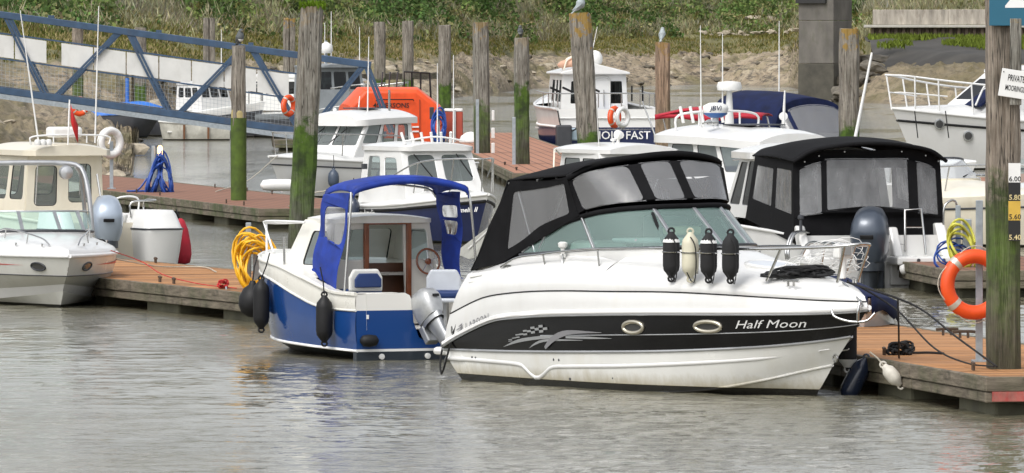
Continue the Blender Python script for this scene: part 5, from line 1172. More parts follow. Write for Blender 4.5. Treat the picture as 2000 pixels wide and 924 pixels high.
MB().tube(cat([(1.6, .87, .95), (1.62, .84, 1.4), (1.72, .78, 1.8), (1.82, .68, 1.95)], 16), .032, 10).build('arch_strut', ALU, gb, 60); MB().tube(cat([(1.6, -.87, .95), (1.62, -.84, 1.4), (1.72, -.78, 1.8), (1.82, -.68, 1.95)], 16), .032, 10).build('arch_strut', ALU, gb, 60)
MB().lathe([(.03, -.13), (.09, -.1), (.105, 0), (.1, .06), (.09, .10), (.02, .12)], 16, (1.95, .52, 1.86), rot_to((1, 0, 0))).build('tower_speaker', ALU, gb, 50)
for s in (1, -1):
    rail(gb, [(3.2, .62 * s, 1.06), (3.6, .60 * s, 1.09), (4.2, .50 * s, 1.07), (4.9, .28 * s, .98), (5.1, .2 * s, .88)], [((3.6, .60 * s, 1.09), (3.6, .62 * s, .95)), ((4.5, .42 * s, 1.04), (4.5, .44 * s, .90))], .012, name='bow_rail')
    for x in (3.3, 4.4, 5.0): cleat(gb, (x, s * (WB(x, 1.0, 5.5)), .87), 0, .6)
GH = GBL[1:6]; gs = lambda x, z, s, o=.012: V((x, s * (hull_y(GH, x, z) + o), z))
for s in (1, -1):
    P = [(4.98 + .13 * math.cos(t), .585 + .055 * math.sin(t)) for t in [6.283 * k / 20 for k in range(20)]]; ring = [gs(a, b, s, .018) for a, b in P]
    po = MB().tube(ring, .012, 6, True).build('porthole', DARK, gb, 60); MB().add(ring + [gs(4.98, .585, s, .014)], [(i, (i + 1) % 20, 20) for i in range(20)]).build('pane', GLASSD2, po, 60)
    a = cat([(1.0, 0, .57), (2.5, 0, .575), (4.72, 0, .60)], 16); b = cat([(1.0, 0, .64), (2.5, 0, .63), (4.72, 0, .60)], 16); MB().grid([[gs(p.x, p.z, s, .02) for p in a], [gs(p.x, p.z, s, .02) for p in b]]).build('red_flash', RED, gb, 0)

# ------------------------------------------------------------------ cream pilothouse boat
cb_ = thing('pilothouse_boat', 'cream pilothouse boat with silver blue outboard behind the grey speedboat', 'boat', (-6.7, 136, 0), 115)
CL = gen_hull(cb_, 6.6, 1.15, .72, .85, 1.25, GELC, BOTTOMG, tr=GELC)
line_tube(cb_, CL[-1], .03, GELC, 'gunwale'); deck(cb_, CL[-1], 3.6, [(3.5, .98), (5, 1.15), (6.6, 1.3)], 'foredeck', GELC)
MB().box((1.9, 0, .42), (3.6, 2.0, .04)).build('cockpit_floor', GELG, cb_, 0)
mb = MB()
for s in (1, -1): mb.grid([[(p.x, s * p.y, p.z), (p.x, s * (p.y - .16), p.z + .01), (p.x, s * (p.y - .17), .42)] for p in CL[-1] if p.x < 3.8])
mb.build('cockpit_coaming', GELC, cb_, 30)
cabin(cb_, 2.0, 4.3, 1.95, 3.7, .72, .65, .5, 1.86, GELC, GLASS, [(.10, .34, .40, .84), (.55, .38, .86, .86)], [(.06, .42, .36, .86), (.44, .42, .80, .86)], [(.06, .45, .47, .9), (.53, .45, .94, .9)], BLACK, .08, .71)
roof(cb_, 1.65, 4.0, .78, .70, 1.90, .12, .09, GELC, 'wheelhouse_roof')
MB().tube([(1.72, -.18, 1.15), (1.70, -.18, 1.45)], .012, 6).build('grab_handle', STEEL, cb_, 60); MB().tube([(1.72, .62, 1.0), (1.70, .58, 1.75)], .012, 6).build('grab_handle', STEEL, cb_, 60)
outboard(cb_, (-.06, .08, .46), 1.22, ENGL, LEG, tilt=0, yaw=-18)
for yy, wd_ in ((-.76, .70), (.98, .36)):
    rows = [[(xx, yy + wd_ / 2 * a * k2, zz) for a, xx in ((-1, .3), (-1, -.52 * k2), (-.7, -.62 * k2), (.7, -.62 * k2), (1, -.52 * k2), (1, .3))] for zz, k2 in ((-.1, .80), (.25, .92), (.55, 1.0), (.62, 1.02), (.66, .96), (.86, .80), (.93, .70))]
    mb = MB().grid(rows); mb.f.append(tuple(range(36, 42))); so_ = mb.build('stern_quarter', GEL, cb_, 75)
    MB().tube([V(p) + V((-.008, 0, 0)) for p in rows[3]], .014, 6).build('rub_strip', DARK, so_, 60)
rail(cb_, [(.1, -.45, .80), (.1, -.45, 1.05), (.1, -.85, 1.08), (.5, -1.02, 1.08), (1.0, -1.05, 1.05), (1.0, -1.05, .8)], [], .016, STEEL, 'stern_rail'); rail(cb_, [(.2, -.2, .8), (.2, -.2, 1.1), (.2, -.6, 1.12), (.2, -.6, .8)], [], .016, WHITE, 'stern_rail')
MB().tube([(1.5, -.5, .9), (1.62, -.45, 1.5)], .02, 6).build('rod_holder', STEEL, cb_, 60); MB().box((.55, -.35, .78), (.4, .8, .16)).build('bait_table', WHITEP, cb_, 0, bevel=.03)
MB().box((2.1, -.05, 2.20), (.35, .55, .18)).build('liferaft_case', WHITEP, cb_, 0, bevel=.05)
rail(cb_, [(1.7, .70, 2.0), (1.7, .68, 2.13), (1.7, 0, 2.16), (1.7, -.68, 2.13), (1.7, -.70, 2.0)], [((1.7, .3, 2.15), (1.7, .3, 2.02)), ((1.7, -.3, 2.15), (1.7, -.3, 2.02))], .015, WHITE, 'roof_rail')
for k in range(3): MB().lathe([(.05, 0), (.06, .04), (.045, .09), (.01, .1)], 10, (1.62, .62 - .1 * k, 1.99)).build('deck_lamp', WHITEP, cb_, 50)
whip(cb_, (2.0, .45, 2.02), (2.2, .70, 4.25), .016); whip(cb_, (1.7, -.45, 2.02), (1.7, -.52, 4.32), .016)
MB().tube([(1.6, .08, 2.0), (1.6, .05, 2.75)], .014, 6).build('flag_staff', WHITE, cb_, 60)
MB().grid([[(1.6 - .02 * math.sin(i * 1.3), .05 - .02 - .035 * i, 2.68 - .12 * i ** .6 - j * .1 - .02 * i) for j in range(4)] for i in range(5)]).build('ensign', RED, cb_, 60, thick=.004)
rf = thing('red_fender', 'big red fabric covered fender at the stern quarter of the cream boat', 'fender', wl_((.06, -1.32, .38), (-6.7, 136), 115)); MB().lathe([(.02, .40), (.07, .36), (.13, .2), (.175, -.05), (.185, -.2), (.16, -.34), (.05, -.38)], 16).build('body', CANVR, rf, 60); MB().tube([(0, 0, .38), (-.08, .06, .55)], .012, 6).build('lanyard', ROPEB, rf, 60)

# ------------------------------------------------------------------ white pilothouse cruiser in mid distance
wc = thing('pilothouse_cruiser', 'white pilothouse cruiser with wide windscreen moored behind the leaning pile', 'boat', (-1.72, 195, 0), 233)
WL_ = gen_hull(wc, 6.5, 1.25, .75, .80, .98, GEL, BOTTOMG, band=GEL, bandt=.8, full=2.2)
line_tube(wc, WL_[-1], .03, GEL, 'gunwale'); line_tube(wc, WL_[-2], .018, DARK, 'rub_rail'); deck(wc, WL_[-1], .2, [(0, .85), (3, 1.0), (4, 1.08), (5.5, 1.05), (6.5, 1.0)], 'deck', GEL, 3)
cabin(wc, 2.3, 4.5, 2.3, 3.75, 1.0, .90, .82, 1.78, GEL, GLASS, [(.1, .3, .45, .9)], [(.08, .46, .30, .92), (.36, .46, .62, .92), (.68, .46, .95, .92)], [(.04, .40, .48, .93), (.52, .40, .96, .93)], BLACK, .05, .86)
roof(wc, 2.0, 4.1, 1.0, .86, 1.86, .20, .14, GEL, 'wheelhouse_roof', .06)
MB().box((3.0, 0, 2.07), (.6, .7, .03)).build('roof_hatch', DARK, wc, 0, bevel=.02)
for x, y, h in ((3.3, .4, 1.75), (2.5, -.5, .35)): whip(wc, (x, y, 2.0), (x - .05, y, 2.0 + h), .018)
MB().lathe([(.05, 0), (.05, .05), (.02, .07)], 10, (3.4, -.5, 2.0)).build('mushroom_light', WHITEP, wc, 50); MB().tube([(2.6, .5, 2.0), (2.6, .5, 2.5)], .03, 8).build('horn', STEEL, wc, 60)
for s in (1, -1): rail(wc, [(2.6, 1.05 * s, 1.40), (3.6, 1.02 * s, 1.46), (4.8, .85 * s, 1.48), (5.8, .45 * s, 1.52), (6.3, .0, 1.54)], [((3.6, 1.02 * s, 1.46), (3.6, 1.08 * s, .95)), ((4.8, .85 * s, 1.48), (4.8, .82 * s, .98)), ((5.8, .45 * s, 1.52), (5.7, .45 * s, 1.0))], .016, name='bow_rail')
MB().box((4.15, -.92, 1.02), (.08, .05, .14)).build('nav_light', RED, wc, 0); MB().bar((4.35, .1, 1.28), (3.95, .3, 1.6), .02, .02).build('wiper', BLACK, wc, 0); MB().bar((4.35, -.6, 1.28), (3.95, -.4, 1.6), .02, .02).build('wiper', BLACK, wc, 0)
def ww(*p): return wl_(p, (-1.72, 195), 233)
for i, (x, nm) in enumerate(((6.0, 'slate fender at the very bow of the white pilothouse cruiser'), (5.2, 'slate fender nearest the leaning pile on the white pilothouse cruiser'), (3.9, 'slate fender right of the leaning pile on the white pilothouse cruiser'))):
    b = 1.25 * max(0, 1 - ((x - 2.6) / 3.9) ** 2.2); fender('boat_fender', nm, 'slate fenders of the white cruiser', ww(x, b + .14, .45), .34, .13, mat('slate blue vinyl', (.055, .075, .11), .4), None, (0, 0, 0), .3)
dg = tag(MB().lathe([(.02, -.42), (.11, -.36), (.13, -.2), (.13, .2), (.11, .36), (.02, .42)], 14, (0, 0, 0), rot_to((1, .15, 0))).build('white_fender', WHITEP, None, 60), 'white sausage fender lying on the pontoon under the cruiser bow', 'fender'); dg.location = (-5.05, 178, .54)

# ------------------------------------------------------------------ navy hulled fishing boat with rounded white cabin
am = thing('fishing_boat', 'navy hulled fishing boat with rounded white wheelhouse and rod holders', 'boat', (-2.67, 154.5, 0), -66.5)
AL = gen_hull(am, 5.6, 1.05, .62, .66, .92, NAVY, BOTTOMB, band=WHITEP, bandt=.86, tr=NAVY, full=2.3)
line_tube(am, AL[-2], .03, BLACK, 'rub_rail'); line_tube(am, AL[-1], .03, GEL, 'gunwale'); deck(am, AL[-1], .1, [(0, .65), (2.5, .8), (3.6, .98), (4.6, .98), (5.6, .94)], 'deck', GEL, 3)
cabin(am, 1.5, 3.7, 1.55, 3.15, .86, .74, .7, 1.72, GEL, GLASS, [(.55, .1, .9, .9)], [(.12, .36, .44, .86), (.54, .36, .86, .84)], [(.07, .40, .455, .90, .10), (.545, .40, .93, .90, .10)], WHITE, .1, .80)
roof(am, 1.4, 3.35, .82, .72, 1.76, .08, .08, GEL, 'wheelhouse_roof')
for i in range(6): MB().tube([(3.0 - .04 * i % 2, -.55 + .2 * i, 1.80), (2.93, -.60 + .2 * i, 2.02)], .028, 8).build('rod_holder', WHITEP, am, 60)
rail(am, [(3.1, -.62, 1.86), (3.15, 0, 1.94), (3.1, .62, 1.86)], [], .016, WHITE, 'roof_rail')
rail(am, [(3.3, -.98, 1.20), (4.1, -.75, 1.48), (4.9, -.38, 1.56), (5.35, 0, 1.56), (4.9, .38, 1.56), (4.1, .75, 1.48), (3.3, .98, 1.2)], [((4.1, -.75, 1.48), (4.0, -.80, .92)), ((4.9, -.38, 1.56), (4.8, -.42, .95)), ((5.35, 0, 1.56), (5.3, 0, .97)), ((4.9, .38, 1.56), (4.8, .42, .95)), ((4.1, .75, 1.48), (4.0, .80, .92))], .016, STEEL, 'pulpit', 40)
whip(am, (3.0, .10, 1.80), (3.0, .10, 3.3), .014); whip(am, (2.4, .68, 1.80), (2.4, .68, 3.45), .014)
MB().bar((3.6, -.25, 1.2), (3.3, -.5, 1.62), .02, .02).build('wiper', BLACK, am, 0); MB().bar((3.6, .55, 1.2), (3.3, .35, 1.62), .02, .02).build('wiper', BLACK, am, 0)
MB().box((2.0, -.95, 1.38), (.10, .08, .10)).build('nav_light', DARK, am, 0); MB().tube([(3.9, -.5, .95), (3.9, -.5, 1.15)], .05, 10).build('vent_cowl', STEEL, am, 60)
AH = AL[1:]; as_ = lambda x, z: V((x, -(hull_y(AH, x, z) + .035), z))
lettering(am, 'The Amelia II', .12, lambda a, b: as_(5.08 + a, .62 + b + a * .06), WHITE, .3, .002, 'boat_name', .95); lettering(am, 'The Amelia', .19, lambda a, b: as_(2.3 + a, .52 + b), WHITE, .3, .002, 'boat_name', .95)
fender('boat_fender', 'dark fender hanging behind the blue canopy by a white line', 'fenders of the navy fishing boat', wl_((2.2, -1.25, .5), (-2.67, 154.5), -66.5), .5, .12, mat('navy vinyl fender', (.02, .03, .06), .25), None, (0, 0, 0), .35)

# ------------------------------------------------------------------ orange enclosed lifeboat
lb = thing('enclosed_lifeboat', 'bright orange enclosed lifeboat reading 40 PERSONS behind the white cruiser', 'lifeboat', (-4.05, 271.5, 0), -84)
sec = [(-2.6, 1.2, 1.5), (-2.0, 1.55, 1.85), (-.2, 1.62, 2.0), (1.35, 1.60, 2.0), (1.75, 1.52, 1.93), (1.85, 1.44, 1.84)]
rows = []
for x, b, h in sec: rows.append([(x, b * .75, -.2), (x, b, .35), (x, b * 1.02, .85), (x, b * .98, h * .70), (x, b * .50, h), (x, -b * .66, h), (x, -b * .98, h * .72), (x, -b * 1.02, .85), (x, -b, .35), (x, -b * .75, -.2)])
mb = MB().grid(rows); mb.f.append(tuple(range(10))); mb.f.append(tuple(range(50, 60))); mb.build('shell', ORANGE, lb, 25, bevel=.04)
for s in (1, -1): MB().tube([(x, s * (b * 1.02 + .02), .80) for x, b, h in sec], .06, 8).build('fender_belt', mat('dark orange rubber', (.35, .05, .015), .6), lb, 60)
MB().tube([(1.9, -.62, 1.56), (1.95, -.60, 1.60), (1.95, .60, 1.60), (1.9, .62, 1.56)], .02, 6).build('grab_rail', BLACK, lb, 60)
lettering(lb, '40 PERSONS', .22, lambda a, b: V((1.875, -.12 + a, 1.40 + b)), blk, 0, .003, 'marking')
MB().box((1.87, -.2, .82), (.04, .62, .75)).build('hatch', ORANGE, lb, 0, bevel=.02); MB().tube([(1.93, -.3, 1.08), (1.93, .1, 1.08)], .02, 6).build('hatch_handle', BLACK, lb, 60)
MB().box((1.87, .82, .85), (.03, .03, 1.5)).build('shell_seam', MATS['dark orange rubber'], lb, 0); MB().box((1.83, 1.22, 1.15), (.06, .16, .42)).build('window', DARK, lb, 0, bevel=.03)
for q in (.55, .70): MB().box((1.872, .68, q), (.02, .22, .05)).build('reflective_tape', WHITE, lb, 0)
for y in (-.3, -.05, .2): MB().tube([(.2, y, 2.0), (.2, y + .05, 2.5)], .03, 6).build('roof_bar', DARK, lb, 60)
rail(lb, [(-1.3, .6, 1.9), (-1.3, .6, 2.5), (-1.3, 1.45, 2.45), (-1.3, 1.5, 1.4)], [((-1.3, .85, 2.48), (-1.3, .85, 1.9)), ((-1.3, 1.15, 2.47), (-1.3, 1.15, 1.7))], .035, BLACK, 'boarding_rail', smooth=False)

# ------------------------------------------------------------------ navy sterned angling boat
hf = thing('angling_boat', 'navy and white angling boat named HOLD FAST seen from astern', 'boat', (3.12, 263, 0), 98)
HFL = gen_hull(hf, 9.5, 1.72, 1.35, 1.4, 1.9, NAVY, BOTTOMB, band=GEL, bandt=.56, tr=zpaint('navy and white stern paint', [(-1, (.012, .02, .075)), (.765, (.76, .76, .74))], rough=.3, var=.06), tw=.97)
line_tube(hf, HFL[-2], .04, WHITE, 'rub_rail'); line_tube(hf, HFL[-1], .05, GEL, 'gunwale'); deck(hf, HFL[-1], 5.5, [(5, 1.5), (7, 1.75), (9.5, 1.95)], 'foredeck', GEL)
MB().tube([(-.03, -1.66, 1.06), (-.03, 1.66, 1.06)], .02, 6).build('stern_moulding', GEL, hf, 60); MB().box((2.8, 0, .7), (5.6, 3.2, .04)).build('cockpit_floor', GELG, hf, 0)
cabin(hf, 3.2, 6.4, 3.2, 6.0, 1.12, 1.02, .72, 2.55, GEL, GLASSD, [(.13, .42, .37, .83), (.72, .42, .94, .83)], [(.06, .45, .26, .85), (.32, .45, .50, .85), (.56, .45, .8, .85)], [(.1, .5, .45, .9), (.55, .5, .9, .9)], WHITE, .05)
for zz, yy in ((2.60, 1.12),):
    MB().prism([(2.95, 1.14, 2.52), (2.95, 0, 2.80), (2.95, -1.14, 2.52), (2.95, -1.14, 2.45), (2.95, 1.14, 2.45)], (3.3, 0, 0)).build('gabled_roof', GEL, hf, 0, bevel=.03)
MB().tube(cat([(3.16, .02, .75), (3.15, .02, 2.2), (3.15, -.1, 2.35), (3.15, -.42, 2.35), (3.15, -.5, 2.2), (3.16, -.5, .75)], 30), .025, 6).build('door_frame', GELG, hf, 60); MB().box((3.17, -.24, 1.5), (.03, .5, 1.5)).build('door', GEL, hf, 0, bevel=.02)
MB().tube([(3.12, -.3, 1.4), (3.12, -.3, 1.95)], .015, 6).build('door_handle', STEEL, hf, 60); MB().box((2.7, -.5, 1.10), (.7, 1.2, .07)).build('engine_box_top', mat('blue cushion', (.015, .08, .30), .6), hf, 0, bevel=.03); MB().box((2.7, -.5, .9), (.66, 1.1, .4)).build('engine_box', GELC, hf, 0, bevel=.03)
for dx in (.3, .6): MB().tube(cat([(3.6 + dx, .9, 2.6), (3.6 + dx, .75, 2.95), (3.6 + dx, .3, 3.05), (3.6 + dx, 0, 2.85)], 14), .03, 6).build('roof_hoop', GELC, hf, 60)
MB().lathe([(.04, -.55), (.12, -.42), (.15, 0), (.12, .42), (.04, .55)], 12, (4.0, .55, 2.84), rot_to((.35, 1, -.2))).build('rolled_liferaft', mat('peach canvas', (.60, .36, .25), .7), hf, 60); None
MB().lathe([(.2, 0), (.24, .1), (.24, .25), (.15, .4), (.02, .45)], 16, (4.2, -.18, 2.78)).build('radar_dome', WHITEP, hf, 60); whip(hf, (4.2, .0, 2.8), (4.2, -.25, 4.0), .02)
for s in (1, -1):
    rail(hf, [(.1, 1.60 * s, 1.85), (2.5, 1.66 * s, 1.85), (4.5, 1.7 * s, 1.9)], [((x, 1.65 * s, 1.86), (x, 1.65 * s, 1.4)) for x in (.1, 1.1, 2.2, 3.4)], .022, STEEL, 'side_rail')
rail(hf, [(.05, 1.6, 1.85), (0, 0, 1.86), (.05, -1.6, 1.85)], [((.0, y, 1.86), (.0, y, 1.4)) for y in (1.0, .35, -.4, -1.0)], .022, STEEL, 'stern_rail')
for y in (1.75, 1.35, .95, .45): MB().box((.1, y, 1.98), (.12, .34, .07), Matrix.Rotation(R(25), 3, 'X')).build('rod_rest', BLACK, hf, 0, bevel=.02)
for y in (-.75, -1.1): MB().tube([(.1, y, 1.6), (.1, y, 2.1)], .03, 6).build('rod_holder', BLACK, hf, 60)
hmap = lambda o: (lambda a, b: V((-.035, o[0] - a, o[1] + b)))
lettering(hf, 'HOLD', .37, hmap((.02, .50)), WHITE, 0, .003, 'boat_name', 1.0); lettering(hf, 'FAST', .37, hmap((-.93, .50)), WHITE, 0, .003, 'boat_name', 1.0); lettering(hf, 'LITTLEHAMPTON', .14, hmap((-.45, .20)), WHITE, 0, .001, 'home_port', 1.25)
MB().box((-.5, 1.55, .45), (.3, .5, .8)).build('outboard_bracket', DARK, hf, 0, bevel=.05); MB().box((-.35, 1.15, .55), (.25, .3, .4)).build('water_tank', mat('pale blue tank', (.40, .52, .60), .4), hf, 0, bevel=.05); MB().tube(cat([(-.2, 1.7, 1.3), (-.5, 1.6, .75), (-.6, 1.2, .7), (-.3, .7, 1.3)], 16), .025, 6).build('lifting_strop', BLACK, hf, 60)

# ------------------------------------------------------------------ hardtop boat behind the cruiser canopy
ht = thing('hardtop_boat', 'white boat with smooth rounded hardtop peeping over the black canopy', 'boat', (1.25, 143.5, 0), -70)
HTL = gen_hull(ht, 5.4, 1.05, .8, .85, 1.0, GEL, BOTTOMG); deck(ht, HTL[-1], .1, [(0, .8), (3, 1.0), (5.4, 1.02)], 'deck', GEL, 3)
cabin(ht, .8, 3.4, .9, 2.7, .82, .72, .85, 1.80, GEL, GLASS, [(.1, .4, .45, .9)], [(.1, .4, .5, .9), (.56, .4, .9, .9)], [(.05, .35, .48, .92), (.52, .35, .95, .92)], BLACK, .06)
roof(ht, .45, 2.95, .84, .74, 1.86, .11, .07, GEL, 'hardtop', .0, 0, .6)
MB().lathe([(.02, -.05), (.075, -.045), (.085, .0), (.075, .04), (.02, .05)], 16, (1.4, .12, 2.10), rot_to((.3, -.9, .1))).build('searchlight', WHITEP, ht, 60); MB().tube([(1.4, .12, 1.93), (1.4, .12, 2.05)], .03, 8).build('searchlight_stem', WHITEP, ht, 60)
MB().lathe([(.02, 0), (.02, .05), (.05, .06), (.05, .09), (.02, .1)], 12, (2.4, -.35, 1.95)).build('mushroom_aerial', WHITEP, ht, 50); whip(ht, (2.3, -.55, 1.5), (2.3, -.62, 2.7), .01)
MB().tube(cat([(1.0, -.8, 1.75), (1.4, -1.05, 1.85), (1.9, -1.25, 1.7), (2.0, -1.3, 1.3)], 16), .016, 6).build('grab_hoop', GELC, ht, 60)

# ------------------------------------------------------------------ white cruiser with radar
jr = thing('radar_cruiser', 'white cabin cruiser with radar dome lettered JBVi and rail topped roof', 'boat', (3.2, 152.5, 0), -58)
JL = gen_hull(jr, 7.0, 1.35, .9, .95, 1.15, GEL, BOTTOMG, band=GEL); deck(jr, JL[-1], .1, [(0, .95), (3.5, 1.15), (5.5, 1.2), (7, 1.18)], 'deck', GEL, 3)
cabin(jr, 1.0, 4.1, 1.0, 3.3, 1.08, .98, .95, 1.88, GEL, GLASS, [(.1, .3, .45, .9)], [(.05, .40, .33, .93), (.38, .40, .62, .93), (.67, .40, .95, .93)], [(.04, .3, .33, .93), (.36, .3, .64, .93), (.67, .3, .96, .93)], DARK, .05, .95)
roof(jr, .4, 3.75, 1.12, .98, 1.98, .20, .14, GEL, 'wheelhouse_roof', .1, 0, .5)
MB().box((2.2, .1, 2.175), (.9, .8, .025)).build('roof_hatch', DARK, jr, 0, bevel=.02)
rail(jr, [(1.1, -.9, 2.05), (1.15, -.85, 2.35), (1.3, .0, 2.42), (1.15, .85, 2.35), (1.1, .9, 2.05)], [((1.2, -.45, 2.39), (1.2, -.45, 2.1)), ((1.2, .45, 2.39), (1.2, .45, 2.1))], .022, WHITE, 'roof_rail')
rd = MB().lathe([(.10, 0), (.22, .03), (.24, .10), (.23, .16), (.12, .215), (.01, .22)], 24, (1.6, -.35, 2.36)).build('radar_dome', WHITEP, jr, 60); MB().lathe([(.11, -.06), (.215, .0), (.225, .028)], 24, (1.6, -.35, 2.36)).build('radar_base', mat('mid blue plastic', (.03, .12, .35), .4), rd, 60); MB().tube([(1.6, -.35, 2.1), (1.6, -.35, 2.34)], .06, 10).build('radar_post', ALU, jr, 60)
lettering(rd, 'JBVi', .13, lambda a, b: V((1.6 + .252 * math.sin(1.01 + a / .252), -.35 - .252 * math.cos(1.01 + a / .252), 2.475 + b)), mat('navy lettering', (.012, .02, .06), .5), .2, .002, 'maker_name')
MB().tube([(1.0, .35, 2.05), (1.0, .35, 2.78)], [.10, .05], 10).build('mast', GEL, jr, 60); MB().lathe([(.10, 0), (.22, .02), (.235, .09), (.21, .17), (.05, .19)], 20, (1.0, .35, 2.78)).build('upper_radar', WHITEP, jr, 60)
for y, x in ((-.75, 2.1), (-.62, 2.1)): MB().lathe([(.03, -.1), (.05, .0), (.06, .06), (.05, .065)], 12, (x, y - .1, 2.22), rot_to((1, -.1, .05))).build('horn', STEEL, jr, 60)
for i in range(5): MB().tube([(.9, -.6 + .22 * i, 2.2), (.82, -.62 + .22 * i, 2.5)], .03, 8).build('rod_holder', WHITEP, jr, 60)
whip(jr, (1.5, -.6, 2.1), (1.5, -.62, 4.0), .014); whip(jr, (1.0, .2, 2.4), (1.0, .2, 3.85), .014); whip(jr, (2.2, .75, 2.15), (2.25, .75, 2.8), .03, WHITEP, 'mast_light')
MB().lathe([(.02, -.05), (.075, -.04), (.08, .03), (.02, .04)], 14, (1.9, .95, 2.32), rot_to((.9, -.4, .1))).build('searchlight', WHITEP, jr, 60)
for s in (1, -1): rail(jr, [(3.4, 1.15 * s, 1.55), (4.6, 1.05 * s, 1.68), (5.8, .7 * s, 1.75), (6.8, 0, 1.78)], [((4.6, 1.05 * s, 1.68), (4.6, 1.08 * s, 1.12)), ((5.8, .7 * s, 1.75), (5.7, .72 * s, 1.15))], .018, name='bow_rail')
MB().bar((4.0, -.5, 1.2), (3.55, -.7, 1.7), .02, .02).build('wiper', BLACK, jr, 0)
whip(jr, (.6, -1.0, 1.9), (.35, -1.15, 2.6), .02, STEEL, 'boat_hook')

# ------------------------------------------------------------------ boat with navy tent canopy and crimson cover
nc = thing('canopy_boat', 'white boat with navy tent canopy and crimson sail cover behind the radar cruiser', 'boat', (4.75, 171, 0), -50)
NL = gen_hull(nc, 7.2, 1.4, .95, 1.0, 1.25, GEL, BOTTOMG); deck(nc, NL[-1], 3.3, [(3, 1.2), (5, 1.4), (7.2, 1.28)], 'foredeck', GEL); MB().box((1.7, 0, .55), (3.3, 2.4, .04)).build('cockpit_floor', GELG, nc, 0)
a0 = [(.2, -1.0, 1.9), (.2, -.75, 2.45), (.2, 0, 2.65), (.2, .75, 2.45), (.2, 1.0, 1.9)]; a1 = [(2.2, -1.0, 1.85), (2.2, -.75, 2.35), (2.2, 0, 2.5), (2.2, .75, 2.35), (2.2, 1.0, 1.85)]; a2 = [(3.0, -1.0, 1.15), (3.05, -.8, 1.3), (3.1, 0, 1.35), (3.05, .8, 1.3), (3.0, 1.0, 1.15)]
rows = [cat([catp(a0, k / 20), catp(a0, k / 20).lerp(catp(a1, k / 20), .5) + V((0, 0, .05)), catp(a1, k / 20)], 10) for k in range(21)]; MB().grid(rows).build('canopy_roof', CANVN, nc, 60, thick=.015)
panel(nc, lambda u, v: catp(a2, u).lerp(catp(a1, u), v), [(.04, .1, .24, .85), (.28, .1, .72, .88), (.76, .1, .96, .85)], CANVN, VINYL, .015, 'canopy_front', pane='vinyl_window')
for s in (1, -1): panel(nc, quadmap((.2, 1.05 * s, .95), (3.0, 1.05 * s, 1.1), (2.2, 1.0 * s, 1.85), (.2, 1.0 * s, 1.9)), [(.08, .12, .46, .88), (.54, .12, .88, .88)], CANVN, VINYL, .015, 'canopy_side', pane='vinyl_window')
panel(nc, lambda u, v: catp([(.2, -1.0, 1.0), (.2, -.6, .98), (.2, 0, .98), (.2, .6, .98), (.2, 1.0, 1.0)], u).lerp(catp(a0, u), v), [(.1, .4, .45, .8), (.55, .4, .9, .8)], CANVN, VINYL, .015, 'canopy_back', pane='vinyl_window')
for x, z in ((.9, 4.1),): whip(nc, (x, .3, 2.6), (x, .3, z), .016)
ccv = cat([(-1.6, -.2, 2.25), (-1.0, -.2, 2.33), (-.4, -.2, 2.30), (.3, -.2, 2.2)], 20)
rb = thing('crimson_bimini', 'crimson canvas sun cover stretched between the reddish pile and the radar cruiser', 'cover', (3.3, 163, 0), -12)
rows = [[(x, y, 2.24 + .05 * math.sin(3.14 * (y + .6) / 1.2) + .03 * math.sin(x * 4) - .10 * (abs(x - .6) / 1.1) ** 2 + .06) for y in [-.6 + .15 * k for k in range(9)]] for x in [-.35 + .12 * k for k in range(19)]]; MB().grid(rows).build('cover', CANVR, rb, 60, thick=.02)
for x, y in ((-.2, -.55), (1.7, -.55), (-.2, .55), (1.7, .55)): MB().tube([(x, y, 2.2), (x + .25, y, 1.1)], .018, 6).build('pole', STEEL, rb, 60)
MB().grid([[(x, -.6 - .02 * math.sin(x * 9), 2.22 + .02 - .16 * j * (.45 + .45 * math.sin(x * 2.2) ** 2)) for j in range(2)] for x in [-.35 + .12 * k for k in range(19)]]).build('valance', CANVR, rb, 60, thick=.02)

# ------------------------------------------------------------------ black canopied boat with big grey outboard
kc = thing('black_canopy_boat', 'white motorboat seen from astern under a tall black camper canopy', 'boat', (5.48, 124.6, 0), 105)
KL = gen_hull(kc, 7.0, 1.25, .80, .9, 1.3, GEL, BOTTOM, full=2.4); line_tube(kc, KL[-1], .03, GEL, 'gunwale'); deck(kc, KL[-1], 3.6, [(3.5, 1.05), (5, 1.25), (7, 1.35)], 'foredeck', GEL); MB().box((1.8, 0, .50), (3.5, 2.2, .04)).build('cockpit_floor', GELG, kc, 0)
MB().box((-.28, -.72, .42), (.62, 1.0, .13)).build('swim_platform', GEL, kc, 0, bevel=.03); MB().box((-.28, .98, .42), (.62, .42, .13)).build('swim_platform', GEL, kc, 0, bevel=.03); MB().box((-.02, -.75, .22), (.12, .95, .36)).build('stern_step', GEL, kc, 0, bevel=.02)
MB().prism([(-.02, -1.18, .48), (-.35, -1.18, .48), (.06, -1.18, .98), (.25, -1.18, .98)], (0, .16, 0)).build('quarter_fin', GEL, kc, 0, bevel=.03); MB().prism([(-.02, -.42, .48), (-.25, -.42, .48), (.04, -.42, .92), (.2, -.42, .92)], (0, .14, 0)).build('quarter_fin', GEL, kc, 0, bevel=.03); MB().prism([(-.02, 1.05, .48), (-.35, 1.05, .48), (.06, 1.05, .95), (.25, 1.05, .95)], (0, .14, 0)).build('quarter_fin', GEL, kc, 0, bevel=.03)
outboard(kc, (-.06, .0, .44), 1.36, ENG, LEG, tilt=0, yaw=-24)
yb = [(.12, 1.20), (.02, .75), (0, 0), (.02, -.75), (.12, -1.20)]
bb = [(x, y, .72 if abs(y) < .5 else .62) for x, y in yb]; bt = [(x + .16, y * .97, 1.93 + (.16 if abs(y) < 1 else 0)) for x, y in yb]
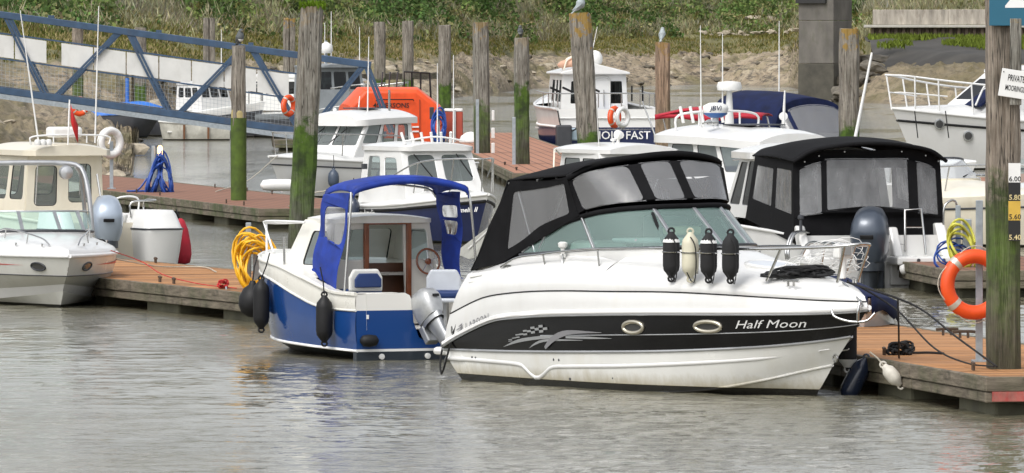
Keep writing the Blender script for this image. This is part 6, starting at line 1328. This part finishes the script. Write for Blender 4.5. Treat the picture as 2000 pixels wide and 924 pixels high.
panel(kc, lambda u, v: catp(bb, u).lerp(catp(bt, u), v), [(.05, .36, .235, .88), (.27, .38, .70, .90), (.76, .36, .95, .88)], CANV, VINYLW, .015, 'canopy_back', pane='vinyl_window', r=.03)
for s in (1, -1): panel(kc, quadmap((.12, 1.2 * s, .68), (2.7, 1.2 * s, 1.0), (2.5, 1.10 * s, 1.98), (.28, 1.165 * s, 1.93)), [(.05, .34, .42, .88), (.50, .34, .92, .86)], CANV, VINYLW, .015, 'canopy_side', pane='vinyl_window', r=.03)
rows = []
for k in range(25):
    u = k / 24; p = catp([(.10, 1.22, 1.92), (.02, .85, 2.11), (-.04, 0, 2.20), (.02, -.85, 2.11), (.10, -1.22, 1.92)], u); q = catp([(1.3, 1.2, 1.98), (1.3, .85, 2.19), (1.3, 0, 2.28), (1.3, -.85, 2.19), (1.3, -1.2, 1.98)], u); r_ = catp([(2.75, 1.08, 1.97), (2.8, .8, 2.1), (2.9, 0, 2.14), (2.8, -.8, 2.1), (2.75, -1.08, 1.97)], u); rows.append(cat([p, q, r_], 12))
MB().grid(rows).build('canopy_roof', CANV, kc, 60, thick=.018); MB().tube([rows[k][0] for k in range(25)], .03, 8).build('canopy_hem', CANV, kc, 60)
for k in range(7): MB().lathe([(.012, 0), (.012, .012)], 8, V(rows[3 + 3 * k][0]) + V((-.02, 0, -.10)), rot_to((-1, 0, 0))).build('press_stud', STEEL, kc, 40)
cabin(kc, 2.6, 4.6, 2.7, 3.9, 1.12, 1.0, 1.0, 1.98, GEL, GLASSD, [(.06, .08, .47, .92), (.53, .08, .94, .92)], [(.08, .2, .42, .9), (.50, .2, .88, .88)], [(.05, .3, .48, .92), (.52, .3, .95, .92)], DARK, .05, 1.0)
roof(kc, 2.7, 4.3, 1.12, 1.0, 2.02, .14, .10, GEL, 'hardtop')
rail(kc, [(-.02, -.52, .55), (.0, -.52, 1.18), (.0, -.78, 1.20), (-.12, -.82, .5)], [], .020, STEEL, 'boarding_ladder', smooth=False); MB().tube([(0, -.52, .92), (-.04, -.80, .92)], .014, 6).build('ladder_rung', STEEL, kc, 60)
rail(kc, [(.05, -1.15, .95), (.05, -1.18, 1.25), (.1, -1.38, 1.27), (.1, -1.38, .6)], [], .018, STEEL, 'grab_hoop')
for q in (0, .12): rail(kc, [(.15 + q, .95, .78), (.0 + q, 1.0, .85), (-.25 + q, 1.3, .84), (-.40 + q, 1.45, .6), (-.42 + q, 1.45, .45)], [], .022, STEEL, 'stern_rail')
MB().lathe([(.025, 0), (.025, .18), (.05, .2), (.05, .24), (.02, .26)], 12, (-.05, 1.15, .86)).build('stern_light', DARK, kc, 50); MB().lathe([(.02, -.07), (.07, -.04), (.08, .03), (.02, .06)], 14, (-.72, -.28, .30), rot_to((-.5, -.5, .2))).build('white_buoy', WHITEP, kc, 60)
for y in (-.55, -.95): MB().lathe([(.028, 0), (.028, .01)], 10, (-.595, y, .43), rot_to((-1, 0, 0))).build('fitting', DARK, kc, 40)
MB().lathe([(.045, 0), (.045, .02)], 12, (-.085, -.85, .16), rot_to((-1, 0, 0))).build('drain', BLACK, kc, 40)

# ------------------------------------------------------------------ navy covered tender by the cruiser bow
tc_ = thing('covered_tender', 'small boat under a navy canvas cover just beyond the cruiser bow', 'boat', (3.28, 101.5, 0), -78)
TL = gen_hull(tc_, 4.6, .85, .55, .58, .75, GEL, BOTTOMG); mb = MB()
rows = [[(p.x, s * (p.y + .02) * (1 - t), p.z + .02 + (.42 * math.sin(min(1, (4.6 - p.x) / 3.2) * 1.57)) * math.sin(t * 1.57)) for s, t in [(1, k / 6) for k in range(7)] + [(-1, 1 - k / 6) for k in range(1, 7)]] for p in TL[-1]]
MB().grid(rows).build('cover', CANVN, tc_, 60, thick=.012)
mb = MB()
for s in (1, -1): mb.grid([[(p.x, s * (p.y + .025), p.z + .03), (p.x, s * (p.y + .03), p.z - .16 - .04 * math.sin(p.x * 7))] for p in TL[-1]])
mb.build('cover_skirt', CANVN, tc_, 60, thick=.012)

# ------------------------------------------------------------------ small white cuddy with grey mesh cover between the two front boats
mc = thing('mesh_cover_boat', 'white cuddy boat with dark window and grey mesh cover behind the cruiser stern', 'boat', (.42, 121, 0), -60)
ML = gen_hull(mc, 5.0, 1.0, .75, .8, 1.0, GEL, BOTTOMG); deck(mc, ML[-1], .1, [(0, .8), (3, 1.0), (5, 1.02)], 'deck', GEL, 3)
cabin(mc, .9, 3.2, 1.0, 2.6, .85, .74, .8, 1.32, GEL, GLASSD, [], [(.06, .12, .46, .9), (.54, .12, .94, .9)], [(.06, .2, .47, .9), (.53, .2, .94, .9)], DARK, .04); roof(mc, .8, 2.8, .78, .72, 1.36, .05, .05, GEL, 'cabin_roof')
MB().add([(.95, -.85, 1.42), (-.9, -.95, .62), (.75, -1.0, .70), (-.1, -1.15, .55)], [(0, 1, 3, 2)]).build('mesh_cover', CANVG, mc, 0, thick=.01); MB().tube([(.9, -.85, 1.43), (-.3, -1.05, .7)], .014, 6).build('cover_pole', WHITE, mc, 60)
MB().tube([(.2, -.98, .8), (.2, -.98, 1.15)], .02, 6).build('stanchion', STEEL, mc, 60)

# ------------------------------------------------------------------ right-hand white cruiser, cream boat
rcz = thing('flush_deck_cruiser', 'tall white cruiser with black rub rail, portholes and pulpit at the right', 'boat', (18.1, 233, 0), 215)
RL = gen_hull(rcz, 9.2, 1.6, 1.25, 1.3, 1.72, GEL, BOTTOMG, band=GEL, bandt=.80, full=2.1, stem=.9)
line_tube(rcz, RL[-2], .035, BLACK, 'rub_rail'); line_tube(rcz, RL[-1], .04, GEL, 'toe_rail'); deck(rcz, RL[-1], .1, [(0, 1.4), (4, 1.6), (6, 1.85), (9.2, 1.75)], 'deck', GEL, 3)
cabin(rcz, .6, 6.8, .8, 5.2, 1.25, 1.02, 1.4, 2.75, GEL, GLASSD, [], [(.08, .45, .38, .85), (.46, .45, .74, .82)], [(.05, .3, .48, .8), (.52, .3, .95, .8)], DARK, .05, .95, 1.6); roof(rcz, .5, 5.4, 1.1, .85, 2.79, .12, .08, GEL, 'coachroof')
MB().prism([(6.85, .30, 1.75), (6.85, 1.0, 1.75), (5.6, .9, 2.5), (5.6, .30, 2.5)], (.05, 0, .05)).build('window_cover', CANVN, rcz, 0)
for s in (1, -1):
    rail(rcz, [(2.2, 1.52 * s, 2.15), (4, 1.50 * s, 2.2), (6, 1.25 * s, 2.3), (7.8, .72 * s, 2.48), (8.9, .30 * s, 2.62), (9.3, .12 * s, 2.64)], [((x, (1.5 - .10 * max(0, x - 4) ** 1.35) * s, z), (x - .1, (1.52 - .115 * max(0, x - 4) ** 1.35) * s, zz)) for x, z, zz in ((3, 2.18, 1.32), (4.6, 2.22, 1.4), (6, 2.3, 1.5), (7.2, 2.42, 1.6), (8.2, 2.53, 1.65), (8.9, 2.62, 1.7))], .028, WHITE, 'guard_rail')
    rail(rcz, [(7.8, .70 * s, 2.05), (8.9, .30 * s, 2.15), (9.2, .1 * s, 2.16)], [], .02, WHITE, 'lower_rail')
    for x, z in ((8.0, 1.28), (7.2, .95), (6.2, .92)):
        c = (x, s * (hull_y(RL[1:], x, z) + .035), z); po = MB().lathe([(.15, 0), (.15, .03), (.11, .035)], 16, c, rot_to((.3, s, 0))).build('porthole', STEEL, rcz, 50); MB().lathe([(.11, 0), (.02, .005)], 16, V(c) + V((.01, s * .036, 0)), rot_to((.3, s, 0))).build('pane', GLASSD2, po, 50)
    mb = MB().grid([[V((x, s * (hull_y(RL[1:], x, z) + .035), z)) for x in (2.2, 3.5, 5.2)] for z in (.68, .80)]); mb.build('hull_flash', mat('silver grey flash', (.50, .50, .48), .4), rcz, 0)
rail(rcz, [(9.3, -.12, 2.64), (9.42, 0, 2.65), (9.3, .12, 2.64)], [], .028, WHITE, 'pulpit'); rail(rcz, [(7.0, .95, 1.8), (6.6, .95, 2.4), (5.9, .95, 2.6), (4.0, 1.1, 2.66)], [], .028, WHITE, 'grab_hoop')
for x, wd_ in ((8.9, 'nearest the bow'), (8.0, 'second from the bow'), (6.4, 'third from the bow'), (5.0, 'above the cone fender')): rope('fender_line', 'dark line hanging down the tall white cruiser, ' + wd_, [wl_((x, (1.52 - .115 * max(0, x - 4) ** 1.35) + .1, 1.65), (18.1, 233), 215), wl_((x - .1, (1.52 - .115 * max(0, x - 4) ** 1.35) + .12, .9), (18.1, 233), 215)], ROPEB, .016, 0, 'rope', 8, 'lines down the side of the tall white cruiser')
cf_ = tag(MB().lathe([(.02, .16), (.05, .12), (.12, -.05), (.20, -.14), (.02, -.17)], 14).build('cone_fender', WHITEP, None, 60), 'white cone shaped fender low beside the tall white cruiser', 'fender'); cf_.location = wl_((5.0, 1.62, .35), (18.1, 233), 215)
cr = thing('cuddy_cruiser', 'cream small cruiser with low windscreen right of the black canopied boat', 'boat', (6.9, 152, 0), -62)
CRL = gen_hull(cr, 5.6, 1.05, .8, .85, .98, GELC, BOTTOMG, band=GELC, bandt=.75); line_tube(cr, CRL[-2], .02, DARK, 'rub_rail'); deck(cr, CRL[-1], 1.6, [(1.5, 1.15), (2.6, 1.2), (4, 1.12), (5.6, 1.0)], 'foredeck', GELC, 2.6); MB().box((.9, 0, .5), (1.7, 1.7, .04)).build('cockpit_floor', GELG, cr, 0)
c0 = [(1.2, -.85, 1.10), (2.0, -.8, 1.15), (2.7, -.45, 1.2), (2.85, 0, 1.21), (2.7, .45, 1.2), (2.0, .8, 1.15), (1.2, .85, 1.1)]; c1 = [(1.2, -.8, 1.42), (1.6, -.74, 1.52), (2.0, -.4, 1.56), (2.1, 0, 1.57), (2.0, .4, 1.56), (1.6, .74, 1.52), (1.2, .8, 1.42)]
patch(lambda u, v: catp(c0, u).lerp(catp(c1, u), v), 0, 0, 1, 1, 36, 2).build('windscreen', clear('pale windscreen', (.75, .8, .82), milk=.35), cr, 70); MB().tube([catp(c1, k / 36) for k in range(37)], .022, 6).build('windscreen_frame', DARK, cr, 60); MB().grid([[catp(c0, k / 36), catp(c0, k / 36) - V((0, 0, .2))] for k in range(37)]).build('windscreen_coaming', GELC, cr, 60)
for s in (1, -1): rail(cr, [(2.2, .95 * s, 1.05), (2.6, .92 * s, 1.35), (3.6, .75 * s, 1.45), (4.8, .35 * s, 1.48), (5.4, 0, 1.48)], [((3.6, .75 * s, 1.45), (3.5, .78 * s, 1.0)), ((4.8, .35 * s, 1.48), (4.7, .4 * s, 1.0))], .016, name='bow_rail')
MB().box((3.0, .3, 1.26), (.2, .14, .06)).build('spotlight', STEEL, cr, 0, bevel=.02); MB().bar((2.85, 0, 1.24), (2.4, .5, 1.33), .02, .015).build('wiper', BLACK, cr, 0)
c2 = thing('cuddy_cruiser', 'pale grey screened boat bow peeping left of the thick right pile', 'boat', (9.3, 158, 0), -62); C2L = gen_hull(c2, 5.4, 1.0, .8, .85, 1.0, GEL, BOTTOMG); deck(c2, C2L[-1], .1, [(0, .9), (3, 1.1), (5.4, 1.02)], 'deck', GEL, 3); MB().grid([[(1.6, y, 1.0), (1.2, y * .9, 1.45)] for y in (-.8, -.4, 0, .4, .8)]).build('windscreen', GLASS, c2, 60)
pb = thing('marker_pole', 'thin white pole with pale cap standing near the yellow topped pile', 'pole', (6.63, 173, 0)); MB().tube([(0, 0, -1), (0, 0, 1.65)], .03, 8).build('pole', WHITEP, pb, 60); MB().lathe([(.05, 0), (.07, .03), (.07, .1), (.03, .13)], 10, (0, 0, 1.64)).build('cap', GELC, pb, 50)
wp = thing('boat_antenna', 'long slanting white pole behind the black canopy roof', 'antenna', (5.35, 127.6, 2.15)); MB().tube([(-.02, 0, 0), (.26, .1, 1.42)], [.028, .018], 8).build('pole', WHITEP, wp, 60); MB().box((.0, 0, .0), (.10, .05, .2)).build('socket', DARK, wp, 0)

# ------------------------------------------------------------------ blue truss gangway
STB = mat('slate blue steel', (.045, .085, .15), .45, .2, var=.25, sc=3, dirt=(.12, .08, .05, .3)); PANW = mat('off white panel', (.62, .62, .60), .5, var=.08, sc=2, dirt=(.4, .38, .33, .4))
gw = thing('truss_gangway', 'long slate blue steel truss gangway with white panels sloping down from the left', 'gangway', (-7.0, 266, 0))
bz = lambda x: .62 - .137 * x; H_ = 2.45; Xb = [2.6, 0, -4.0, -8.0, -12.0]; Xt = [2.0, -1.6, -5.6, -9.6, -13.6]
def bx_(y0):
    MB().bar((2.9, y0, .50), (0, y0, bz(0)), .14, .16).build('bottom_chord', STB, gw, 0); MB().bar((0, y0, bz(0)), (-14, y0, bz(-14)), .14, .22).build('bottom_chord', STB, gw, 0, bevel=.01); MB().bar((0, y0 - .02, bz(0) - .2), (-14, y0 - .02, bz(-14) - .2), .10, .16).build('lower_flange', GALV, gw, 0)
    MB().bar((2.4, y0, bz(0) + H_ - .32), (-14, y0, bz(-14) + H_), .12, .21).build('top_chord', STB, gw, 0, bevel=.01)
    tz = lambda x: bz(-14) + H_ + (bz(0) + H_ - .32 - bz(-14) - H_) * (x + 14) / 16.4
    for a, b in ((2.25, 3.1), (2.2, .4), (-1.45, .1), (-1.75, -3.85), (-5.45, -4.15), (-5.75, -7.85), (-9.45, -8.15), (-9.75, -11.85)):
        for dx in (-.06, .06): MB().bar((a + dx, y0, tz(a)), (b + dx, y0, bz(b) if b < .5 else .55), .07, .06, (0, 1, 0)).build('diagonal', STB, gw, 0)
    for x in (-1.5, -4.5, -8.0): MB().box((x, y0, tz(x) + .13), (.12, .1, .14)).build('lug', STB, gw, 0)
    return tz
bx_(0); bx_(1.5)
MB().add([(2.8, 0.08, .62), (0, .08, bz(0) + .1), (-14, .08, bz(-14) + .1), (-14, 1.42, bz(-14) + .1), (0, 1.42, bz(0) + .1), (2.8, 1.42, .62)], [(0, 1, 4, 5), (1, 2, 3, 4)]).build('walkway', mat('dark grating', (.05, .05, .05), .8), gw, 0, thick=.04)
x = -.25
while x > -13.9:
    if not (-7.9 < x < -7.2):
        MB().add([(x, .10, bz(x) + 1.08), (x - 1.02, .10, bz(x - 1.02) + 1.08), (x - 1.02, .10, bz(x - 1.02) + 1.80), (x, .10, bz(x) + 1.80)], [(0, 1, 2, 3)]).build('white_panel', PANW, gw, 0, thick=.02); x -= 1.06
    else: x -= .45
for z in (1.03, 1.85): MB().bar((0, .1, bz(0) + z), (-14, .1, bz(-14) + z), .04, .05).build('panel_rail', STB, gw, 0)
mb = MB(); k = 0
for i in range(112): q = -.1 - i * .123; mb.bar((q, .1, bz(q) + .1), (q, .1, bz(q) + 1.0), .007, .007)
for j in range(7): mb.bar((0, .1, bz(0) + .15 + .123 * j), (-13.9, .1, bz(-13.9) + .15 + .123 * j), .007, .007)
mb.build('wire_mesh', GALV, gw, 0)

# ------------------------------------------------------------------ workboats beyond the gangway
dk = thing('dirty_skiff', 'dirty white flat skiff lying under the gangway', 'boat', (-9.95, 289, 0), 181)
DL = gen_hull(dk, 2.5, .65, .62, .6, .66, mat('stained white hull', (.52, .51, .45), .6, var=.3, sc=3, dirt=(.14, .11, .07, .7)), BOTTOMG, full=4.5, stem=.12); line_tube(dk, DL[-1], .04, GELG, 'gunwale'); MB().box((1.2, 0, .3), (2.0, 1.0, .04)).build('floor', GELG, dk, 0); MB().box((1.2, 0, .5), (.25, 1.1, .04)).build('thwart', FASC, dk, 0)
for x in (.75, 1.6): MB().box((x, .70, .30), (.07, .05, .5)).build('rust_strap', mat('rust streak', (.16, .07, .03), .8), dk, 0)
bt_ = thing('tarped_boat', 'small boat under a bright blue tarpaulin with a blue post behind the gangway', 'boat', (-15.2, 296, 0), 0)
TL2 = gen_hull(bt_, 2.6, .7, .75, .8, .95, DARK, BOTTOMB, full=3); TB = mat('bright blue tarpaulin', (.03, .16, .55), .5, var=.2, bmp=.4, bsc=6)
MB().grid([[(p.x, s * (p.y + .03) * (1 - t), p.z + .03 + .45 * math.sin(t * 1.57) * math.sin(min(1, p.x / 1.2 + .2) * 1.57) * math.sin(min(1, (2.6 - p.x) / 1.2 + .15) * 1.57)) for s, t in [(1, k / 4) for k in range(5)] + [(-1, 1 - k / 4) for k in range(1, 5)]] for p in TL2[-1]]).build('tarpaulin', TB, bt_, 60, thick=.02); MB().tube([(1.3, 0, 1.2), (1.3, 0, 2.15)], .07, 8).build('blue_post', TB, bt_, 60)
for i, (x, lab) in enumerate(((-14.0, 'dark barrel left of the skiff below the gangway'), (-13.35, 'dark barrel nearest the skiff below the gangway'), (-15.3, 'dark barrel at the far left below the gangway'))):
    b = tag(MB().lathe([(.27, 0), (.30, .05), (.30, .33), (.32, .36), (.30, .39), (.30, .72), (.27, .76)], 16).build('barrel', DARK, None, 40), lab, 'barrel', 'dark barrels below the gangway'); b.location = (x * 1.1, 302.5, .36)
def workboat(label, x, y, deg, Ln, b, wh, hull_m, cabx=(.45, .78), zroof=2.2, dome=False):
    t = thing('workboat', label, 'boat', (x, y, 0), deg); L_ = gen_hull(t, Ln, b, .8, .9, 1.3, hull_m, BOTTOMG, band=wh, bandt=.75); deck(t, L_[-1], .1, [(0, .8), (Ln * .5, 1.0), (Ln, 1.32)], 'deck', GELG, 3)
    cabin(t, Ln * cabx[0], Ln * cabx[1], Ln * cabx[0], Ln * cabx[1] - .25, b * .75, b * .68, .95, zroof, wh, GLASSD, [(.1, .45, .42, .9), (.58, .1, .9, .9)], [(.08, .5, .3, .88), (.36, .5, .62, .88), (.68, .5, .92, .88)], [(.05, .5, .31, .9), (.36, .5, .64, .9), (.69, .5, .95, .9)], DARK, .05); roof(t, Ln * cabx[0] - .1, Ln * cabx[1], b * .75, b * .72, zroof + .05, .08, .06, wh, 'wheelhouse_roof')
    whip(t, (Ln * .55, .2, zroof), (Ln * .55, .2, zroof + 2.0), .025)
    if dome: MB().lathe([(.2, 0), (.25, .1), (.22, .3), (.05, .4)], 14, (Ln * .6, -.2, zroof + .5)).build('radar_dome', WHITEP, t, 60); MB().tube([(Ln * .6, -.2, zroof), (Ln * .6, -.2, zroof + .95)], .05, 8).build('mast', GALV, t, 60)
    rail(t, [(Ln * .8, b * .6, 1.8), (Ln * .9, b * .3, 1.9), (Ln * .97, 0, 1.95), (Ln * .9, -b * .3, 1.9), (Ln * .8, -b * .6, 1.8)], [((Ln * .9, b * .3, 1.9), (Ln * .9, b * .3, 1.2)), ((Ln * .9, -b * .3, 1.9), (Ln * .9, -b * .3, 1.2)), ((Ln * .97, 0, 1.95), (Ln * .97, 0, 1.25))], .025, name='pulpit')
    return t
workboat('white workboat with boxy cabin seen through the gangway left of the slim pile', -9.9, 300, -25, 6.0, 1.2, GELG, GELG, (.1, .5), 2.15)
workboat('white motorboat with rails beyond the gangway right of the slim pile', -8.3, 306, -35, 5.6, 1.1, GEL, GELG, (.15, .55), 2.0)
workboat('grey wheelhouse workboat with white radar balls right of the leaning pile', -8.6, 298, -60, 7, 1.3, mat('battleship grey', (.22, .24, .25), .5, var=.2), DARK, (.45, .72), 2.55, True)
workboat('cluttered fishing boat with white cabin beyond the gangway at the left', -12.9, 300, -40, 5.2, 1.1, GEL, DARK, (.3, .55), 1.9)
gr = thing('gear_heap', 'heap of orange floats and dark nets on the far pontoon beyond the gangway', 'fishing gear', (-10.8, 303, .36)); q_ = random.Random(3)
for i in range(9): MB().lathe([(.02, -.14), (.11, -.09), (.15, 0), (.11, .09), (.02, .14)], 10, (q_.uniform(-2.6, 1.4), q_.uniform(-.6, .8), .18 + q_.uniform(0, .3))).build('float', (ORANGE, RED, DASH)[i % 3], gr, 60)
for i in range(6):
    c = (q_.uniform(-2.8, 1.6), q_.uniform(-.3, .9), .0); s = q_.uniform(.3, .5); MB().lathe([(s, 0), (s * .9, s * .3), (s * .5, s * .65), (.02, s * .8)], 9, c).build('net_pile', SHADE if i % 2 else DARK, gr, 50)
rs = thing('red_board', 'red painted board in a steel frame on the far pontoon right of the lifeboat', 'board', (-1.82, 255.5, .40), -12); MB().box((0, 0, .52), (.58, .10, .86)).build('panel', mat('dull red board', (.33, .055, .03), .6, var=.2), rs, 0, bevel=.02); MB().box((0, 0, 1.0), (.58, .14, .09)).build('cap', WHITEP, rs, 0, bevel=.02); MB().box((.06, -.08, .5), (.06, .04, 1.0)).build('frame_bar', ALU, rs, 0)
for x in (-.2, .22): MB().box((x, 0, .05), (.06, .1, .1)).build('foot', ALU, rs, 0)
hb = thing('blue_hose', 'hank of dark blue hose hanging between the lifeboat and the red board', 'hose', (-2.28, 255, .40)); coil(.42, 9, .12, .03, BLUEHOSE, 'coil', hb, (.42, 1, 1.05), 5, (0, 0, .55)); MB().box((0, .1, .5), (.08, .06, 1.05)).build('hanger', GALV, hb, 0)
db = tag(MB().lathe([(.34, 0), (.36, .04), (.30, .2), (.15, .3), (.02, .33)], 16).build('white_dome', WHITEP, None, 50), 'low white dome on the pontoon right of the red board', 'dome'); db.location = (-1.28, 254, .41)
for x, y, h in ((-.98, 232.3, 1.55), (.05, 213.5, 1.25)): post('galvanised guide post bolted beside a pile on the red brown pontoon' if x < 0 else 'thin galvanised guide post left of the pile with the small bird', x, y, .38, h, .09)
for i, z in enumerate((1.35, .85, .42)): MB().box((.26, -.23, z + .12), (.10 - .02 * (i == 0), .04, .30)).build('white_plate', WHITEP, P6, 0, bevel=.02)
MB().bar((-7.6, 330, 1.95), (-2.6, 345, 1.95), .2, .25).build('footbridge_beam', FASC); tag(bpy.data.objects['footbridge_beam'], 'brown timber beam spanning behind the orange lifeboat', 'beam')
rope('pale_line', 'pale mooring line from the navy fishing boat down to the middle left pontoon', [wl_((2.1, -1.0, 1.0), (-2.67, 154.5), -66.5), (-3.9, 158.5, .75), (-4.4, 161.2, .44)], ROPE, .012)
rope('pale_line', 'pale mooring line from the white pilothouse cruiser bow to the slim pile', [ww(6.3, .1, 1.0), (-5.9, 183, .55), (-6.4, 177, .42)], ROPE, .012)
MB().box((-14.4, .75, 1.0), (1.2, 2.6, 2.9)).build('landing_abutment', CONC, gw, 0, bevel=.04)
